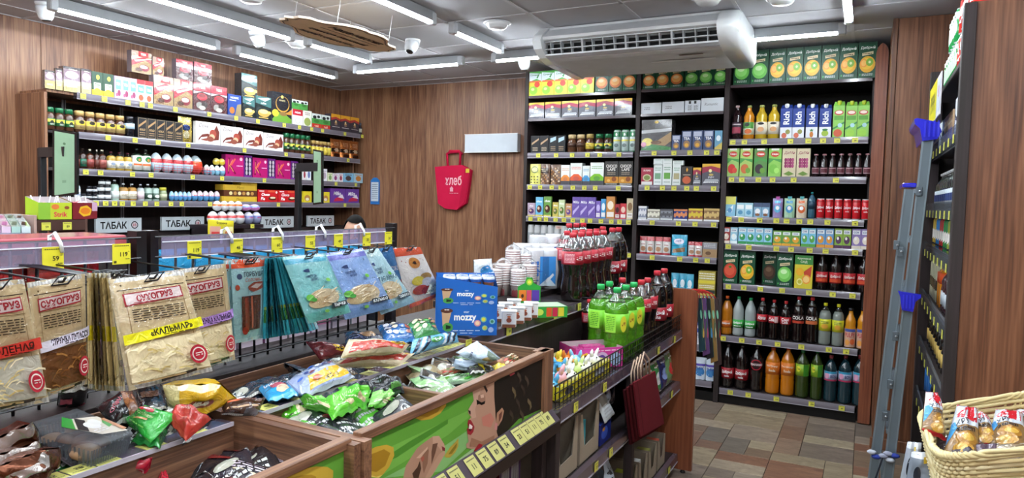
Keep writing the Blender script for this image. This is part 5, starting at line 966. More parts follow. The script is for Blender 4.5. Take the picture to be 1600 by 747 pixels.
# hand
ops += [PX([(630, 747), (634, 728), (644, 712), (652, 700), (662, 692), (676, 682), (686, 682), (690, 690), (694, 698), (690, 706), (680, 722), (672, 734), (668, 747)], 'b08870'), PX([(676, 682), (686, 681), (694, 694), (696, 702), (690, 705), (684, 697), (676, 695)], 'c49c84'), PX([(664, 747), (674, 728), (686, 710), (694, 703), (696, 708), (688, 722), (676, 742), (672, 747)], 'bd957c'),
        PX([(644, 740), (652, 730), (656, 720), (658, 732), (654, 747), (646, 747)], '4a3024'), PX([(660, 712), (668, 700), (670, 704), (668, 724), (662, 740), (660, 730)], '8e6650'), PX([(650, 716), (664, 702), (668, 698), (668, 702), (656, 716)], 'd0ab92'), PX([(657, 716), (662, 712), (663, 718), (659, 722)], 'a85a48'), PX([(676, 694), (684, 692), (680, 708), (674, 726), (674, 706)], '6c4a3a'), PX([(690, 697), (695, 700), (695, 705), (691, 704)], '7a2430'),
        PX([(694, 713), (702, 700), (710, 692), (716, 685), (716, 697), (711, 707), (703, 715), (697, 715)], 'b8a040'), PX([(700, 710), (708, 699), (714, 692), (713, 699), (706, 709)], '8e7a24')]
# face and hair
ops += [PX([(738, 608), (740, 626), (732, 640), (731, 645), (736, 652), (733, 655), (733, 663), (732, 672), (730, 678), (732, 690), (728, 694), (729, 700), (738, 702), (760, 695), (785, 680), (800, 662), (797, 610), (775, 592), (765, 596)], 'b88f78'),
        PX([(772, 597), (800, 575), (848, 548), (848, 638), (810, 655), (792, 675), (778, 688), (776, 676), (774, 648), (772, 620)], '1e1814'),
        PX([(738, 608), (746, 600), (752, 606), (747, 622), (742, 640), (744, 652), (738, 654), (732, 644), (732, 639), (740, 626)], 'c8a08a'), PX([(748, 603), (758, 599), (762, 610), (760, 614), (755, 604), (750, 605)], '2a1c16'), PX([(737, 606), (744, 603), (743, 607), (738, 611)], '2a1c16'),
        PX([(747, 618), (753, 615), (758, 620), (758, 628), (752, 631), (746, 628)], '9c7460'), PX([(744, 624), (752, 629), (758, 626), (757, 631), (752, 633), (748, 631), (745, 633)], '14100e'), PX([(750, 617), (755, 616), (756, 621), (751, 622)], 'd8b49e'), PX([(731, 641), (735, 642), (735, 648), (733, 646)], '2a1814'),
        PX([(731, 656), (735, 656), (738, 661), (741, 667), (739, 675), (735, 680), (730, 678), (729, 670), (732, 668), (730, 662)], '9a2430'), PX([(733, 662), (738, 666), (737, 670), (732, 670)], 'f0e4e0'), PX([(732, 670), (737, 670), (735, 674), (732, 673)], '5a1018'),
        PX([(752, 652), (766, 645), (772, 655), (766, 668), (754, 665)], 'c47c6c'), PX([(736, 684), (752, 690), (772, 680), (772, 690), (750, 698), (733, 698)], '9c7058'),
        PX([(776, 645), (784, 637), (787, 642), (784, 656), (778, 666), (774, 664)], 'b4866c'), PX([(779, 648), (784, 642), (783, 652), (779, 660)], '6a3c30'), PX([(773, 660), (777, 662), (776, 672), (772, 671)], 'd08a8a'), PX([(739, 705), (748, 693), (754, 695), (752, 702), (741, 711)], 'a01c2c'),
        PX([(795, 572), (803, 568), (804, 584), (797, 588)], 'a8404a')]
for k, (x, y) in enumerate([(808, 580), (814, 600), (800, 604), (820, 586), (806, 622), (824, 622), (812, 640), (796, 640)]): ops.append(PX([(x, y), (x+5, y+6), (x+6, y+14), (x+3, y+20), (x+3, y+12), (x-1, y+6)], ['4a3c32', '3c3028', '6a5a40'][k % 3]))
b.art(F, ops, yb-ya, zb-za, lay=.00012); wpart(G2, 'painted_picture', b, PAPER)
b = MB(); ops = [('r', 0, 0, 1, 1, '62a23a'), ('e', .72, .78, .25, .3, 'c8a83a', 24), ('e', .72, .82, .2, .2, 'a88428', 24), ('p', [(0, .2), (.5, .45), (1, .3), (1, .45), (.4, .6), (0, .35)], '4c8c2c')]
b.art(lambda x, y, e: (XF+.0045+e, .10+.93*x, za+(zb-za)*y), ops, .9, .16, lay=.0002); wpart(G1, 'painted_picture', b, PAPER)
# ------------------------------------------------------------------ packets
def qbag(name, label, cat, Cn, T, ops, col, mat=None, group=None, seal=True, wav=1.0, back=None, nu=18, nv=20, over=None, seed=0):
    """sealed packet spanned by four corners (top left, top right, bottom right, bottom left)"""
    TL, TR, BR_, BL = [Vector(c) for c in Cn]; ctr = (TL+TR+BR_+BL)/4
    n = (TR-TL+BR_-BL).cross(TL-BL+TR-BR_).normalized()
    if n.dot(CC-ctr) < 0: n = -n
    W = ((TR-TL).length+(BR_-BL).length)/2; H = ((TL-BL).length+(TR-BR_).length)/2; rn = random.Random(seed or int(ctr.x*9e3+ctr.y*7e3)); p1, p2, p3 = rn.uniform(0, 6), rn.uniform(0, 6), rn.uniform(3, 6)
    def hh(u, v, s=1):
        k = max(0, 1-abs(2*u-1)**2.6)**.6*max(0, 1-abs(2*v-1)**3.2)**.6
        q = Vector((u*4.5+p1*3, v*5.5+p2*3, p3)); cr_ = (1-2*abs(noise.noise(q)))*.5+.35*noise.noise(q*2.3)
        return T*k*(1+.16*wav*math.sin(u*p3*2+v*5+p1)+.12*wav*math.sin(v*11-u*4+p2)+.30*wav*min(1, T/.012)*cr_)+.0025*wav*(1-k)*math.sin(u*17+p1)
    def F(u, v, e): return tuple((BL.lerp(BR_, u)).lerp(TL.lerp(TR, u), v)+n*(hh(u, v)+e)-ctr)
    def B(u, v): return tuple((BL.lerp(BR_, u)).lerp(TL.lerp(TR, u), v)-n*(hh(u, v)*.75+.0006)-ctr)
    b = MB(); b.grid(lambda u, v: F(u, v, 0), nu, nv, col); b.grid(B, 6, 7, back or (col if not callable(col) else col(.5, .5)), flip=True)
    b.art(F, ops, W, H, nx=nu, ny=nv, lay=.0009)
    if seal:
        for v0 in (0, .955): b.grid(lambda u, v: F(u, v0+.045*v, .0008), nu*2, 1, (lambda u, v: over or ('d8d8d4' if int(u*nu*2) % 2 else 'b8b8b4')), smooth=False)
    o = thing(name, label, cat, ctr, 0, group); obj('film', b.mesh('film', mat or FOIL), o)
    return o, F, (W, H, ctr)
def hook(T, py_, pz, x1, lab_=None):
    """peg from the screen out to the packet, with its ticket loop"""
    b = MB(); b.tube([(XG, py_, pz+.012), (x1-.01, py_+.0, pz+.004), (x1+.012, py_, pz+.006), (x1+.02, py_, pz+.014)], .0022, 5, '141418')
    b.tube([(x1+.004, py_-.014, pz+.0), (x1+.006, py_-.004, pz+.014), (x1+.006, py_+.024, pz+.016), (x1+.004, py_+.012, pz+.001)], .0018, 5, '141418', closed=True); wpart(T, 'peg', b, METAL)
# dried fish packets: body with board-like print, window of contents
def fish(band, bt, btc, cont, cont2):
    o = [('r', .03, .04, .97, .965, 'dcc79c'), ('r', .06, .885, .94, .893, '3a2c20'), ('r', .12, .06, .13, .88, 'a5895e'), ('r', .87, .06, .88, .88, 'a5895e'), ('r', .10, .735, .9, .74, '8a7048'),
         ('p', [(.10, .74), (.88, .765), (.88, .872), (.10, .855)], 'b52b3c'), ('p', [(.12, .752), (.86, .776), (.86, .862), (.12, .845)], 'f0dede'), ('t', 'СУХОГРУЗ', .49, .808, .062, 'b52b3c', .7, 3, .05), ('l', .2, .757, .8, .77, 1, 'b52b3c'),
         ('l', .16, .585, .84, .71, 6, '3c3226'), ('r', .03, .0+.06, .97, .40, cont)]
    rn = random.Random(len(bt)); 
    for k in range(26):
        x, y = rn.uniform(.08, .85), rn.uniform(.09, .36); a = rn.uniform(-.5, .5); l = rn.uniform(.1, .22); w = rn.uniform(.008, .02)
        o.append(('p', [(x, y), (x+l*.5, y+a*l*.6+.015), (x+l, y+a*l), (x+l, y+a*l+w), (x+l*.5, y+a*l*.6+.015+w), (x, y+w)], cont2[k % len(cont2)]))
    o += [('p', [(.0, .40), (1, .455), (1, .545), (0, .49)], band), ('t', bt, .56, .482, .058, btc, .74, 3, .03), ('l', .45, .435, .8, .45, 1, btc),
          ('e', .82, .2, .115, .09, 'b52b3c', 22), ('e', .82, .2, .085, .066, 'e8d4cc', 22), ('e', .82, .2, .07, .055, 'b52b3c', 22), ('l', .78, .18, .87, .22, 2, 'f0e0dc'), ('p', [(.3, .02), (.75, .05), (.75, .075), (.3, .045)], '2c2620'), ('r', .05, .045, .6, .06, 'a5895e'), ('e', .06, .93, .012, .009, '5a4a30', 8), ('e', .94, .94, .012, .009, '5a4a30', 8)]
    return o
def PQ(c, xs): return [at(x, y, 'x', xx) for (x, y), xx in zip(c, xs)]
STR = ['e6d6a8', 'd8c48a', 'efe2bc', 'c9b070']
def hang(T, name, label, cat, c, xs, th, ops, col, mat=None, **k):
    o, F, (W, H, ctr) = qbag(name, label, cat, PQ(c, xs), th, ops, col, mat, **{a: v for a, v in k.items() if a != 'fan'})
    if not k.get('fan'):
        b = MB(); b.grid(lambda u, v: F(-.02+1.04*u, -.015+1.03*v, .0035), 10, 12, 'ffffff'); obj('clear_wrap', b.mesh('clear_wrap', WRAP), o)
    hp = Vector(F(.5, .945, 0))+ctr; hook(T, hp.y, hp.z, hp.x); return o
hang(G1, 'fish_packet', 'leftmost dried fish packet with red band, cut by frame', 'snack packet', [(-72, 448), (36, 436), (76, 628), (-50, 648)], [-1.17]*4, .006, fish('c8352c', 'ВЯЛЕНАЯ', '4a1210', 'b8b4a4', STR), 'dccba4', group='dried fish packets')
hang(G1, 'fish_packet', 'dried fish packet with white band and brown fillets', 'snack packet', [(42, 442), (132, 428), (136, 600), (66, 622)], [-1.22]*4, .006, fish('d9d6e6', 'СТРУЖКА ПУТАССУ', '1c1a30', '6a4426', ['8a5a2c', '5a3418', 'a8743c', '7a4a24']), 'dccba4', group='dried fish packets')
for k in range(5):
    x = 138+k*7.5; hang(G1, 'fish_packet', f'{ORD[k]} packet edge in fan of yellow-banded fish packets', 'snack packet', [(x, 427), (x+9, 426), (x+15+k*2.6, 611), (x+2+k*3.4, 607+k)], [-1.20-.004*(5-k), -1.28, -1.28, -1.20-.004*(5-k)], .003, [('r', .0, .04, 1, .96, 'd8c490'), ('r', .82, 0, 1, 1, 'ece4cc'), ('r', 0, .42, 1, .55, 'd8c820'), ('e', .5, .52, .1, .01, '2a2a20'), ('e', .5, .45, .1, .01, '2a2a20'), ('l', .2, .04, .8, .3, 2, '8a744c')], 'd8c490', group='fan of yellow-banded fish packets', fan=1)
hang(G1, 'fish_packet', 'front dried fish packet with yellow band, lying tilted', 'snack packet', [(170, 437), (285, 424), (331, 580), (202, 611)], [-1.19, -1.19, -1.15, -1.15], .007, fish('e2da1c', '«КАЛЬМАР»', '2a2818', 'e0d0a8', STR), 'dccba4', group='dried fish packets')
hang(G2, 'fish_packet', 'dried fish packet with lilac band behind yellow-banded one', 'snack packet', [(258, 424), (352, 412), (367, 562), (300, 578)], [-1.27]*4, .006, fish('b088d0', 'СТРУЖКА КАЛЬМАРА', '1c1430', 'e0d0a8', STR), 'dccba4', group='dried fish packets')
SAL = [('r', 0, .9, 1, 1, 'e0542c'), ('e', .2, .8, .07, .035, '24466a'), ('t', 'ГОРБУША', .62, .82, .06, '22344a', .6, 0, .01), ('t', 'Соломка', .6, .755, .05, 'c0402c', .5, 0, .0, .3), ('p', [(.42, .67), (.6, .72), (.9, .72), (.92, .64), (.6, .6), (.45, .63)], '9a4a3c'), ('p', [(.5, .66), (.66, .7), (.88, .69), (.7, .64)], 'c8b8b4'), ('e', .12, .67, .06, .035, 'b04a34'), ('r', .22, .14, .8, .56, '4a1c14'), ('r', .3, .12, .42, .54, '6a2a1c'), ('r', .5, .16, .56, .55, '8a4a34'), ('r', .66, .14, .7, .5, '2a100c'), ('e', .3, .14, .08, .05, '7a2418')]
for k, dx in enumerate((-9, 0)): hang(G2, 'salmon_packet', ['hidden teal salmon stick packet behind the front one', 'pale teal salmon stick packet with orange top'][k], 'snack packet', [(359+dx, 407), (414+dx, 403), (411+dx, 528), (366+dx, 537)], [-1.28-.01*(1-k)]*4, .006, SAL, '9ccbd0', over='b8dde0', group='salmon stick packets')
for k in range(12):
    t = k/11; x0 = 415+26*t; x1 = 412+t*72
    hang(G2, 'teal_packet', f'{ORD[k]} packet edge in fan of teal fish packets', 'snack packet', [(x0, 404-t*2), (x0+8+2*t, 403-t*2), (x1+12, 526-t*12), (x1, 530-t*12)], [-1.27, -1.34, -1.34, -1.27], .002, [('r', 0, .0, 1, 1, '5ac4d4' if k % 2 else '45b0c0'), ('r', 0, .2, 1, .36, '3f7a34'), ('r', .7, 0, 1, 1, 'c8f0f4'), ('r', 0, .36, 1, .4, '8a9a3a')], '48b4c4', over='6ac8d4', group='fan of teal fish packets', fan=1)
def sea(c0, top, word, wc, mid, seed=1):
    rn = random.Random(seed); o = [('r', 0, .88, 1, 1, top), ('e', .34, .76, .08, .05, '2a4a80', 5, .5), ('t', 'ЧИСТОЕ', .4, .67, .04, '2a4a80', .4), ('t', 'МОРЕ', .45, .62, .04, '2a4a80', .3), ('r', 0, 0, 1, .14, mid)]
    o += [('e', .5, .32, .34, .14, 'd8c8a8'), ('e', .35, .26, .25, .08, 'c8b48c')]
    for k in range(18):
        x, y = rn.uniform(.2, .7), rn.uniform(.2, .42); a = rn.uniform(-.4, .4); o.append(('p', [(x, y), (x+.16, y+a*.15+.02), (x+.16, y+a*.15+.032), (x, y+.012)], ['f0e6cc', 'b89a70', 'e0d0ac'][k % 3]))
    o += [('e', .16, .36, .09, .05, '5fa84a'), ('e', .22, .32, .06, .03, '3f8a3a'), ('e', .68, .58, .05, .03, '6ab04a'), ('e', .4, .12, .05, .025, '6aa04a')]
    o += [('r', .55, .14, .92, .215, '22323c'), ('t', word, .735, .178, .05, 'e8f0f0', .34)]
    return o+[('e', rn.uniform(.1, .9), rn.uniform(.1, .85), .012, .008, '4a5a5a', 8) for k in range(10)]
hang(G2, 'squid_packet', 'teal fish snack packet at front of the teal fan', 'snack packet', [(440, 402), (508, 396), (548, 488), (482, 506)], [-1.26, -1.26, -1.22, -1.22], .008, sea('', '35a8c4', 'БЫЧКИ', '', '6ac0b8', 2), '7fc6c8', over='a8e0e0', group='sea snack packets')
hang(G2, 'squid_packet', 'periwinkle blue squid snack packet', 'snack packet', [(502, 397), (566, 388), (615, 480), (540, 500)], [-1.30, -1.30, -1.26, -1.26], .008, sea('', '7c84d8', 'КАЛЬМАР', '', '7aa8e0', 3), '8fb4e8', over='b0ccf0', group='sea snack packets')
hang(G2, 'squid_packet', 'pale aqua fish snack packet reading taranka', 'snack packet', [(556, 392), (590, 388), (648, 472), (596, 492)], [-1.32, -1.32, -1.28, -1.28], .008, sea('', 'bfe0e4', 'ТАРАНКА', '', 'a8d0e0', 4)+[('t', 'ТАРАНКА', .5, .52, .07, '2a4a5a', .7)], 'b4dbe6', over='d0ecf0', group='sea snack packets')
hang(G2, 'squid_packet', 'deep blue fish snack packet behind pale aqua one', 'snack packet', [(583, 390), (612, 385), (642, 462), (612, 470)], [-1.36]*4, .006, [('t', 'ТРЕСКА', .5, .6, .09, 'e8f0f8', .8), ('r', 0, .9, 1, 1, '2a7ab8'), ('p', [(.3, .2), (.8, .4), (.9, .3), (.5, .1)], 'c85a5a')], '3f88c8', over='4a90d0', group='sea snack packets')
hang(G2, 'crab_packet', 'orange and white crab snack packet at screen end', 'snack packet', [(614, 388), (655, 386), (690, 460), (640, 482)], [-1.36, -1.36, -1.34, -1.34], .008, [('r', 0, .86, 1, 1, 'd8512c'), ('e', .5, .72, .18, .1, 'c88a44', 18), ('e', .5, .72, .07, .05, '3a2418', 5, .4), ('e', .72, .44, .2, .07, 'a8843a'), ('e', .42, .4, .22, .08, 'd8c82c'), ('e', .7, .34, .18, .08, 'c8c8cc'), ('e', .4, .24, .24, .08, 'b04424'), ('e', .6, .2, .2, .07, '8a2c1c'), ('p', [(.5, .14), (.8, .32), (1, .22), (.9, .08)], 'e4ecd8'), ('t', 'РЫБКА', .76, .19, .06, '3a5a6a', .3, 20), ('r', 0, 0, 1, .07, 'd8603a')]+[('e', .1+.1*k, .78-.03*(k % 3), .015, .01, '8a2c24', 7) for k in range(8)], 'e8e6e4', over='d8603a')
# ------------------------------------------------------------------ goods in the bins
def L3(c, zs): return [at(x, y, 'z', z) for (x, y), z in zip(c, zs if isinstance(zs, (list, tuple)) else [zs]*4)]
def lie(name, label, c, zs, th, ops, col, mat=None, group=None, cat='snack packet', **k): return qbag(name, label, cat, L3(c, zs), th, ops, col, mat, group=group, **k)
def tub(label, c, z, dz, op):
    Q = [Vector(p) for p in L3(c, z)]; ctr = sum(Q, Vector())/4; o = thing('food_tray', label, 'food tray', ctr-Vector((0, 0, dz)), 0, 'clear food trays')
    b = MB(); R = []
    for k, (s, zz) in enumerate([(.86, -dz), (.96, -.006), (1, -.004), (1, 0), (.95, .004)]): R += [tuple(ctr+(q-ctr)*s+Vector((0, 0, zz))) for q in Q]
    f = [(3, 2, 1, 0), (16, 17, 18, 19)]
    for k in range(4):
        for i in range(4): j = (i+1) % 4; f.append((k*4+i, k*4+j, k*4+4+j, k*4+4+i))
    b.add(R, f, 'ffffff'); wpart(o, 'tray_shell', b, SMOKE)
    b = MB()
    for i in range(4):
        p, q = Q[i], Q[(i+1) % 4]
        for k in range(16):
            t = (k+.5)/16; a = ctr+(p.lerp(q, t)-ctr)*.97; c_ = ctr+(p.lerp(q, t)-ctr)*.88
            b.tube([a+Vector((0, 0, -.008)), c_+Vector((0, 0, -dz+.003))], .0018, 4, 'a0a0a4')
    wpart(o, 'rib', b, SMOKE)
    rn = random.Random(3); b = MB()
    for k in range(9): q = ctr+(Q[k % 4]-ctr)*rn.uniform(.1, .62); b.ball((q.x, q.y, ctr.z-dz*.55), (.03, .025, dz*.32), ['8a5e44', 'b08a68', '6a4434'][k % 3])
    wpart(o, 'food', b, SKIN)
    if op:
        b = MB(); F = lambda x, y, e: tuple(Q[3].lerp(Q[2], x).lerp(Q[0].lerp(Q[1], x), y)+Vector((0, 0, .0045+e)))
        b.art(F, [('p', [(.35, .5), (.5, .15), (.95, .05), (.98, .6), (.6, .75)], 'd8d0c0'), ('p', [(.30, .62), (.36, .45), (.62, .72), (.58, .86)], '2f9a3a'), ('p', [(.38, .43), (.44, .30), (.72, .60), (.66, .73)], '1c1c1e'), ('e', .66, .42, .12, .12, 'f0f0ee'), ('e', .78, .48, .09, .1, 'e8e8e4'), ('p', [(.8, .25), (.95, .3), (.95, .5), (.85, .4)], '4aa84a'), ('l', .5, .2, .75, .3, 2, 'f0f0f0'), ('p', [(.9, .1), (1, .1), (1, .5), (.93, .5)], 'c88a5a')], .2, .12, lay=.0004); wpart(o, 'paper_label', b, PAPER)
tub('lower clear plastic tray half hidden under another tray', [(100, 700), (200, 672), (236, 700), (150, 737)], 1.0, .04, 0)
tub('clear plastic tray with green and black label on top', [(30, 668), (120, 640), (208, 677), (142, 700)], 1.055, .045, 1)
BPK = [('p', [(.1, .62), (.5, .72), (.5, .86), (.1, .78)], 'd8687a'), ('t', 'АРАХИС', .62, .55, .12, 'e8748a', .7, 0, .03), ('l', .1, .3, .9, .45, 2, 'c8c0c0'), ('r', .0, .0, 1, .2, '141416')]
lie('black_packet', 'upright black snack packet with pink lettering behind tray', [(92, 607), (138, 602), (132, 652), (86, 655)], [1.10, 1.10, 1.0, 1.0], .015, BPK, '1a1a1e', group='black packets')
lie('black_packet', 'black packet with brown window beside green bag', [(150, 636), (205, 610), (222, 650), (178, 668)], [1.07, 1.08, 1.05, 1.04], .02, [('r', .55, .0, 1, 1, '7a4a2c'), ('e', .75, .5, .2, .3, '9a6238'), ('t', 'СУХАРИ', .3, .5, .12, 'e07a8a', .5, 40)], '18181b', group='black packets')
lie('black_packet', 'small black packet end behind yellow packet', [(205, 606), (250, 598), (262, 640), (215, 648)], [1.05]*4, .015, [('r', .2, .3, .8, .5, '6a4a3a')], '16161a', group='black packets')
GB_ = [('e', .42, .82, .2, .1, 'c83a44', 9), ('e', .42, .84, .08, .04, 'f0e0e0'), ('t', 'СУХАРИКИ', .5, .62, .1, 'c8f0a8', .7, 0, .02, .3), ('p', [(.45, .35), (.7, .48), (.68, .55), (.43, .42)], 'c89a60'), ('l', .2, .2, .8, .3, 1, '8ae070')]
lie('green_packet', 'bright green crouton packet in near bin', [(228, 634), (277, 648), (235, 692), (196, 660)], [1.08, 1.07, 1.03, 1.04], .022, GB_, '2fa83c', over='46c04e', group='green crouton packets')
lie('green_packet', 'darker green packet under the bright green one', [(225, 672), (262, 672), (250, 700), (205, 692)], [1.02]*4, .02, [('l', .2, .4, .8, .6, 2, '7ac870')], '1f7a30', over='2c9040', group='green crouton packets')
lie('red_packet', 'red snack packet beside the green one', [(275, 632), (330, 655), (290, 690), (262, 655)], [1.08, 1.05, 1.03, 1.06], .024, [('t', 'СУХАРИ', .35, .6, .09, 'f4d8c8', .5, 0, .02), ('e', .3, .85, .1, .06, '3a7a3a', 6, .4), ('p', [(.2, .2), (.8, .3), (.8, .35), (.2, .26)], 'e06a50')], 'b8342c', over='c84a3c')
lie('black_packet', 'black packet under the red packet', [(290, 668), (334, 655), (330, 668), (285, 696)], [1.01]*4, .012, [], '1a1a1e', group='black packets')
lie('yellow_packet', 'large yellow snack packet under the fish packets', [(254, 602), (345, 600), (372, 626), (262, 634)], [1.10, 1.10, 1.05, 1.05], .035, [('r', 0, 0, .3, 1, 'd8cc8c'), ('e', .6, .6, .2, .16, '8a3a1a'), ('e', .6, .6, .13, .1, 'd8d0b8'), ('p', [(.3, .1), (.8, .2), (.95, .35), (.4, .3)], 'e8b820')], 'd8aa14', over='e8dca0')
lie('brown_packet', 'glossy brown foil packet nearest left edge', [(-40, 700), (52, 660), (60, 672), (-30, 745)], [1.10, 1.12, 1.08, 1.03], .03, [('r', 0, .9, 1, 1, 'a8a09c')], '5a3220', SILV, seal=False, group='brown foil packets')
lie('brown_packet', 'brown foil packet at bottom left corner', [(-20, 735), (70, 702), (95, 700), (20, 765)], [1.08, 1.08, 1.06, 1.02], .03, [('p', [(0, .7), (1, .85), (1, 1), (0, .85)], 'b8b0ac')], '663a26', SILV, seal=False, group='brown foil packets')
lie('brown_packet', 'brown foil packet between other two foil packets', [(-30, 720), (60, 690), (80, 715), (-10, 742)], [1.09, 1.09, 1.05, 1.04], .02, [('r', .0, .85, 1, 1, 'a8a09c')], '54301f', SILV, seal=False, group='brown foil packets')
lie('red_packet', 'crimson packet poking up at bottom of near bin', [(172, 722), (238, 716), (232, 742), (180, 748)], [1.0, 1.0, .96, .96], .012, [('e', .65, .5, .2, .3, 'e8a8b0'), ('e', .65, .5, .16, .24, 'c01c38')], 'c01c38', over='c83048')
lie('red_packet', 'tiny crimson packet tip beside bottom crimson packet', [(246, 742), (262, 738), (266, 756), (248, 760)], [.95]*4, .01, [], 'c01c38', over='c83048')
BW = [('p', [(.1, .4), (.5, .55), (.9, .4), (.6, .3)], 'd8c8a8'), ('p', [(.05, .1), (.9, .2), (.9, .3), (.1, .22)], 'c8ccd8'), ('l', .4, .55, .95, .75, 3, 'd8c8d8'), ('r', .0, .8, .5, .95, '8a1c24'), ('e', .3, .2, .2, .08, '7a2430')]
lie('chips_packet', 'glossy black red-trimmed packet at bin front', [(318, 708), (455, 740), (430, 775), (300, 775)], [.95, .95, .92, .92], .02, BW, '1c1a22', FOIL, over='c8c8cc', group='dark packets in the nearest bin')
lie('chips_packet', 'black packet with cream picture leaning in near bin', [(330, 703), (465, 720), (452, 745), (325, 728)], [.95, .95, .93, .93], .015, BW, '22202a', FOIL, over='a8b0d0', group='dark packets in the nearest bin')
lie('chips_packet', 'black packet at left wall of near bin', [(300, 712), (330, 703), (318, 760), (296, 775)], [.96, .96, .90, .90], .012, [('r', .3, .1, .7, .5, 'a01c28')], '16161a', FOIL, group='dark packets in the nearest bin')
lie('chips_packet', 'brown striped snack packet beside yellow packet', [(350, 625), (415, 622), (400, 652), (345, 648)], [1.06, 1.05, 1.02, 1.03], .022, [('p', [(0, .2), (1, .5), (1, .6), (0, .35)], 'd8b08a'), ('p', [(0, .6), (.8, .95), (.6, 1), (0, .8)], 'c8603a'), ('r', .6, 0, 1, .3, '5a5a62')], '4a2c20')
lie('blue_packet', 'small cyan packet in upper tray', [(402, 607), (455, 598), (468, 618), (420, 628)], [1.03]*4, .015, [('e', .5, .6, .25, .25, 'c85a6a'), ('e', .55, .3, .2, .15, 'e8d0b0'), ('t', 'kids', .3, .7, .15, 'f0f4f8', .4)], '2f9ad0', over='5ab8e0')
for k, (c, l) in enumerate([([(375, 604), (440, 590), (450, 606), (385, 622)], 'dark navy packet in upper tray, left'), ([(420, 596), (470, 582), (480, 600), (430, 610)], 'dark navy packet in upper tray behind cyan packet')]): lie('dark_packet', l, c, [1.02]*4, .015, [('l', .1, .3, .9, .6, 3, '3a3a4a')], '14151c', group='dark navy packets')
lie('noodle_packet', 'clear blue and yellow pasta packet with black word', [(448, 596), (510, 564), (555, 590), (478, 622)], [1.05, 1.06, 1.03, 1.02], .022, [('p', [(.1, .1), (.9, .1), (.95, .5), (.2, .55)], 'dcae24'), ('t', 'NESTO', .6, .25, .14, '2a2418', .5, 0, .02)]+[('e', .1+.09*k, .62+.3*((k*5) % 7)/7, .05, .05, ['4a6ac0', 'd8dce8', '3a4a90', '9a5a6a'][k % 4]) for k in range(10)]+[('e', .3, .3, .1, .08, 'c85a2a')], '9aa8c8', over='c8d0dc')
# sunflower seed and other bags on the upper tray, right part
SF = [('p', [(.1, .1), (.95, .3), (.95, .75), (.1, .7)], 'b8382c'), ('e', .5, .45, .3, .22, 'c84a3a'), ('t', 'СЕМЕЧКИ', .5, .5, .09, 'f0e0c8', .5, 0, .02, .2), ('e', .82, .78, .16, .14, 'd8a820', 14, .25), ('e', .82, .78, .08, .07, '2a1c14')]
lie('seed_packet', 'dark red seed packet with sunflower, leftmost', [(478, 534), (540, 540), (545, 556), (500, 562)], [1.10, 1.09, 1.06, 1.06], .025, [('e', .75, .5, .2, .35, 'c8a020', 14, .2), ('e', .75, .5, .12, .22, '241810')], '6a1c22', over='7a2a2c')
lie('seed_packet', 'cream and red sunflower seed packet, upper', [(545, 530), (640, 538), (628, 552), (532, 560)], [1.12, 1.10, 1.08, 1.08], .022, SF, 'd8c8a8', over='c8b890', group='sunflower seed packets')
lie('seed_packet', 'cream and red sunflower seed packet, lower', [(545, 556), (648, 552), (625, 572), (515, 574)], [1.07, 1.06, 1.04, 1.04], .024, SF, 'd8c8a8', over='c8b890', group='sunflower seed packets')
lie('navy_packet', 'navy seed packet behind sunflower packets', [(538, 520), (598, 524), (600, 545), (540, 540)], [1.10, 1.10, 1.07, 1.08], .02, [('e', .6, .6, .22, .2, '8a6a4a'), ('l', .1, .2, .6, .4, 2, '5a6a90')], '141c34', over='24305a')
lie('candy_packet', 'blue and brown mixed candy packet', [(590, 510), (642, 512), (650, 535), (600, 536)], [1.10, 1.10, 1.07, 1.08], .022, [('e', .2+.2*(k % 4), .3+.22*(k//4), .09, .09, ['c8ccd8', '8a4a3a', '3a6ab0', 'd8d0b8'][(k*3) % 4]) for k in range(12)], '1f5a9a', over='3a80c0')
lie('candy_packet', 'green and cream mixed nut packet', [(632, 508), (675, 500), (688, 522), (648, 532)], [1.10, 1.10, 1.07, 1.07], .022, [('e', .2+.2*(k % 4), .3+.22*(k//4), .09, .08, ['c8d0a8', 'a8785a', '4a9a4a', 'e0d8b8'][(k*3) % 4]) for k in range(12)], '2f7a3c', over='4a9a4a')
STP = [('p', [(x, .02), (x+.06, .02), (x+.12, .98), (x+.06, .98)], ['1a2a44', 'd8e4f0'][k % 2]) for k, x in enumerate([.02, .1, .18, .55, .63, .71, .79])]+[('e', .4, .5, .14, .22, '4a9a50'), ('e', .4, .5, .08, .14, 'd8e8f0')]
lie('striped_packet', 'blue white striped seed packet, front', [(645, 530), (712, 518), (716, 535), (640, 556)], [1.08, 1.07, 1.04, 1.04], .024, STP, '6ab0d8', over='8ac8e8', group='striped seed packets')
lie('striped_packet', 'dark striped seed packet behind front striped one', [(630, 545), (690, 520), (680, 515), (615, 540)], [1.05, 1.07, 1.08, 1.06], .015, STP, '2a4a6a', over='4a7aa0', group='striped seed packets')
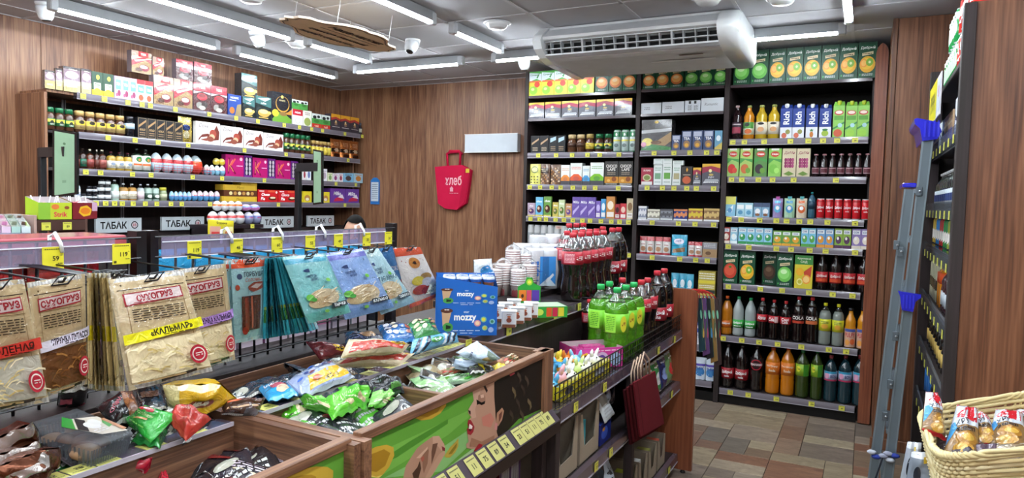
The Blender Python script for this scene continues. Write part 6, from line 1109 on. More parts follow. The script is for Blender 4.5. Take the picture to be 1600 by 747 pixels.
# middle bin: green and black packets
GN = [('r', 0, .72, .5, 1, '2a2c34'), ('t', 'АРАХИС', .5, .45, .2, 'b8e890', .8, 0, .02), ('e', .7, .25, .2, .12, 'c8b890'), ('p', [(.5, .6), (1, .8), (1, 1), (.6, 1)], '6ad03a'), ('l', .1, .12, .6, .22, 1, 'e0f0c8')]
gp = [([(420, 625), (470, 622), (492, 665), (445, 668)], [1.0, 1.0, .97, .97], 'lime green nut packet at left of middle bin', '5cc02c'), ([(465, 618), (515, 625), (535, 650), (480, 640)], [1.03, 1.02, 1.0, 1.0], 'lime packet with dark band, second in middle bin', '54b828'),
      ([(500, 618), (545, 610), (560, 640), (520, 655)], [1.03, 1.03, 1.0, 1.0], 'lime packet crumpled at centre of middle bin', '66c83a'), ([(545, 600), (580, 610), (570, 640), (530, 628)], [1.05, 1.03, 1.0, 1.02], 'lime packet standing toward the divider', '5cc83a'),
      ([(560, 625), (600, 618), (585, 655), (555, 650)], [1.0, 1.0, .96, .96], 'small lime packet near green crumple', '6ad040'), ([(585, 605), (612, 612), (600, 640), (575, 635)], [1.03, 1.0, .98, 1.0], 'pale lime packet with clear window', '8ad46a')]
for i, (c, z_, l, col) in enumerate(gp): lie('nut_packet', l, c, z_, .022, GN, col, over='7ae050', group='lime green nut packets', wav=1.6)
BK = [('r', 0, 0, 1, 1, '24272c'), ('l', .1, .5, .7, .75, 2, '8a9098'), ('p', [(.6, .1), (.9, .2), (.9, .4), (.6, .3)], '5a8a4a')]
bp = [([(560, 596), (625, 590), (632, 615), (580, 620)], [1.03, 1.03, 1.0, 1.0], 'black packet with white corner beside divider'), ([(600, 600), (640, 605), (650, 640), (610, 635)], [1.0, .99, .95, .96], 'black packet slumped against the divider'), ([(500, 655), (548, 645), (555, 685), (508, 690)], [.97, .98, .93, .93], 'grey-black packet at front of middle bin'),
      ([(590, 640), (645, 630), (640, 655), (595, 665)], [.96, .96, .93, .93], 'black and white packet at front rail'), ([(560, 655), (600, 650), (600, 680), (560, 685)], [.94]*4, 'black packet deep in middle bin'), ([(520, 630), (560, 640), (550, 660), (515, 650)], [.98]*4, 'black packet under lime packets')]
for c, z_, l in bp: lie('nut_packet', l, c, z_, .02, BK, '24272c', over='3a3e44', group='black nut packets', wav=1.8)
lie('nut_packet', 'dark red packet between lime and black packets', [(468, 655), (520, 645), (515, 668), (480, 678)], [.99, 1.0, .96, .96], .018, [('l', .2, .4, .8, .6, 1, 'd8c8c0')], '5a1420', over='6a2028')
# right bin
lie('white_packet', 'white nut packet with purple word standing up', [(712, 551), (745, 533), (782, 560), (760, 566)], [1.06, 1.09, 1.06, 1.02], .02, [('t', 'Орешки', .45, .7, .12, '3a2a5a', .7, 30, .01), ('e', .7, .25, .2, .16, 'c8a868'), ('p', [(.7, 0), (1, 0), (1, .5), (.9, .4)], '5a6a5a')], 'b8c8dc', over='d8e4f0', group='white nut packets')
lie('white_packet', 'white packet lying under the purple word packet', [(712, 560), (750, 565), (745, 580), (706, 575)], [1.04, 1.03, 1.0, 1.01], .018, [('l', .2, .4, .8, .6, 1, '5a4a8a')], 'a8b8cc', over='c8d4e0', group='white nut packets')
NT = [('e', .15+.14*(k % 6), .2+.2*(k//6), .08, .09, ['c8a078', '8a5a3c', 'e0d0b0', '6a7a4a', 'b84a3a'][(k*7) % 5]) for k in range(24)]
lie('nut_packet', 'clear mixed nut packet at left of right bin', [(682, 580), (728, 566), (738, 576), (690, 592)], [1.0, 1.02, 1.0, .98], .02, NT, 'a88868', over='c8b8a0', group='clear nut mixes')
lie('nut_packet', 'clear red and green nut mix in right bin', [(775, 562), (800, 556), (812, 566), (790, 580)], [1.03, 1.03, 1.01, 1.0], .018, NT, 'a8785a', over='c8b8a0', group='clear nut mixes')
lie('nut_packet', 'thin dark nut packet near yellow one', [(725, 573), (752, 572), (758, 582), (735, 584)], [1.01]*4, .012, [('l', .1, .2, .9, .8, 2, '6a7a4a')], '3a3430', group='clear nut mixes')
lie('yellow_packet', 'narrow yellow and black packet in right bin', [(745, 565), (770, 572), (782, 590), (758, 580)], [1.03, 1.02, 1.0, 1.0], .014, [('r', .5, 0, 1, 1, '2a2620'), ('r', .1, .4, .4, .6, '3a3a20')], 'd8c414')
lie('yellow_packet', 'small yellow packet near the front rail', [(770, 572), (790, 570), (795, 580), (774, 583)], [1.01]*4, .012, [], 'e0c818')
lie('green_packet', 'long pale green and white packet in right bin', [(690, 590), (760, 580), (745, 598), (650, 606)], [1.0, 1.0, .98, .98], .018, [('e', .1+.11*k, .3+.4*((k*3) % 2), .07, .16, ['4a9a3a', 'e8f0e8', '8acc5a'][k % 3]) for k in range(9)]+[('t', 'микс', .6, .5, .3, '3a6a3a', .3)], 'b8dcb0', over='d8ecd0', group='pale green packets')
lie('green_packet', 'pale green packet against left of right bin', [(640, 592), (690, 597), (700, 606), (650, 604)], [1.0]*4, .012, [('e', .5, .5, .3, .2, 'd8f0d0')], '9acc8a', over='c8e0c0', group='pale green packets')
# ------------------------------------------------------------------ drinks gondola beyond the bins
ZC = 1.03; T = thing('drink_gondola', 'dark shelving with wire basket of green drink bottles', 'shelving', (-1.2, 2.95, 0)); G3 = T
GW(T, 'shelf', (-1.64, 2.03, 1.005, -1.20, 3.80, ZC), DARKW); s = T.children[0]
b = MB(); b.box(-1.20, 2.03, .995, -1.175, 3.80, ZC-.001, '4a4046'); b.box(-1.176, 2.03, .992, -1.172, 3.80, .997, 'a8a4ae'); wpart(T, 'price_strip', b, GLOSS, s)
for px_ in (732, 795, 868, 905): P = onshelf(px_, 'x', -1.17, 1.0); obj('price_tag', ptag(int(px_)), s, Vector((-1.170, P.y, .997))-T.location, math.pi/2)
GW(T, 'riser', (-1.66, 2.5, ZC, -1.40, 3.80, 1.058), DARKW)
GW(T, 'back_panel', (-1.215, 2.03, .1, -1.20, 3.80, 1.003), DARKW)
for z, tg in ((.81, (1,)), (.52, ()), (.11, ())):
    b = MB(); b.cbox(-1.20, 2.06, z-.02, -.90, 3.80, z, 'ffffff', .0015); s = wpart(T, 'shelf', b, DARKW)
    b = MB(); b.box(-.90, 2.06, z-.045, -.875, 3.80, z-.001, '5a4e58'); b.box(-.876, 2.06, z-.047, -.872, 3.80, z-.043, 'a8a4ae'); wpart(T, 'price_strip', b, GLOSS, s)
    for y in ([2.22, 2.52, 2.92, 3.3, 3.62] if z == .81 else [2.45, 2.62, 2.95, 3.3, 3.6]): obj('price_tag', ptag(int(y*100)), s, Vector((-.871, y, z-.041))-T.location, math.pi/2)
for y in (2.03, 2.88): GW(T, 'post', (-.90, y, 0, -.862, y+.035, .815), DARKW)
b = MB(); y = 2.07
while y < 3.79: b.tube([(-.885, y, .81), (-.885, y, .895)], .0022, 4, '0e0e10'); y += .034
for k in range(4): b.tube([(-.884, 2.06, .815+.026*k), (-.884, 3.79, .815+.026*k)], .0022 if k < 3 else .0035, 4, '0e0e10')
wpart(T, 'wire_fence', b, METAL)
b = MB(); r = .04; b.prism([(-1.62, 0.02), (-.80, .02), (-.80, 1.0), (-.81, 1.025), (-.84, 1.035), (-1.62, 1.035)], 3.81, 3.84, 'ffffff', ax='y'); wpart(T, 'end_board', b, REDW)
b = MB(); b.lathe([(.012, 0), (.016, .004), (.008, .02)], 12, '2a2a2c', cx=-.85, cy=3.825); wpart(T, 'foot', b, METAL)
def stand(mk, w, h, name, label, cat, x, y, z, rz=None, group=None):
    a = math.atan2(-x, y) if rz is None else rz; pr = mk(w, h)
    return put(pr, name, label, cat, (x+math.sin(a)*w/2, y-math.cos(a)*w/2, z), a, group)
C15 = bottle('petw', CO, 'c83440', 'b82a3a', (.54, .73), [('r', .1, .1, .62, .9, 'c04a5a'), ('l', .15, .15, .58, .85, 7, 'e8c8cc'), ('t', 'Cola', .82, .5, .6, 'f4e8e4', .3, 90, .02, .2)], fill=.74, n=20)
k = 0
for r_, (x, n, yo) in enumerate([(-1.235, 5, 3.05), (-1.345, 5, 3.24), (-1.45, 3, 3.52)]):
    for j in range(n): stand(C15, .104, .325, 'cola_bottle', f'{ORD[j]} clear-necked cola bottle in {ORD[r_]} row on shelf', 'cola bottle', x, yo+.107*j, ZC if x > -1.38 else 1.058, group='clear-necked cola bottles on the shelf')
D2 = bottle('pet', '0e090a', 'c83440', 'a82030', (.26, .46), [('t', 'Добрый', .5, .6, .4, 'ffffff', .8, 0, .03), ('t', 'кола', .5, .25, .2, 'ffffff', .5)], fill=.78, n=18)
for j, (x, y) in enumerate([(-1.235, 3.62), (-1.235, 3.73), (-1.34, 3.76)]): stand(D2, .105, .335, 'cola_bottle', ['front wide cola bottle right of the cola cluster', 'wide cola bottle at far end of cluster', 'wide cola bottle behind the front wide one'][j], 'cola bottle', x, y, ZC, group='wide cola bottles')
GT = bottle('straight', '5fae1c', '2fae5c', '7ac832', (.40, .66), [('r', .05, .05, .48, .95, '9ae048'), ('l', .1, .15, .44, .88, 8, '4a9a2a'), ('e', .78, .5, .13, .42, 'd8d43a'), ('t', 'Tea', .78, .5, .2, '8a2a2a', .2, 90)], fill=.80, n=20, mat=JELLY)
for j, (x, y, l) in enumerate([(-1.045, 2.93, 'large green drink bottle at left front'), (-.945, 2.86, 'large green drink bottle nearest the wire fence'), (-1.05, 3.06, 'green drink bottle behind left front one'), (-.945, 2.98, 'green drink bottle second along wire fence'), (-.945, 3.10, 'green drink bottle third along wire fence')]):
    stand(GT, .106, .325, 'green_drink_bottle', l, 'drink bottle', x, y, .811, group='green drink bottles')
for j, (x, y, l) in enumerate([(-.945, 3.22, 'cola bottle beside last green bottle'), (-.945, 3.33, 'cola bottle second past the green ones'), (-1.05, 3.25, 'cola bottle behind green bottles')]): stand(C15, .104, .325, 'cola_bottle', l, 'cola bottle', x, y, .811, group='cola bottles in the wire basket')
for j, (x, y, l) in enumerate([(-.95, 3.52, 'wide cola bottle in basket near end board'), (-.95, 3.66, 'wide cola bottle in basket touching end board')]): stand(D2, .11, .345, 'cola_bottle', l, 'cola bottle', x, y, .811, group='cola bottles in the wire basket')
for j, (x, y, l) in enumerate([(-1.14, 3.04, 'small cola bottle left of green bottles'), (-1.13, 3.15, 'small cola bottle just behind the other small one')]): stand(C15, .066, .235, 'cola_bottle', l, 'cola bottle', x, y, .811, group='small cola bottles')
# waffle-cone boxes
def openbox(name, label, cat, x, y, z, w, d, h, rz, ops, col, inner='b8b8b4', hb=None, group=None, sops=None, mat=PAPER, low=None):
    """open-topped box; front height low..h"""
    o = thing(name, label, cat, (x, y, z), rz, group); b = MB(); t = .003; hb = hb or h; l = low if low is not None else h
    b.box(-w/2, 0, 0, w/2, d, .003, col)
    b.add([(-w/2, 0, 0), (w/2, 0, 0), (w/2, 0, l), (-w/2, 0, h)], [(0, 1, 2, 3)], col); b.add([(-w/2, t, 0), (w/2, t, 0), (w/2, t, l), (-w/2, t, h)], [(3, 2, 1, 0)], inner)
    b.add([(-w/2, d, 0), (w/2, d, 0), (w/2, d, hb), (-w/2, d, hb)], [(3, 2, 1, 0)], col); b.add([(-w/2, d-t, 0), (w/2, d-t, 0), (w/2, d-t, hb), (-w/2, d-t, hb)], [(0, 1, 2, 3)], inner)
    for s, hh_ in ((-1, h), (1, l)):
        b.add([(s*w/2, 0, 0), (s*w/2, d, 0), (s*w/2, d, hb), (s*w/2, 0, hh_)], [(0, 1, 2, 3)], col); b.add([(s*(w/2-t), 0, 0), (s*(w/2-t), d, 0), (s*(w/2-t), d, hb), (s*(w/2-t), 0, hh_)], [(3, 2, 1, 0)], inner)
    b.art(lambda x_, y_, e: ((x_-.5)*w, -e, y_*min(h, l)), ops, w, min(h, l))
    if sops: b.art(lambda x_, y_, e: (w/2+e, x_*d, y_*min(hb, l)), sops, d, min(hb, l))
    obj('box', b.mesh('box', mat), o); return o
MZ = [('r', 0, 0, 1, 1, '1c62b8'), ('t', 'mozzy', .48, .56, .25, 'f0f0ec', .36, 0, .03), ('t', 'eter', .5, .8, .07, 'c8d8f0', .2), ('p', [(.1, .8), (.26, .84), (.2, .3), (.12, .2)], 'c8a480'), ('e', .18, .84, .1, .08, '5a3020'), ('e', .16, .87, .02, .02, 'f0e8e0'), ('e', .2, .87, .02, .02, 'f0e8e0'), ('e', .2, .28, .085, .15, '4a9a4a', 16), ('e', .2, .28, .05, .1, '14281a', 7, .4), ('e', .68, .42, .055, .11, 'c88a98', 16), ('e', .68, .42, .035, .07, 'e8c8a0'),
      ('e', .78, .55, .05, .1, '7ab89a', 16), ('e', .78, .55, .03, .06, 'd8c83a'), ('e', .92, .48, .045, .09, '7ab8c0', 16), ('e', .92, .48, .025, .05, '3a7a5a'), ('e', .80, .26, .045, .09, '8ac08a', 16), ('e', .8, .26, .025, .05, 'c8a83a'), ('e', .9, .2, .045, .09, '9ab0d8', 16), ('l', .28, .14, .72, .2, 1, 'c8d8f0'), ('l', .4, .06, .6, .11, 1, 'c8d8f0')]
PM = at(680, 524, 'z', ZC); PN = at(776, 524, 'z', ZC); rzm = math.atan2(PN.y-PM.y, PN.x-PM.x); cm = (PM+PN)/2; wm = (PN-PM).length
hm = at(680, 478, 'y', PM.y).z-ZC
pr = carton(MZ, '1c62b8', 1.13)(wm, hm); put(pr, 'waffle_box', 'closed blue waffle-cone box under the open one', 'box', cm, rzm, 'blue waffle-cone boxes')
openbox('waffle_box', 'open blue waffle-cone box stacked on the closed one', 'box', cm.x, cm.y, ZC+hm, wm, .13, hm, rzm, MZ, '1c62b8', '2a70c4', low=hm*.66, hb=hm*1.0, group='blue waffle-cone boxes').name
for k in range(8):
    a, c = Vector((math.cos(rzm), math.sin(rzm))), Vector((-math.sin(rzm), math.cos(rzm))); q = Vector((cm.x, cm.y))+a*(-.06+.046*(k % 4))+c*(.035+.055*(k//4))
    b = MB(); b.lathe([(.010, 0), (.020, .075), (.023, .085), (.02, .095), (.003, .098)], 10, ['8a5a3c', '2a5aa8', 'c8d4e8', '2a5aa8'], cx=0, cy=0)
    o = thing('wrapped_cone', f'{ORD[k]} blue wrapped waffle cone standing in open blue box', 'ice cone', (q.x, q.y, ZC+hm+.006), 0, 'wrapped cones in the open box', b.mesh('wrapped_cone', FOIL))
# yogurt style dessert cups
TUBC = lambda w, h: [(lambda b: (b.cbox(-w/2, 0, 0, w/2, w*.8, h*.94, 'dcdcdc', .004), b.cbox(-w*.54, -w*.04, h*.94, w*.54, w*.84, h, 'e8eaee', .003), b.art(lambda x, y, e: ((x-.5)*w*.9, -e-.0005, y*h*.9), [('r', 0, 0, 1, .22, '7a4a34'), ('e', .5, .5, .2, .16, '8a4a3a'), ('e', .5, .72, .14, .08, 'b86a4a'), ('t', 'десерт', .5, .86, .08, '6a2a2a', .6)], w, h), b.mesh('pot', PAPER))[3])(MB()), []]
k = 0; prt = TUBC(.055, .062)
for (x, y) in [(768+8, 503), (790, 498), (795, 512), (808, 506), (820, 501), (830, 497), (803, 492)]:
    P = at(x, y, 'z', ZC); put(prt, 'dessert_pot', f'{ORD[k]} white square dessert pot right of blue boxes', 'dessert pot', (P.x, P.y, ZC), rzm-.1, 'white dessert pots'); k += 1
# green display with sweets, bucket, cups, towels
P = at(820, 492, 'z', ZC)
o = thing('candy_display', 'green display card with coloured sweet pictures', 'display box', (P.x-.03, P.y+.10, ZC), rzm+.1); b = MB()
b.prism([(-.05, 0), (.05, 0), (.05, .105), (.02, .12), (.012, .145), (-.012, .145), (-.02, .12), (-.05, .105)], 0, .004, '2c9a3a', ax='y')
b.art(lambda x, y, e: (-.05+.1*x, -e, .145*y), [('r', .04, .3, .36, .62, 'e07a2a'), ('r', .38, .3, .6, .62, 'd84a6a'), ('r', .62, .3, .95, .62, '5a3aa0'), ('e', .5, .86, .14, .1, '9ad03a'), ('e', .5, .86, .08, .05, 'e8e05a'), ('e', .2, .45, .06, .06, '4a2a1a'), ('l', .1, .1, .9, .2, 1, 'c8e8a8')], .1, .145); obj('card', b.mesh('card', PAPER), o)
P = at(866, 497, 'z', ZC); openbox('candy_box', 'low green open sweets box near cola bottles', 'box', P.x-.02, P.y, ZC, .15, .12, .045, rzm+.15, [('r', 0, 0, 1, 1, '2f9a3c'), ('r', .4, .1, .55, .9, 'd8542a'), ('r', .57, .1, .72, .9, 'c02a4a'), ('r', .74, .1, .9, .9, 'd8c83a'), ('e', .2, .5, .12, .3, 'c8e05a')], '2f9a3c', 'dfe4d8')
P = at(795, 466, 'z', ZC); o = thing('plastic_bucket', 'clear plastic bucket beside the stacked paper cups', 'bucket', (P.x, P.y+.05, ZC))
b = MB(); b.lathe([(.058, 0), (.07, .085), (.074, .088), (.074, .095)], 24, 'd8dce0'); obj('bucket', b.mesh('bucket', SMOKE), o); b = MB()
for k in range(6): b.ball((.03*math.cos(k*1.05), .03*math.sin(k*1.05), .105), (.024, .024, .016), '7fa0a8')
obj('wrapped_sponge', b.mesh('wrapped_sponge', WRAP), o)
def cups(px_, py_, z, n, label, x=-1.5, r=.036, dz=.011):
    P = onshelf(px_, 'x', x, z); P.z = z; o = thing('cup_stack', label, 'cup stack', P, 0, 'stacked paper cups in wrap')
    cm_ = MB(); cm_.lathe([(r*.72, 0), (r*.97, .078), (r*1.04, .080), (r*1.04, .084), (r*.97, .085)], 18, ['d8c8c4', 'b85a5a', 'f0eeee', 'f0eeee']); cm_.art(cylF(r*.9, .02, .06, 1.6), [('r', .1, .2, .9, .5, 'b04a50')], .06, .04, nx=4); me = cm_.mesh('cup', PAPER)
    for k in range(n): obj('cup', me, o, (0, 0, dz*k))
    b = MB(); H = dz*(n-1)+.095; b.lathe([(r*1.08, 0), (r*1.12, H*.5), (r*1.06, H), (r*.3, H+.02)], 14, 'ffffff'); obj('clear_wrap', b.mesh('clear_wrap', WRAP), o)
for a in [(772, 420, ZC, 7, 'leftmost cup stack behind the blue boxes', -1.52), (786, 420, ZC, 9, 'second cup stack behind blue boxes', -1.50), (800, 400, ZC, 14, 'tallest cup stack in front of towels', -1.53), (817, 400, ZC, 12, 'cup stack beside tallest one', -1.50), (809, 430, ZC, 7, 'short cup stack in front of tall ones', -1.42), (826, 430, ZC, 8, 'cup stack touching the towel pack', -1.44)]: cups(*a)
def towel(x, y, z, w, d, h, label, rz, ops):
    o = thing('towel_pack', label, 'paper towels', (x, y, z), rz, 'white paper towel packs'); b = MB()
    for k in (-1, 1): b.lathe([(w*.24, 0), (w*.255, .01), (w*.255, h-.01), (w*.24, h), (w*.08, h), (w*.08, h-.02)], 20, 'e8eaee', cx=k*w*.25, cy=d/2)
    obj('roll', b.mesh('roll', CLOTH), o); b = MB(); n = 24; pts = []
    for k in range(n):
        a = 2*math.pi*k/n; pts.append((w*.52*math.copysign(abs(math.cos(a))**.6, math.cos(a)), d/2+d*.5*math.copysign(abs(math.sin(a))**.6, math.sin(a))))
    V = [(x_, y_, z_) for z_ in (0, h*.5, h+.004) for x_, y_ in pts]; b.add(V, [(q*n+i, q*n+(i+1) % n, q*n+n+(i+1) % n, q*n+n+i) for q in range(2) for i in range(n)], 'ffffff'); obj('clear_wrap', b.mesh('clear_wrap', WRAP), o)
    b = MB(); b.art(lambda x_, y_, e: ((x_-.5)*w*.8, -e+.001, y_*h), ops, w*.8, h); obj('printed_band', b.mesh('printed_band', PAPER), o)
PW = [('r', .3, .08, .85, .82, '3f8fd8'), ('p', [(.3, .1), (.6, .3), (.85, .1), (.85, .08), (.3, .08)], 'd8e8f4'), ('t', 'Papia', .12, .45, .4, '2a6ac0', .5, 90, .02), ('p', [(.55, .15), (.8, .35), (.75, .4), (.5, .2)], 'e8f0f8')]
for (px_, x, h, l, ops) in [(852, -1.42, .20, 'front white kitchen towel pack with blue print', PW), (873, -1.42, .215, 'white towel pack with narrow blue band', [('r', .3, .1, .6, .95, '2c4a9a'), ('l', .35, .2, .55, .8, 5, 'd8e0f4')]), (856, -1.56, .25, 'plain white towel pack behind the front one', []), (880, -1.56, .25, 'plain white towel pack next to cola bottles', []), (833, -1.54, .215, 'white towel pack behind the cups', [])]:
    P = onshelf(px_, 'x', x, 1.06); towel(x, P.y, 1.06, .19, .10, h, l, .75, ops)
P = onshelf(752, 'x', -1.52, ZC); qbag('towel_wrap', 'white tissue pack with blue swirl behind blue boxes', 'tissue pack', PQ([(740, 406), (768, 404), (768, 446), (740, 448)], [-1.53]*4), .03, [('e', .4, .6, .25, .2, '3a90d8'), ('p', [(.3, .3), (.9, .5), (.9, .6), (.4, .5)], 'c8dcf0')], 'e4ecf4', seal=False)
# goods in the wire basket, near part
lie('snack_packet', 'yellow snack pouch with red oval leaning on shelf', [(818, 492), (858, 494), (838, 545), (812, 545)], [.99, .99, .84, .84], .012, [('r', 0, 0, 1, 1, 'd8b428'), ('p', [(.25, .55), (.85, .65), (.85, .85), (.25, .75)], '7a1c34'), ('t', 'ЧИПСЫ', .55, .7, .1, 'e8c8d0', .5, 5), ('e', .5, .3, .3, .16, 'c88a2c'), ('e', .4, .2, .2, .1, 'e8d878')], 'c8a830', over='d8c860')
openbox('sweets_box', 'blue and white open box behind the bin end', 'box', -1.07, 2.24, .811, .17, .10, .07, 1.2, [('r', 0, 0, 1, 1, '5a9ac8'), ('l', .1, .3, .9, .8, 3, 'e0ecf4')], '7ab0d8', 'c8dcea')
rn = random.Random(4)
for k in range(6):
    x, y = -1.09+rn.uniform(-.04, .06), 2.26+.03*k; b = MB(); b.ball((0, 0, 0), (.022, .02, .016), '3f9ad8'); b.add([(0, -.02, 0), (-.03, -.05, .02), (.03, -.05, .01)], [(0, 1, 2)], '5ab0e4'); b.add([(0, .02, 0), (-.03, .05, .02), (.03, .05, .01)], [(0, 1, 2)], '5ab0e4')
    thing('wrapped_sweet', f'{ORD[k]} blue foil wrapped sweet in blue-white box', 'sweet', (x, y, .88), rn.uniform(0, 3), 'blue foil wrapped sweets', b.mesh('wrapped_sweet', FOIL))
YBX = [('r', 0, 0, 1, 1, 'd8d02c'), ('e', .15, .5, .08, .25, '4a4a50'), ('e', .75, .5, .12, .3, 'a8b0b8'), ('l', .3, .3, .6, .6, 2, '6a6a70')]
openbox('toy_box', 'yellow open box full of pastel squeeze toys', 'toy box', -.905, 2.42, .812, .52, .24, .05, math.pi/2, YBX, 'd8cc30', 'e0dca0', sops=YBX)
cs = ['5ab0e0', 'e8ecf0', 'c8e03a', 'f0b0b8', '5ab0e0', 'f0a040', 'f4f4f2', '5ab8e8', 'e85a5a', 'd8f0a0', 'f4f0e8', 'e8c840', 'f4f4f4', '8ac8f0', 'f08a3a', 'f4f4f2']
for k in range(16):
    x, y = -.955-.055*(k % 3)-.01, 2.22+.028*k; c = cs[k]; b = MB(); b.ball((0, 0, .012), (.026, .026, .024), c, n=10, k=6)
    for s in (-1, 1): b.tube([(s*.012, 0, .025), (s*.02, -.004, .045), (s*.022, -.008, .058)], [.009, .008, .003], 6, c)
    b.ball((0, -.024, .016), (.012, .008, .009), 'e89a3a' if k % 3 else 'f4f4f2', n=8, k=4); b.ball((-.009, -.022, .026), .003, '141414', n=6, k=4); b.ball((.009, -.022, .026), .003, '141414', n=6, k=4)
    thing('squeeze_toy', f'{ORD[k]} pastel {["blue","white","lime","pink"][k % 4] if False else "eared"} squeeze toy from near end of yellow box', 'toy', (x, y, .835+.012*(k % 2)), 1.0+rn.uniform(-1, 1), 'pastel squeeze toys', b.mesh('squeeze_toy', GLOSS))
PNK = [('r', 0, 0, 1, 1, 'd0409a'), ('e', .2, .5, .13, .3, 'e8b82a', 12, .15), ('e', .2, .5, .08, .18, '5a2a10'), ('e', .55, .45, .14, .35, 'd8b8dc'), ('e', .55, .45, .08, .2, '6a4aa0'), ('e', .85, .4, .12, .35, 'a8c8e8'), ('l', .35, .8, .95, .92, 1, 'f4c8e0')]
o = openbox('candy_box', 'bright pink open candy box in wire basket', 'candy box', -.96, 2.70, .812, .22, .16, .085, rzm+.25, PNK, 'd0409a', 'c8b8bc', sops=PNK)
b = MB(); b.box(-.08, .03, .05, .06, .12, .072, 'c8388a'); b.box(-.05, .05, .072, .05, .10, .082, 'd850a0'); obj('candy_pile', b.mesh('candy_pile', FOIL), o)
# lower shelves of the drinks gondola
def cardtray(label, y, w, z=.521, h1=.20, h2=.12, x=-.905): 
    o = thing('cardboard_box', label, 'cardboard box', (x, y, z), math.pi/2, 'brown cut-front cardboard boxes'); b = MB(); d = .24; t = .004
    b.box(-w/2, 0, 0, w/2, d, t, '8f8272'); b.prism([(-w/2, 0), (w/2, 0), (w/2, h1), (w/2-.02, h1), (w/2-.05, h2*.55), (-w/2+.05, h2*.5), (-w/2+.02, h1*.95), (-w/2, h1*.95)], 0, t, '9c8f7c', ax='y', side='8f8272')
    for s in (-1, 1): b.box(s*w/2-t/2, 0, 0, s*w/2+t/2, d, h1, '8a7e6e')
    b.box(-w/2, d-t, 0, w/2, d, h1, '7e7364'); obj('box', b.mesh('box', CARD), o); return o
cardtray('cardboard box with blue pack at near end of lower shelf', 2.23, .21); cardtray('cardboard box with turquoise packs, second on lower shelf', 2.46, .20)
for y, c, l, hh_ in ((2.17, '2a6ac0', 'blue and teal carton in first cardboard box', .20), (2.44, '4ab8c0', 'turquoise pack in second cardboard box', .14)):
    put(carton([('r', 0, .5, 1, 1, '2a9aa8'), ('l', .1, .1, .9, .3, 2, 'dfe8f0')], c, .8)(.05, hh_), 'carton', l, 'carton', (-.925, y, .526), math.pi/2)
put(carton([('r', 0, 0, 1, 1, '1c2a7a'), ('e', .4, .5, .3, .3, '3a5ac0'), ('e', .3, .7, .12, .1, 'c88a3a'), ('r', 0, .85, 1, 1, '12184a')], '1c2a7a', .8)(.13, .085), 'blue_box', 'dark blue box beside cardboard boxes, lower shelf', 'box', (-.91, 2.66, .521), math.pi/2)
qbag('white_packet', 'white packet leaning above dark blue box', 'packet', [(-.94, 2.58, .74), (-.94, 2.66, .75), (-.90, 2.74, .62), (-.90, 2.62, .61)], .01, [('r', .1, .5, .9, .9, '8a8a84'), ('l', .1, .1, .8, .4, 3, 'b0b4b8')], 'c8d0d4', PAPER)
for k in range(4): qbag('plush_bag', f'{ORD[k]} dark bagged item hanging behind paper bags', 'packet', 'x' and [(-1.0, 2.70+.06*k, .76), (-1.0, 2.76+.06*k, .76), (-.98, 2.77+.06*k, .60), (-.98, 2.70+.06*k, .60)], .02, [('e', .5, .4, .25, .25, ['8a1c24', '3a3a4a', 'b8b8c0', '2a2a34'][k])], '26222c', group='dark bagged items')
for k in range(5): qbag('snack_packet', f'{ORD[k]} packet past the burgundy bags on lower shelf', 'snack packet', [(-.93, 3.10+.13*k, .70), (-.93, 3.22+.13*k, .70), (-.91, 3.22+.13*k, .53), (-.91, 3.10+.13*k, .53)], .02, [('e', .5, .5, .3, .2, ['e8e0d8', 'c8c84a', 'e8ecec', '8aa0d8', 'c83a3a'][k]), ('l', .2, .8, .8, .9, 1, 'ffffff')], ['8a2aa0', '9a9c80', '3a8a4a', '24285a', '6a8a5a'][k], group='packets past the burgundy bags')
for k in range(4):
    o = cardtray(f'{ORD[k]} low cardboard box on bottom shelf past burgundy bags', 3.05+.17*k, .14, .111, .16, .10)
    put(carton([('r', 0, .3, 1, .6, ['c8cc3a', 'e0e0dc', 'c8762a', 'd8503a'][k])], ['b8c040', 'c8c8c4', '8a8a40', 'c85a44'][k], .8)(.08, .13), 'carton', f'{ORD[k]} carton inside bottom shelf cardboard boxes', 'carton', (-.93, 3.05+.17*k, .116), math.pi/2, 'cartons on the bottom shelf')
qbag('detergent_bag', 'big black and white bag on bottom shelf', 'bag', [(-.96, 2.42, .44), (-.96, 2.80, .44), (-.90, 2.84, .13), (-.90, 2.36, .13)], .05, [('p', [(.2, .1), (.95, .3), (.95, .9), (.7, .95), (.3, .5)], 'b8c4d0'), ('p', [(.5, .1), (.8, .2), (.9, .5)], '2a2c30'), ('e', .5, .2, .2, .12, '3a6ab0'), ('t', 'CAT', .5, .4, .15, '1a1a1e', .4)], '3a3c40', GLOSS)
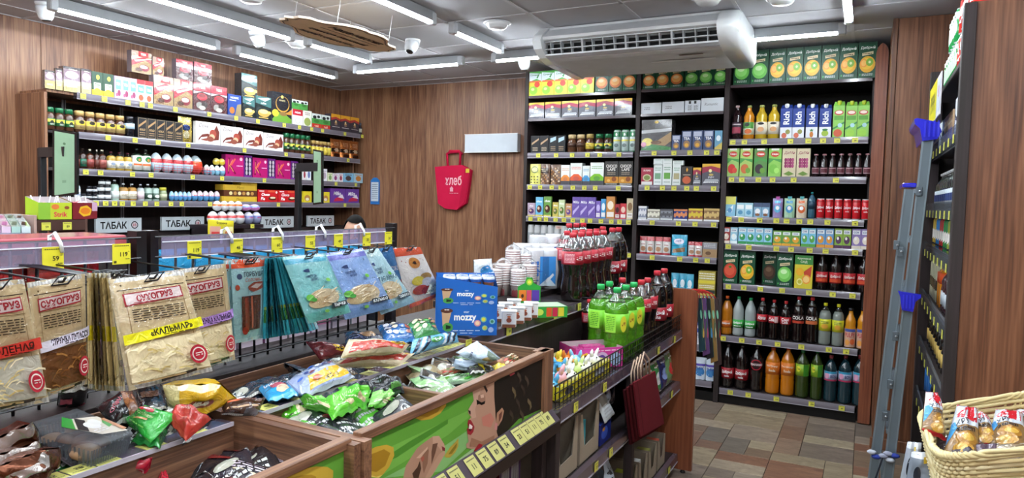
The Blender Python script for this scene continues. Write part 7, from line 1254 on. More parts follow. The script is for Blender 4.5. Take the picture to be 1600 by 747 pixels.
# burgundy paper bags hanging on the lip
for k in range(4):
    x = -.80-.012*k; sh = -5*k; W4 = [at(px_+sh, py_+(k*4), 'x', x) for px_, py_ in ((991, 598), (1024, 580), (1038, 662), (1001, 683))]
    o = thing('paper_bag', ['frontmost burgundy paper bag hanging from shelf edge', 'second burgundy paper bag behind the front one', 'third burgundy paper bag behind the front two', 'rearmost burgundy paper bag against the shelf'][k], 'paper bag', (x, W4[0].y, .5), 0, 'burgundy paper bags')
    b = MB(); V = [tuple(p) for p in W4]+[(p.x-.008, p.y, p.z) for p in W4]; b.add(V, [(0, 1, 2, 3), (7, 6, 5, 4), (0, 4, 5, 1), (1, 5, 6, 2), (2, 6, 7, 3), (3, 7, 4, 0)], ['6a2028', '4a151b', '561a20', '42131a'][k]); m1, m2 = W4[0].lerp(W4[1], .12), W4[3].lerp(W4[2], .12)
    b.add([tuple(m1+Vector((.0008, 0, 0))), tuple(m1+Vector((.0008, .004, 0))), tuple(m2+Vector((.0008, .004, 0))), tuple(m2+Vector((.0008, 0, 0)))], [(0, 1, 2, 3)], '4a151b'); wpart(o, 'bag', b, CLOTH)
    a_, c_ = W4[0].lerp(W4[1], .3), W4[0].lerp(W4[1], .7); b = MB(); b.tube([a_, a_+Vector((0, -.01, .06)), a_.lerp(c_, .4)+Vector((0, -.02, .11)), c_+Vector((0, -.015, .07)), c_], .0035, 6, 'b8a08c'); wpart(o, 'handle', b, CLOTH)
# goods under the painted front
put(carton([('r', 0, 0, 1, .5, 'a01824'), ('r', .1, .55, .45, .85, 'c8c8cc'), ('r', .55, .55, .9, .85, 'c8c8cc')]+[('r', .13+.045*k, .58, .15+.045*k, .82, '1a1420') for k in range(7)]+[('r', .58+.045*k, .58, .60+.045*k, .82, '1a1420') for k in range(7)]+[('e', .2, .45, .05, .03, 'e8a0b0'), ('e', .75, .45, .05, .03, 'e8a0b0'), ('e', .5, .2, .3, .12, 'd83a3a')], ['3a1850', '2c1240', '2c1240', '5a1020', '2c1440', '222222'], .6)(.14, .24), 'juice_box', 'purple and red box under painted front', 'box', (-.93, 1.84, .50), math.pi/2)
put(carton([('r', .1, .55, .8, .85, 'c8c8cc'), ('e', .5, .2, .3, .2, 'c85a3a')]+[('r', .13+.08*k, .58, .17+.08*k, .82, '1a1420') for k in range(7)], '4a1420', .8)(.10, .22), 'juice_box', 'dark red box beside the purple one', 'box', (-.93, 1.70, .50), math.pi/2)
lie('crisps_packet', 'white packet with lettering under painted front', [(742, 735), (776, 726), (786, 760), (745, 770)], [.62, .62, .5, .5], .03, [('t', 'КАРТОФЕЛЬ', .5, .7, .16, '1c3a6a', .9), ('e', .5, .3, .3, .2, 'c8964a')], 'd0d8e0', over='e8ecf0')
GW(G2, 'inner_shelf', (XT, 1.09, .48, XF-.03, 1.99, .50), DARKW)

# extra packets that fill the bins up
rn = random.Random(77)
def heap(n, x0, x1, y0, y1, z0, cols_, desc, grp, w=.12, ops=()):
    for k in range(n):
        x, y = rn.uniform(x0, x1), y0+(y1-y0)*(k+.5)/n; a = rn.uniform(-.5, .5); c, s_ = math.cos(a), math.sin(a); hw, hh_ = w*.40, w*.55; z = z0+rn.uniform(0, .02); t = rn.uniform(-.03, .03)
        Cn = [Vector((x+(u*hw*s_)-(v*hh_*c), y+(u*hw*c)+(v*hh_*s_), z+t*u+.02*v)) for u, v in ((-1, 1), (1, 1), (1, -1), (-1, -1))]; col = cols_[k % len(cols_)]
        qbag('snack_packet', f'{ORD[k]} {desc}, counted from the near end', 'snack packet', Cn, .02, list(ops) or [('l', .15, .3, .85, .6, 2, 'c8ccc8'), ('e', .5, .75, .25, .1, 'a8a89a')], col, group=grp, nu=8, nv=8)
heap(12, -1.12, -.96, 1.11, 1.41, .955, ['2a2c32', '4aa02a', '22242a', '5ab834'], 'packet under the lime ones in middle bin', 'under-layer of middle bin')
heap(13, -1.12, -.96, 1.50, 1.94, .955, ['8aa878', '5a4a3a', 'a8b0b8', '3a342c', '9a8a68'], 'packet in lower layer of right bin', 'under-layer of right bin')
heap(10, -1.12, -.98, .62, 1.0, .915, ['1e1a20', '6a1c24', '2a2630'], 'dark packet in nearest bin', 'under-layer of nearest bin')
heap(7, -1.33, -1.29, 1.12, 1.58, .985, ['1c2030', '2a2c34', '6a5a3a'], 'packet low in middle upper tray', 'under-layer of upper tray')
heap(6, -1.33, -1.29, 1.64, 1.95, .99, ['7a2024', '2a5a90', '1c2a3c', '3a6a3c'], 'packet low in right upper tray', 'under-layer of right upper tray')
heap(8, -1.34, -1.27, .58, 1.0, .985, ['1a1a1e', '2a2426', '226a30', '3a3438'], 'packet low in nearest upper tray', 'under-layer of nearest upper tray')
# ------------------------------------------------------------------ wall items
o = thing('wall_box', 'flat white blank panel on back wall beside juice rack', 'panel', (-3.25, YB-.06, 1.98)); b = MB(); b.cbox(-3.53, YB-.07, 1.963, -2.95, YB-.0015, 2.135, 'cfd8e0', .004); wpart(o, 'panel', b, GLOSS)
b = MB(); b.box(-3.532, YB-.072, 1.960, -2.948, YB-.066, 1.966, 'f0f4f6'); b.box(-3.532, YB-.072, 2.132, -2.948, YB-.066, 2.138, 'f0f4f6'); wpart(o, 'frame', b, GLOSS)
def AB(x, y): P = at(x, y, 'y', YB-.03); return P.x, P.z
o = thing('tote_bag', 'red fabric shopping bag hanging on back wall', 'bag', (-3.7, YB-.03, 1.7))
out = [AB(*p) for p in [(681, 261), (702, 259), (723, 258), (737, 266), (733, 296), (729, 318), (715, 328), (697, 326), (686, 318)]]
b = MB(); b.prism(out, YB-.05, YB-.006, 'c41e44', ax='y'); wpart(o, 'bag', b, CLOTH)
b = MB(); P = [AB(x, y) for x, y in [(729, 262), (736, 267), (732, 296), (728, 316), (718, 326), (722, 300)]]; b.prism(P, YB-.056, YB-.05, 'b21a3c', ax='y'); wpart(o, 'gusset', b, CLOTH)
for a in ([(700, 259), (699, 240), (703, 236), (718, 236), (720, 240), (719, 258)],):
    b = MB(); b.tube([(AB(*p)[0], YB-.035, AB(*p)[1]) for p in a], .012, 6, 'c01c40'); b.tube([(AB(x, y)[0], YB-.03, AB(x, y)[1]) for x, y in [(700, 240), (704, 238), (718, 237), (722, 241)]], .014, 6, 'a81838'); wpart(o, 'handle', b, CLOTH)
x0, z0 = AB(696, 320); x1, z1 = AB(724, 262); b = MB()
b.art(lambda x, y, e: (x0+(x1-x0)*x, YB-.051-e, z0+(z1-z0)*y), [('t', 'хлеб', .5, .66, .26, 'e8b0b8', .95, 0, .02), ('r', .32, .36, .5, .44, 'e0a0ac'), ('p', [(.3, .44), (.41, .5), (.52, .44)], 'e0a0ac'), ('l', .3, .3, .8, .33, 1, 'e0a0ac')], x1-x0, z1-z0, lay=.001); wpart(o, 'lettering', b, PAPER)
x, z = AB(733, 267); b = MB(); b.box(x-.02, YB-.062, z-.02, x+.02, YB-.058, z+.02, 'd8b83a'); wpart(o, 'tag', b, PAPER)
o = thing('wall_plaque', 'blue plaque with white paper on back wall near corner', 'notice', (-4.73, YB-.02, 1.6)); x0, z0 = AB(577, 319); x1, z1 = AB(591, 279)
b = MB(); b.prism([(x0, z0), (x1, z0), (x1, z1-.02), ((x0+x1)/2+.02, z1+.01), ((x0+x1)/2-.02, z1+.01), (x0, z1-.02)], YB-.012, YB-.001, '2c72b8', ax='y'); wpart(o, 'board', b, GLOSS)
b = MB(); b.art(lambda x, y, e: (x0+(x1-x0)*x, YB-.0125-e, z0+(z1-z0)*y), [('r', .08, .12, .92, .86, 'c8d4dc'), ('l', .15, .2, .85, .8, 8, '7a8a9a')], .1, .26); wpart(o, 'paper', b, PAPER)
# ------------------------------------------------------------------ cashier zone below the rack
o = thing('tobacco_cabinet', 'closed dark tobacco cabinet under the cashier rack', 'cabinet', (-4.9, 4.3, 0))
b = MB(); b.cbox(-5.16, 2.9, 0, -4.86, 5.78, 1.195, 'ffffff', .003); wpart(o, 'body', b, DARKW)
for k in range(6):
    y = 2.92+.476*k; b = MB(); b.cbox(-4.858, y, .10, -4.84, y+.46, 1.17, 'ffffff', .002); d = wpart(o, 'door', b, DARKW); b = MB(); b.bar((-4.83, y+.2, 1.15), (-4.83, y+.26, 1.15), .012, .008, '8a8a90'); wpart(o, 'handle', b, METAL, d)
for i, (a, c, t, u, l) in enumerate([(150, 221, 339, 365, 'leftmost grey tobacco sign under spirits shelf'), (253, 319, 337, 361, 'second grey tobacco sign left of chocolate eggs'), (409, 459, 336, 358, 'third grey tobacco sign left of black post'), (481, 522, 334, 356, 'rightmost grey tobacco sign near cashier')]):
    P, Q = at(a, u, 'x', -4.83), at(c, t, 'x', -4.83); y0, y1 = P.y, Q.y; zc = at((a+c)/2, (t+u)/2, 'x', -4.83).z; h = .105; w = y1-y0
    o = thing('tobacco_sign', l, 'sign', (-4.835, (y0+y1)/2, zc), 0, 'grey tobacco signs'); b = MB(); b.box(-4.85, y0, zc-h/2, -4.83, y1, zc+h/2, 'a9b0b4')
    b.art(lambda x, y, e: (-4.83+e, y0+w*x, zc-h/2+h*y), [('t', 'ТАБАК', .38, .5, .5, '1c1c20', .58, 0, .03), ('r', .69, .15, .694, .85, '8a8f94'), ('e', .84, .5, .26*h/w, .26, '2a1c20', 20), ('e', .84, .5, .2*h/w, .2, 'a8a0a4', 20), ('t', '18', .84, .5, .2, '8a2a34', .2)], w, h); wpart(o, 'sign', b, GLOSS)
# small shelf with the double row of eggs
zE = at(385, 351, 'x', -4.45).z; P0, P1 = onshelf(331, 'x', -4.45, zE), onshelf(412, 'x', -4.45, zE); T = thing('egg_shelf', 'small counter shelf carrying white chocolate eggs', 'shelf', (-4.5, P0.y, zE))
b = MB(); b.cbox(-4.70, P0.y, zE-.03, -4.45, P1.y, zE, '2a2026', .002); wpart(T, 'board', b, METAL); b = MB(); b.box(-4.70, P0.y, 0, -4.68, P1.y, zE-.03, '241c20'); b.box(-4.70, P0.y, zE-.25, -4.5, P0.y+.015, zE-.03, '241c20'); wpart(T, 'support', b, METAL)
Pt = onshelf(395, 'x', -4.44, zE-.03); obj('price_tag', ptag(2), T, Vector((-4.445, Pt.y, zE-.03))-T.location, math.pi/2)
RK['egg'] = dict(ax='x', v=-4.46, rz=math.pi/2)
zt = row('egg', zE, 331, 386, 4, 330, egg('d8dce0', 'e8eaee', 'd0484a'), 'chocolate_egg', 'white eggs, lower layer', 'chocolate egg', 'on small counter shelf'); row('egg', zE, 387, 412, 2, 331, egg('8a90b0', 'd8dce8', '6a70a8'), 'chocolate_egg', 'blue patterned eggs, lower layer', 'chocolate egg', 'on small counter shelf')
row('egg', zt, 338, 382, 4, 314, egg('d8dce0', 'e8eaee', 'e0803a'), 'chocolate_egg', 'white eggs, upper layer', 'chocolate egg', 'on small counter shelf'); row('egg', zt, 383, 410, 2, 319, egg('c878b8', 'b8a8d8', '6a90d0'), 'chocolate_egg', 'pink and blue eggs, upper', 'chocolate egg', 'on small counter shelf')
P0 = at(345, 345, 'x', -3.9); o = qbag('sweets_packet', 'yellow display card of chews under the white eggs', 'display box', PQ([(325, 343), (365, 345), (365, 372), (325, 372)], [-4.437]*4), .01, [('r', 0, .7, 1, 1, 'd8c82c'), ('t', 'Ясамые', .5, .84, .14, '1c1c1c', .6), ('r', .05, .1, .45, .65, 'd8a090'), ('r', .1, .12, .4, .35, 'c83a3a'), ('r', .55, .1, .95, .65, 'e8dc9a'), ('e', .75, .3, .15, .12, 'c8703a')], 'd8c82c', PAPER, seal=False)
o = thing('cashier_counter', 'long dark cashier counter behind the wire screen', 'counter', (-3.6, 2.9, 0)); b = MB(); b.cbox(-3.75, 1.2, .0, -3.15, 3.0, .98, 'ffffff', .004); wpart(o, 'body', b, DARKW); b = MB(); b.cbox(-3.80, 1.15, .98, -3.10, 3.05, 1.01, 'ffffff', .004); wpart(o, 'worktop', b, DARKW)
b = MB(); b.box(-4.2, 3.9, 0, -3.6, 4.6, .92, '2a2226'); o = thing('cashier_counter', 'short dark counter section in front of the cashier', 'counter', (-3.9, 4.2, 0)); wpart(o, 'body', b, MATTE)
# chewing sweets display
P = at(100, 346, 'x', -3.2); yA, yB_ = onshelf(53, 'x', -3.2, P.z).y, onshelf(137, 'x', -3.2, P.z).y; zD = at(95, 343, 'x', -3.2).z
T = thing('sweets_stand', 'brown counter stand with two boxes of lollipops', 'stand', (-3.3, yA, 1.01)); b = MB(); b.cbox(-3.42, yA, 1.01, -3.2, yA+.012, zD+.02, 'b89a90', .001); wpart(T, 'side_panel', b, CARD)
b = MB(); b.cbox(-3.42, yB_-.012, 1.01, -3.2, yB_, zD, '5a4038', .001); wpart(T, 'side_panel', b, CARD); b = MB(); b.cbox(-3.42, yA+.012, zD-.05, -3.2, yB_-.012, zD-.003, '4a322c', .001); wpart(T, 'tray', b, CARD)
for px_ in (72, 105): Pt = onshelf(px_, 'x', -3.195, zD-.04); obj('price_tag', ptag(px_), T, Vector((-3.195, Pt.y, zD-.046))-T.location, math.pi/2)
def lolly(px0, px1, zz, col, ops, label, inn):
    a, c = onshelf(px0, 'x', -3.22, zz), onshelf(px1, 'x', -3.22, zz); w = c.y-a.y; o = openbox('lollipop_box', label, 'sweets box', -3.21, (a.y+c.y)/2, zz, w, .10, .075, math.pi/2, ops, col, 'b8b0b0', hb=.10); rn = random.Random(int(px0)); bb = MB()
    for k in range(26): bb.ball((rn.uniform(-w*.42, w*.42), rn.uniform(.015, .085), rn.uniform(.045, .07)), rn.uniform(.011, .016), inn[k % len(inn)], n=7, k=5)
    for k in range(7): x, y = rn.uniform(-w*.4, w*.4), rn.uniform(.015, .085); bb.tube([(x, y, .06), (x+rn.uniform(-.02, .02), y, .105)], .002, 5, 'e8e8ec')
    tag(obj('wrapped_sweets', bb.mesh('wrapped_sweets', FOIL), o), kind='stuff')
lolly(58, 110, zD, 'a8c832', [('r', 0, 0, .35, 1, '8ab83a'), ('r', .35, 0, 1, 1, 'b8c830'), ('t', 'Strik', .66, .3, .3, 'd8344a', .5, 0, .03), ('e', .5, .75, .12, .16, 'd8783a'), ('e', .85, .7, .08, .1, '8a4a2a')], 'lime green lollipop box on counter stand', ['e8dce4', 'd8a0b0', '8a7ac0', 'e8e4ec', 'e0703a'])
lolly(112, 150, zD, '7a1c24', [('r', .0, 0, .7, 1, '7a1c24'), ('e', .5, .5, .28, .36, 'e0b020', 12, .12), ('e', .5, .5, .2, .2, 'd87a1a'), ('r', .78, .5, 1, 1, 'c8a0b8')], 'dark red lollipop box right of the lime one', ['e8e4ea', 'd8c8d8', 'a83a4a', 'e0dce4'])
Q4 = [at(x, y, 'z', 1.37) for x, y in ((-14, 366), (50, 366), (34, 341), (-24, 341))]; T = thing('gum_display', 'pink and mint gum packs on small stand at left edge', 'display box', (Q4[0].x, Q4[0].y, 1.0))
def GF(x, y, e): P = Q4[0].lerp(Q4[1], x).lerp(Q4[3].lerp(Q4[2], x), y); return (P.x, P.y, P.z+e)
b = MB(); V = [GF(0, 0, -.03), GF(1, 0, -.03), GF(1, 1, -.03), GF(0, 1, -.03), GF(0, 0, 0), GF(1, 0, 0), GF(1, 1, 0), GF(0, 1, 0)]; b.add(V, [(0, 1, 5, 4), (1, 2, 6, 5), (2, 3, 7, 6), (3, 0, 4, 7), (4, 5, 6, 7)], '6a6a84')
c0 = (Q4[0]+Q4[2])/2; b.box(c0.x-.05, c0.y-.05, 1.0, c0.x+.05, c0.y+.05, 1.34, '3a3a44'); wpart(T, 'stand', b, METAL)
for k, (c, c2) in enumerate([('c8a0c0', 'b03aa0'), ('d8c0d0', 'c060b0'), ('a8c8bc', '2a7a6a'), ('c8d4d4', '1c2a34')]):
    for j in range(2):
        x0, x1, y0, y1 = .02+.245*k, .245+.245*k, .04+.48*j, .50+.48*j; b = MB(); V = [GF(x, y, z) for z in (.001, .02) for x, y in ((x0, y0), (x1, y0), (x1, y1), (x0, y1))]; b.add(V, [(0, 1, 5, 4), (1, 2, 6, 5), (2, 3, 7, 6), (3, 0, 4, 7), (4, 5, 6, 7)], c)
        b.art(lambda x, y, e: GF(x0+(x1-x0)*x, y0+(y1-y0)*y, .02+e), [('p', [(.1, .2), (.6, .1), (.9, .5), (.4, .6)], c2), ('l', .1, .65, .9, .9, 2, 'f0f0f4')], .06, .1); wpart(T, 'gum_pack', b, GLOSS)
for x in (.1, .55): P = Vector(GF(x, 0, -.035)); obj('price_tag', ptag(int(x*10)), T, P+Vector((.004, -.004, 0))-T.location, math.radians(50))
o = thing('counter_top', 'counter block under the gum stand, hidden by screen', 'counter', (-2.8, .9, 0)); b = MB(); b.cbox(-3.0, .2, 0, -2.4, 1.15, 1.0, 'ffffff', .004); wpart(o, 'body', b, DARKW)
# tall narrow screens on posts
def screen(label, t, pl, pr_, ytl, ybl, ytr, ybr, post, col):
    A, B_, C_, D_ = dep(pl, ytl, t), dep(pr_, ytr, t*.985), dep(pr_, ybr, t*.985), dep(pl, ybl, t); Cn = (A+B_+C_+D_)/4; n = (B_-A).cross(D_-A).normalized(); n = n if n.dot(CC-Cn) > 0 else -n
    o = thing('upright_screen', label, 'screen', (Cn.x, Cn.y, 1.0)); V = [A, B_, C_, D_]; b = MB(); b.add(V+[v-n*.012 for v in V], [(0, 1, 2, 3), (7, 6, 5, 4), (0, 4, 5, 1), (1, 5, 6, 2), (2, 6, 7, 3), (3, 7, 4, 0)], '17181d'); wpart(o, 'bezel', b, GLOSS)
    def F(x, y, e): return tuple(D_.lerp(C_, x).lerp(A.lerp(B_, x), y)+n*e)
    b = MB(); b.art(F, [('r', .09, .03, .91, .97, '8fb092'), ('e', .5, .8, .06, .02, '5a7a5e'), ('r', .42, .2, .58, .24, '7a9a7e'), ('r', .3, .5, .7, .503, '9ab89c')], .2, .4, lay=.001); wpart(o, 'display', b, GLOSS)
    q = dep(post, (ytl+ybl)/2+20, t+.12); b = MB(); b.cbox(q.x-.016, q.y-.016, 0, q.x+.016, q.y+.016, at(post, ytl+30, 'y', q.y).z, '1d1e22', .003); wpart(o, 'post', b, METAL)
    b = MB(); zz = Cn.z+.06; b.bar((q.x, q.y, zz), (Cn.x-n.x*.015, Cn.y-n.y*.015, zz), .035, .05, '24262b'); wpart(o, 'bracket', b, METAL)
screen('tall pale green screen in black frame at left, seen at angle', 3.55, 82, 120, 201, 309, 208, 303, 66, 'x')
screen('thin pale green screen on black post near the cashier', 4.1, 489, 503, 233, 320, 236, 318, 466, 'x')
for (x, y), l, (X, Y) in [((66, 0), 'counter block under the left screen', (-3.8, 2.05)), ((0, 0), 'counter block under the middle screen', (-3.1, 3.15))]:
    pass
# coloured stock seen through the wire screen
for k in range(5):
    y0 = .18+.165*k; o = thing('red_packet', f'{ORD[k]} red packet hanging behind the near wire screen', 'snack packet', (-1.60, y0+.08, 1.25), 0, 'red packets behind the screen'); b = MB()
    b.grid(lambda u, v: (-1.60+.012*math.sin(u*3.14)*math.sin(v*3.14), y0+.155*u, 1.13+.23*v), 6, 8, lambda u, v: 'b01820' if v < .9 else 'd05a5a'); b.grid(lambda u, v: (-1.615, y0+.155*u, 1.13+.23*v), 2, 2, '90141c'); b.art(lambda x, y, e: (-1.588+e, y0+.155*x, 1.13+.23*y), [('l', .15, .7, .85, .78, 1, 'e8c8c8')], .15, .23); wpart(o, 'film', b, FOIL)
b = MB(); b.cbox(-1.70, .1, 1.375, -1.53, 1.02, 1.40, 'c0606a', .003); o = thing('red_board', 'pinkish red top board behind near wire screen', 'board', (-1.6, .5, 1.375), 0, None); wpart(o, 'board', b, GLOSS)
b = MB(); b.box(-1.66, .12, 1.0, -1.64, .16, 1.375, '201a1c'); b.box(-1.66, .98, 1.0, -1.64, 1.02, 1.375, '201a1c'); wpart(o, 'bracket', b, METAL)
for k in range(6):
    y0 = 1.12+.14*k; o = thing('blue_packet', f'{ORD[k]} sky blue packet hanging behind the far wire screen', 'snack packet', (-1.60, y0+.06, 1.25), 0, 'sky blue packets behind the screen'); b = MB()
    b.grid(lambda u, v: (-1.60+.012*math.sin(u*3.14)*math.sin(v*3.14), y0+.13*u, 1.14+(.215-.004*k)*v), 6, 8, '2f98c8'); b.grid(lambda u, v: (-1.615, y0+.13*u, 1.14+.21*v), 2, 2, '2a80a8'); wpart(o, 'film', b, FOIL)
for k in range(9):
    y0 = 1.12+.10*k; c = ['b868a0', '8a90a0', 'a84a70', 'c8b8c8', '9a5a8a', 'b0b4b8', 'c87aa0', '8a8490', 'a0a8b0'][k]; o = thing('pastry_box', f'{ORD[k]} pastel box on rear ledge seen through wires', 'box', (-1.62, y0, 1.047), math.pi/2, 'pastel boxes seen through the wires')
    b = MB(); b.box(0, 0, 0, .09, .09, .07, c); b.art(lambda x, y, e: (.09*x, -e, .07*y), [('l', .1, .5, .9, .8, 2, 'e8e0e8'), ('r', 0, 0, 1, .3, 'd0c0cc')], .09, .07); obj('box', b.mesh('box', PAPER), o)
b = MB(); b.cbox(-1.86, .1, 1.03, -1.552, 2.02, 1.047, 'ffffff', .002); o = thing('rear_shelf', 'dark rear shelf board behind the wire screen', 'shelf', (-1.7, 1.06, 1.03)); wpart(o, 'board', b, DARKW)
b = MB(); b.box(-1.86, .1, 0, -1.84, 2.02, 1.03, '1e1618'); wpart(o, 'back_panel', b, MATTE)
# ------------------------------------------------------------------ cashier (only the top of the head clears the screen)
H = dep(561, 358, 4.75)
o = thing('person', 'person with dark tied-back hair seated behind the wire screen', 'person', (H.x-.05, H.y+.02, 0)); O = o.location
bm = bpy.data.meshes.new('body'); V = [(0, 0, .50), (0, 0, .72), (0, 0, .95), (0, 0, 1.04), (.0, 0, 1.12), (.165, 0, 1.00), (-.165, 0, 1.00), (.22, -.10, .78), (-.22, -.10, .78), (.14, -.30, .80), (-.14, -.30, .80), (.10, -.05, .50), (-.10, -.05, .50), (.11, -.42, .50), (-.11, -.42, .50), (.11, -.40, .10), (-.11, -.40, .10), (.11, -.50, .05), (-.11, -.50, .05)]
E_ = [(0, 1), (1, 2), (2, 3), (3, 4), (2, 5), (2, 6), (5, 7), (6, 8), (7, 9), (8, 10), (0, 11), (0, 12), (11, 13), (12, 14), (13, 15), (14, 16), (15, 17), (16, 18)]
RR = [.14, .13, .14, .07, .052, .062, .062, .045, .045, .032, .032, .095, .095, .065, .065, .045, .045, .04, .04]
bm.from_pydata(V, E_, []); bo = bpy.data.objects.new('body', bm); COL.objects.link(bo); sk = bo.modifiers.new('skin', 'SKIN')
for i, r in enumerate(RR): bm.skin_vertices[0].data[i].radius = (r, r*.85 if i < 3 else r); bm.skin_vertices[0].data[i].use_root = i == 0
bo.modifiers.new('s', 'SUBSURF').levels = 2; bo.modifiers['s'].render_levels = 2
dg = bpy.context.evaluated_depsgraph_get(); me = bpy.data.meshes.new_from_object(bo.evaluated_get(dg)); bpy.data.objects.remove(bo); ca = me.color_attributes.new('Col', 'FLOAT_COLOR', 'CORNER'); ca.data.foreach_set('color', list(lin('24262e'))*len(me.loops)); me.materials.clear(); me.materials.append(CLOTH)
for p in me.polygons: p.use_smooth = True
hz = H.z-.06; dz = hz-1.20; bd = obj('body', me, o, (0, 0, dz)); bd.rotation_euler.z = .5
hd = MB()
def skull(u, v):
    a = 2*math.pi*u; t = math.pi*v; r = math.sin(t); z = -math.cos(t); x = .074*r*math.cos(a); y = .094*r*math.sin(a); f = max(0, -math.sin(a))*r
    if z < -.2: x *= 1-.28*(-z-.2); y *= 1-.12*(-z-.2)
    y -= f*.004
    if abs(x) < .016 and f > .8: y -= .018*max(0, 1-abs(z+.18)/.28)
    if .02 < abs(x) < .045 and f > .5: y += .006*max(0, 1-abs(z-.0)/.12)
    return (x, y, .118*z)
hd.grid(skull, 28, 20, 'c79a82')
for s in (-1, 1):
    hd.ball((s*.03, -.081, .0), (.011, .007, .007), 'e8e4e0', n=10, k=6); hd.ball((s*.03, -.087, .0), (.0045, .003, .0045), '2a1c14', n=8, k=4); hd.tube([(s*.015, -.094, .018), (s*.032, -.093, .023), (s*.048, -.08, .017)], .003, 5, '2a1e1a'); hd.ball((s*.077, .008, -.008), (.009, .018, .028), 'c0907a', n=8, k=6)
hd.tube([(-.022, -.084, -.058), (0, -.092, -.055), (.022, -.084, -.058)], .005, 6, 'a8505a'); hm_ = obj('head', hd.mesh('head', SKIN), o, (0, -.01, hz+.02)); hm_.rotation_euler = (.25, .1, .5)
hr = MB(); hr.grid(lambda u, v: (lambda q: (q[0]*1.09, q[1]*1.09+.010, q[2]*1.10+.010))(skull(.0+.5*u if False else -.06+.62*u, .34+.66*v)), 22, 14, '0b0807')
hr.grid(lambda u, v: (lambda q: (q[0]*1.06, q[1]*1.04+.006, q[2]*1.09+.010))(skull(u, .76+.24*v)), 26, 8, '0b0807'); hr.ball((.02, .118, .02), (.036, .034, .036), '140d0a', n=12, k=8); hh = obj('hair', hr.mesh('hair', HAIR), hm_)
for s in (-1, 1):
    hb = MB(); hb.ball((0, -.035, 0), (.038, .045, .014), 'c79a82', n=12, k=8)
    for k, (fx, fl) in enumerate([(-.027, .060), (-.009, .070), (.009, .066), (.026, .052)]): hb.tube([(fx, -.065, .004), (fx*1.1, -.065-fl*.5, .006), (fx*1.1, -.065-fl*.85, -.008), (fx*1.05, -.065-fl, -.02)], [.0085, .008, .0075, .006], 7, 'c79a82')
    hb.tube([(-s*.03, -.015, 0), (-s*.05, -.045, -.002), (-s*.052, -.07, -.006)], [.011, .009, .007], 7, 'c79a82'); q = obj('hand', hb.mesh('hand', SKIN), bd, (s*.14, -.31, .795)); q.rotation_euler = (.35, 0, -s*.3)
st = thing('stool', 'dark stool under the seated cashier', 'stool', (O.x, O.y, 0)); b = MB(); zz = .40+dz; b.lathe([(.17, zz-.05), (.18, zz-.03), (.17, zz)], 20, '2a2a2e'); obj('seat', b.mesh('seat', CLOTH), st); b = MB(); b.tube([(0, 0, .03), (0, 0, zz-.05)], .025, 10, '8a8a90'); b.lathe([(.2, 0), (.19, .02), (.03, .035)], 20, '3a3a3e'); obj('base', b.mesh('base', METAL), st)
# ------------------------------------------------------------------ rack on the right wall, its goods
XR = .292; T = thing('side_rack', 'dark rack on right full of cans and bottles', 'rack', (.5, 3.7, 0))
b = MB(); b.cbox(XR+.012, 3.0, 0, .95, 3.02, 2.255, 'ffffff', .002); wpart(T, 'end_board', b, WALLR)
b = MB(); b.cbox(XR-.01, 2.985, 0, XR+.03, 3.04, 2.25, 'ffffff', .002); wpart(T, 'upright', b, DARKW); b = MB(); b.cbox(XR-.012, 4.40, 0, XR+.05, 4.46, 2.25, 'ffffff', .002); wpart(T, 'upright', b, DARKW)
b = MB(); b.cbox(XR+.05, 4.44, 0, .95, 4.46, 2.25, 'ffffff', .002); wpart(T, 'side_panel', b, DARKW); b = MB(); b.box(.76, 3.02, 0, .78, 4.44, 2.25, '1a1416'); wpart(T, 'back_panel', b, MATTE)
ZR = [2.10, 1.80, 1.505, 1.30, 1.04, .78, .50, .12]
for i, z in enumerate(ZR):
    b = MB(); b.cbox(XR+.015, 3.04, z-.02, .76, 4.40, z, 'ffffff', .0015); s = wpart(T, 'shelf', b, DARKW)
    if i: b = MB(); b.box(XR-.004, 3.04, z-.04, XR+.006, 4.40, z+.03, 'ffffff'); wpart(T, 'plastic_guard', b, SMOKE, s); b = MB(); b.box(XR+.006, 3.04, z-.042, XR+.014, 4.40, z, '8a8492'); wpart(T, 'price_strip', b, GLOSS, s)
    if i:
        for k in range(7): obj('price_tag', ptag(k), s, Vector((XR-.006, 3.15+.18*k, z-.04))-T.location, -math.pi/2)
o = thing('price_poster', 'yellow and white price poster hung from right rack shelf', 'poster', (XR-.01, 3.9, 1.9)); b = MB(); y0, y1, z0, z1 = 3.62, 4.22, 1.93, 2.12; b.box(XR-.022, y0, z0, XR-.018, y1, z1, 'd8d8dc')
b.art(lambda x, y, e: (XR-.022-e, y1-(y1-y0)*x, z0+(z1-z0)*y), [('r', 0, 0, .68, 1, 'd8cc1c'), ('t', '9999', .34, .5, .5, '3a3a1c', .6), ('r', .72, .1, .98, .9, 'c0ccd8'), ('t', '8', .85, .6, .3, 'c03a3a', .3)], y1-y0, z1-z0); wpart(o, 'poster', b, PAPER)
def RR_(z, ya, yb, n, h, mk, name, desc, cat, where, x=XR+.03, group=None):
    w = (yb-ya)/n*.94; pr = mk(w, h)
    for i in range(n): put(pr, name, lab(desc, where, i, n), cat, (x, yb-(yb-ya)*(i+.5)/n, z), -math.pi/2, group or desc+' '+where)
SR = ['top shelf of right rack', 'second shelf of right rack', 'third shelf of right rack', 'fourth shelf of right rack', 'fifth shelf of right rack', 'sixth shelf of right rack', 'seventh shelf of right rack']
gc = can('1c8a44', [('e', .5, .5, .35, .3, 'b8d8b8'), ('r', 0, .85, 1, 1, 'd8e0d8')])
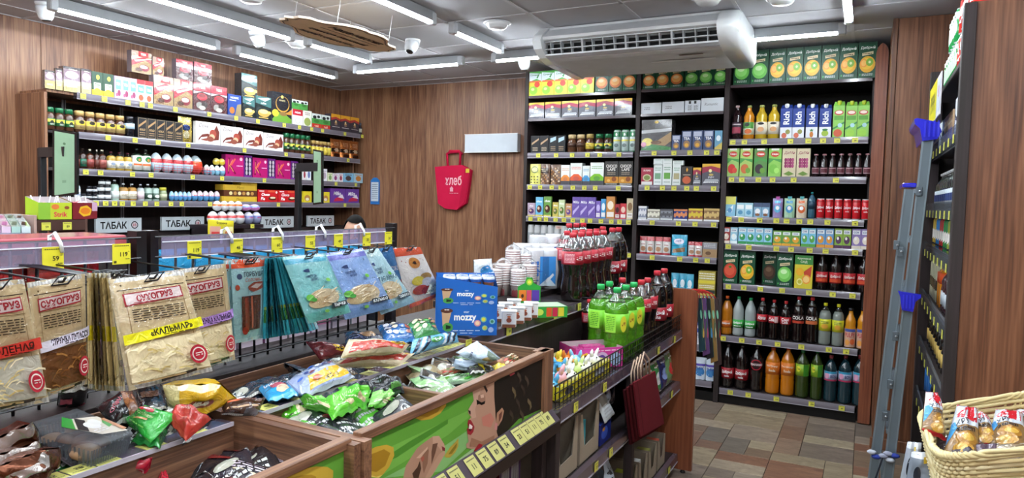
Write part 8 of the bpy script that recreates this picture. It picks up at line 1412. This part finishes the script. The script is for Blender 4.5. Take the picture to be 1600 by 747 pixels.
RR_(ZR[0]+.001, 3.66, 4.2, 7, .16, gc, 'beer_can', 'green cans', 'can', SR[0]); RR_(ZR[0]+.163, 3.74, 4.05, 4, .16, gc, 'beer_can', 'green cans stacked', 'can', 'upper layer of right rack'); rc = can('c8302c', [('r', 0, .3, 1, .6, 'e8e0dc'), ('e', .5, .45, .25, .12, 'c8302c')])
RR_(ZR[0]+.001, 3.05, 3.64, 7, .16, rc, 'beer_can', 'red and white cans', 'can', SR[0]); RR_(ZR[0]+.163, 3.10, 3.64, 6, .16, rc, 'beer_can', 'red white cans stacked', 'can', 'upper layer of right rack')
RR_(ZR[1], 3.06, 3.6, 5, .20, can('c8ccd4', [('t', 'XX', .5, .5, .3, '3a3a50', .8), ('l', .2, .1, .8, .3, 2, '8a90a0')]), 'beer_can', 'tall silver cans', 'can', SR[1]); RR_(ZR[1], 3.62, 4.0, 4, .15, carton([('r', .1, .1, .9, .5, '5a60a8'), ('l', .1, .6, .9, .9, 2, 'e0d8c0')], 'b89a78', .6), 'drink_carton', 'tan and purple cartons', 'carton', SR[1]); RR_(ZR[1], 4.02, 4.36, 2, .17, can('d0dce8', [('t', 'WW', .5, .5, .25, '4a5a8a', .8)]), 'drink_can', 'large white cans', 'can', SR[1])
RR_(ZR[2], 3.06, 4.36, 14, .19, bottle('glass', '0e1216', 'd8d8dc', 'b8c0c8', (.15, .5), [('r', .2, .2, .8, .7, '2a3a6a')], fill=.95, capw=.5), 'dark_bottle', 'dark bottles with pale labels', 'bottle', SR[2])
cc = ['c8a83a', '2a7ac0', 'b82a2c', '1f7a3a', '8a9a3a', '3a3a44', 'c8cCd0'.lower()]
for k in range(7): RR_(ZR[3], 4.36-.185*(k+1), 4.36-.185*k, 2, .165, can(cc[k], [('e', .5, .5, .3, .2, 'e8e4dc'), ('r', 0, .1, 1, .16, '22242a')]), 'drink_can', ['gold', 'blue', 'crimson', 'dark green', 'olive', 'charcoal', 'silver'][k]+' drink cans', 'can', SR[3])
RR_(ZR[4], 3.06, 3.75, 8, .21, bottle('glass', '3a0e14', '8a1c28', 'a8b0b8', (.15, .45), fill=.95, capw=.5), 'dark_bottle', 'red-brown bottles', 'bottle', SR[4]); RR_(ZR[4], 3.77, 3.95, 2, .23, bottle('glass', 'c87a14', 'd8501c', 'd8501c', (.5, .72), fill=.95, capw=.5), 'orange_bottle', 'amber bottles, orange neck', 'bottle', SR[4]); RR_(ZR[4], 3.97, 4.36, 5, .20, can('b8b49a', [('r', 0, .3, 1, .6, '3a3a30')]), 'drink_can', 'beige and black cans', 'can', SR[4])
RR_(ZR[5], 3.06, 4.36, 12, .20, bottle('glass', '14100e', 'c8b88a', 'c8a85a', (.15, .45), fill=.95, capw=.5), 'dark_bottle', 'brown bottles, gold label', 'bottle', SR[5])
RR_(ZR[6], 3.06, 4.0, 8, .24, bottle('glass', '0c0c10', '1c1c20', '24242a', (.15, .4), fill=.95, capw=.5), 'dark_bottle', 'black bottles', 'bottle', SR[6]); RR_(ZR[6], 4.02, 4.36, 3, .26, bottle('straight', '0e1a2a', '1c1c20', '1c6ab8', (.12, .6), fill=.95), 'cola_bottle', 'bottles with blue label', 'bottle', SR[6])
# ------------------------------------------------------------------ ladder leaning by the side rack
def lad(x, z, y): return Vector((x, y, z))
T = thing('step_ladder', 'folded grey ladder with blue plastic caps leaning by right rack', 'ladder', (.1, 3.9, 0))
def rail(p, q, y, nm='rail'):
    A, B_ = at(p[0], p[1], 'y', y), at(q[0], q[1], 'y', y); d = (B_-A).normalized(); B0 = A+d*(A.z/(-d.z) if d.z < 0 else 0)
    b = MB(); b.bar(A, B0, .046, .024, '6d7981'); b.v = b.v; wpart(T, nm, b, METAL); b = MB()
    for s in (-1, 1): n_ = Vector((0, -1, 0)); off = Vector((.019*s, -.012, 0)); b.bar(A+off, B0+off, .006, .006, '8a979f')
    wpart(T, 'rail_edge', b, ALU); return A, B0
A1, B1 = rail((1450, 215), (1387, 747), 3.80); A2, B2 = rail((1421, 296), (1364, 747), 3.84); A3, B3 = rail((1450, 222), (1387, 747), 4.16); A4, B4 = rail((1421, 300), (1364, 747), 4.12)
for k in range(7):
    z = .18+.235*k; f = (z-B1.z)/(A1.z-B1.z); P, Q = B1.lerp(A1, f), B3.lerp(A3, f); b = MB(); b.cbox(P.x-.03, P.y, z-.012, P.x+.012, Q.y, z+.012, '7b8790', .002); wpart(T, 'step', b, ALU)
bl = '1f22c0'
for A, nm in ((A1, 'cap'),):
    b = MB(); b.prism([(A.x-.062, A.z+.085), (A.x-.05, A.z+.09), (A.x+.035, A.z+.068), (A.x+.052, A.z+.025), (A.x+.036, A.z-.01), (A.x-.024, A.z-.018), (A.x-.036, A.z+.04), (A.x-.058, A.z+.062)], 3.77, 4.2, bl, ax='y')
    for k in range(4): b.box(A.x-.02+.018*k, 3.764, A.z+.0, A.x-.012+.018*k, 3.77, A.z+.075, '2c30d8')
    wpart(T, nm, b, GLOSS, label='blue plastic top cap')
b = MB(); P = at(1421, 290, 'y', 3.84); b.cbox(P.x-.03, 3.82, P.z-.01, P.x+.03, 4.14, P.z+.012, bl, .004); wpart(T, 'cap', b, GLOSS, label='blue end cap of the rear frame')
P = at(1419, 470, 'y', 3.77); b = MB(); b.prism([(P.x-.045, P.z+.045), (P.x+.05, P.z+.035), (P.x+.05, P.z+.02), (P.x+.03, P.z-.0), (P.x+.022, P.z-.05), (P.x-.025, P.z-.045), (P.x-.035, P.z+.02)], 3.755, 3.785, bl, ax='y')
for k in range(4): b.box(P.x-.024+.014*k, 3.750, P.z-.035, P.x-.018+.014*k, 3.756, P.z+.03, '2c30d8')
wpart(T, 'hinge_cover', b, GLOSS, label='blue ribbed hinge cover')
for px_, py_ in ((1437, 299), (1408, 393), (1402, 383), (1400, 525), (1392, 600), (1384, 650)):
    P = at(px_, py_, 'y', 3.79); b = MB(); b.cbox(P.x-.016, 3.778, P.z-.022, P.x+.010, 3.80, P.z+.022, '6a747c', .002); b.ball((P.x, 3.774, P.z), .006, 'a8acb0', n=8, k=5); wpart(T, 'bracket', b, ALU)
P = at(1380, 712, 'y', 3.77); b = MB(); 
for k, (dx, dz_) in enumerate([(-.05, .01), (-.03, -.01), (0, .0), (.03, -.015), (.05, .01), (.02, .015)]): b.ball((P.x+dx, 3.765, P.z+dz_), (.022, .014, .012), ['c8ccd8', '3a4aa0', 'a8acc0'][k % 3], n=8, k=5)
b.tube([(P.x, 3.76, P.z), (P.x-.03, 3.755, P.z-.12), (P.x-.02, 3.75, P.z-.3)], .004, 5, '2a2c34'); wpart(T, 'knotted_cord', b, CLOTH)
# ------------------------------------------------------------------ wicker basket of bread snacks
Q = [Vector((.155, 2.25, .925)), Vector((.18, 1.92, .90)), Vector((.52, 2.08, .955)), Vector((.485, 2.45, .985))]
T = thing('wicker_basket', 'pale wicker basket full of snack packets at lower right', 'basket', (.33, 2.18, .74)); n_ = 72
def rim(t, k):
    """superellipse around the quadrilateral; k 0 top .. 1 bottom"""
    a = 2*math.pi*t; x = math.copysign(abs(math.cos(a))**.32, math.cos(a)); y = math.copysign(abs(math.sin(a))**.32, math.sin(a)); u, v = (x+1)/2, (y+1)/2; s = 1-.22*k; u = .5+(u-.5)*s; v = .5+(v-.5)*s
    P = Q[1].lerp(Q[2], u).lerp(Q[0].lerp(Q[3], u), v); P.z = P.z*(1-k)+(.76)*k; return P
b = MB()
rows_ = 13
for j in range(rows_):
    k = (j+.7)/rows_; pts = []
    for i in range(n_*2):
        t = i/(n_*2); P = rim(t, k); c_ = (Q[0]+Q[2])/2; d = Vector((P.x-c_.x, P.y-c_.y, 0)).normalized(); pts.append(P+d*(.0035*math.sin(math.pi*(i/2+j))*1.0 if True else 0)+d*.0035*(1 if (i//2+j) % 2 else -1))
    b.tube(pts, .0058, 5, ['d8c898', 'cdb988', 'e0d2a8'][j % 3], closed=True)
wpart(T, 'weave', b, MATTE)
b = MB()
for i in range(n_):
    b.tube([rim((i+.5)/n_, 0), rim((i+.5)/n_, .5), rim((i+.5)/n_, 1)], .0032, 4, 'c8b484')
tag(wpart(T, 'stake', b, MATTE), kind='stuff')
b = MB()
for ph in (0, 2.1, 4.2): b.tube([rim(i/144, 0)+Vector((.005*math.cos(i*.9+ph), .005*math.cos(i*.9+ph), .006*math.sin(i*.9+ph)+.004)) for i in range(144)], .0055, 5, 'dccb98', closed=True)
wpart(T, 'braided_rim', b, MATTE)
b = MB(); bot = [rim(i/24, 1) for i in range(24)]; b.add([tuple(p) for p in bot], [tuple(range(24))], 'b8a878'); wpart(T, 'bottom', b, MATTE)
BRD = [('r', 0, .55, 1, 1, 'c4ccd8'), ('p', [(.0, .72), (.6, 1), (1, 1), (1, .62), (.55, .66)], 'c4202c'), ('t', 'ХРУ', .35, .62, .1, '1c1c24', .5, 15, .02), ('t', 'steam', .5, .48, .09, '1c1c24', .6, 5, .02), ('p', [(0, .2), (.2, .5), (.1, .62), (0, .6)], '3a90c8'), ('e', .55, .3, .34, .13, 'a87830'), ('e', .5, .14, .3, .1, 'c09038'), ('e', .6, .32, .2, .06, 'd8b050'), ('e', .45, .16, .16, .05, 'dab25a')]
def P3(px_, py_, y): return at(px_, py_, 'y', y)
for c, ys, l in [([(1446, 612), (1464, 614), (1478, 690), (1440, 672)], (2.16, 2.18, 2.10, 2.08), 'upright red and blue bread snack packet at basket corner'), ([(1495, 633), (1528, 638), (1530, 722), (1472, 715)], (2.18, 2.18, 2.06, 2.04), 'bread snack packet second from basket corner'),
                 ([(1520, 642), (1545, 650), (1560, 700), (1520, 700)], (2.22, 2.22, 2.12, 2.12), 'bread snack packet in grey wrap behind second one'), ([(1556, 640), (1598, 645), (1606, 702), (1540, 702)], (2.24, 2.24, 2.14, 2.14), 'tilted bread snack packet at right of frame'),
                 ([(1585, 640), (1640, 645), (1650, 690), (1590, 690)], (2.30, 2.30, 2.2, 2.2), 'bread snack packet cut by right frame edge')]:
    qbag('bread_packet', l, 'snack packet', [P3(x, y, v) for (x, y), v in zip(c, ys)], .022, BRD, '8a6a40', over='c4202c', group='bread snack packets in the basket')
for k, (x, y, Y) in enumerate([(1490, 700, 2.14), (1510, 690, 2.2), (1535, 715, 2.1), (1575, 715, 2.1), (1500, 718, 2.08)]):
    qbag('bread_packet', f'{ORD[k]} dark crumpled snack packet low in the basket', 'snack packet', [P3(x-25, y-20, Y), P3(x+25, y-22, Y), P3(x+30, y+20, Y-.04), P3(x-30, y+18, Y-.04)], .02, [('l', .1, .3, .9, .7, 3, '6a6068')], ['4a3c48', '7a6a54', '5a4a58', '8a7a60', '3a3440'][k], group='dark packets low in the basket')
# wire stand that carries the basket, grey bags beside it
o = thing('basket_stand', 'low grey metal stand under the wicker basket', 'stand', (.33, 2.2, 0)); b = MB(); b.cbox(.20, 2.02, .74, .46, 2.36, .755, '8a8f96', .002); wpart(o, 'plate', b, METAL)
for x, y in ((.21, 2.03), (.45, 2.03), (.21, 2.35), (.45, 2.35)): b = MB(); b.tube([(x, y, .74), (x, y, 0)], .008, 8, '8a8f96'); wpart(o, 'leg', b, METAL)
for k, (c, col, l) in enumerate([([(1418, 690), (1440, 692), (1436, 760), (1404, 760)], '9aa0aa', 'grey plastic bag with white rim left of basket'), ([(1424, 705), (1462, 708), (1470, 770), (1412, 770)], '7c8490', 'darker grey plastic bag hanging under basket')]):
    qbag('plastic_bag', l, 'bag', [P3(x, y, 2.32-.1*k) for x, y in c], .02, [('r', 0, .88, 1, 1, 'c8ccd4'), ('e', .3, .5, .12, .2, '2a2c34'), ('r', .5, .78, .62, .92, 'c8a838')], col, GLOSS, seal=False, group='grey bags by the basket')
# gift bags hanging on the end of the drinks gondola
for k in range(5):
    y = 3.86+.012*k; x = -.80+.014*k; o = thing('gift_bag', ['frontmost', 'second', 'third', 'fourth', 'rearmost'][k]+' patterned gift bag hanging on end board by red cord', 'gift bag', (x, y, .66), 0, 'patterned gift bags'); b = MB()
    b.prism([(x-.012+.006*k, .99), (x+.012+.006*k, .985), (x+.045+.006*k, .70-.02*k), (x+.008+.006*k, .68-.02*k)], y, y+.009, ['1c3a44', '5a3a6a', '1c1c22', '8a6a3a', '3a2a2a'][k], ax='y', side=['c8b87a', '8a7ac0', '3a8a7a', 'c8c0a8', '2a2a2a'][k])
    b.art(lambda u, v, e: (x-.004+.018*u+.03*(1-v)+.006*k, y-e, .72+.25*v), [('e', .4, .7, .3, .1, '7ac0a0'), ('e', .6, .3, .3, .12, ['c8a050', 'b04a6a', '4a8ac0', 'c8c090', '8a2a2a'][k]), ('p', [(.2, .1), (.8, .5), (.6, .6), (.1, .3)], '3a5a4a')], .06, .28); wpart(o, 'bag', b, PAPER)
    b = MB(); b.tube([(x-.04, 3.85, 1.035), (x-.0, y, 1.01), (x+.006*k, y, .985)], .003, 5, 'c83a34'); wpart(o, 'cord', b, CLOTH)
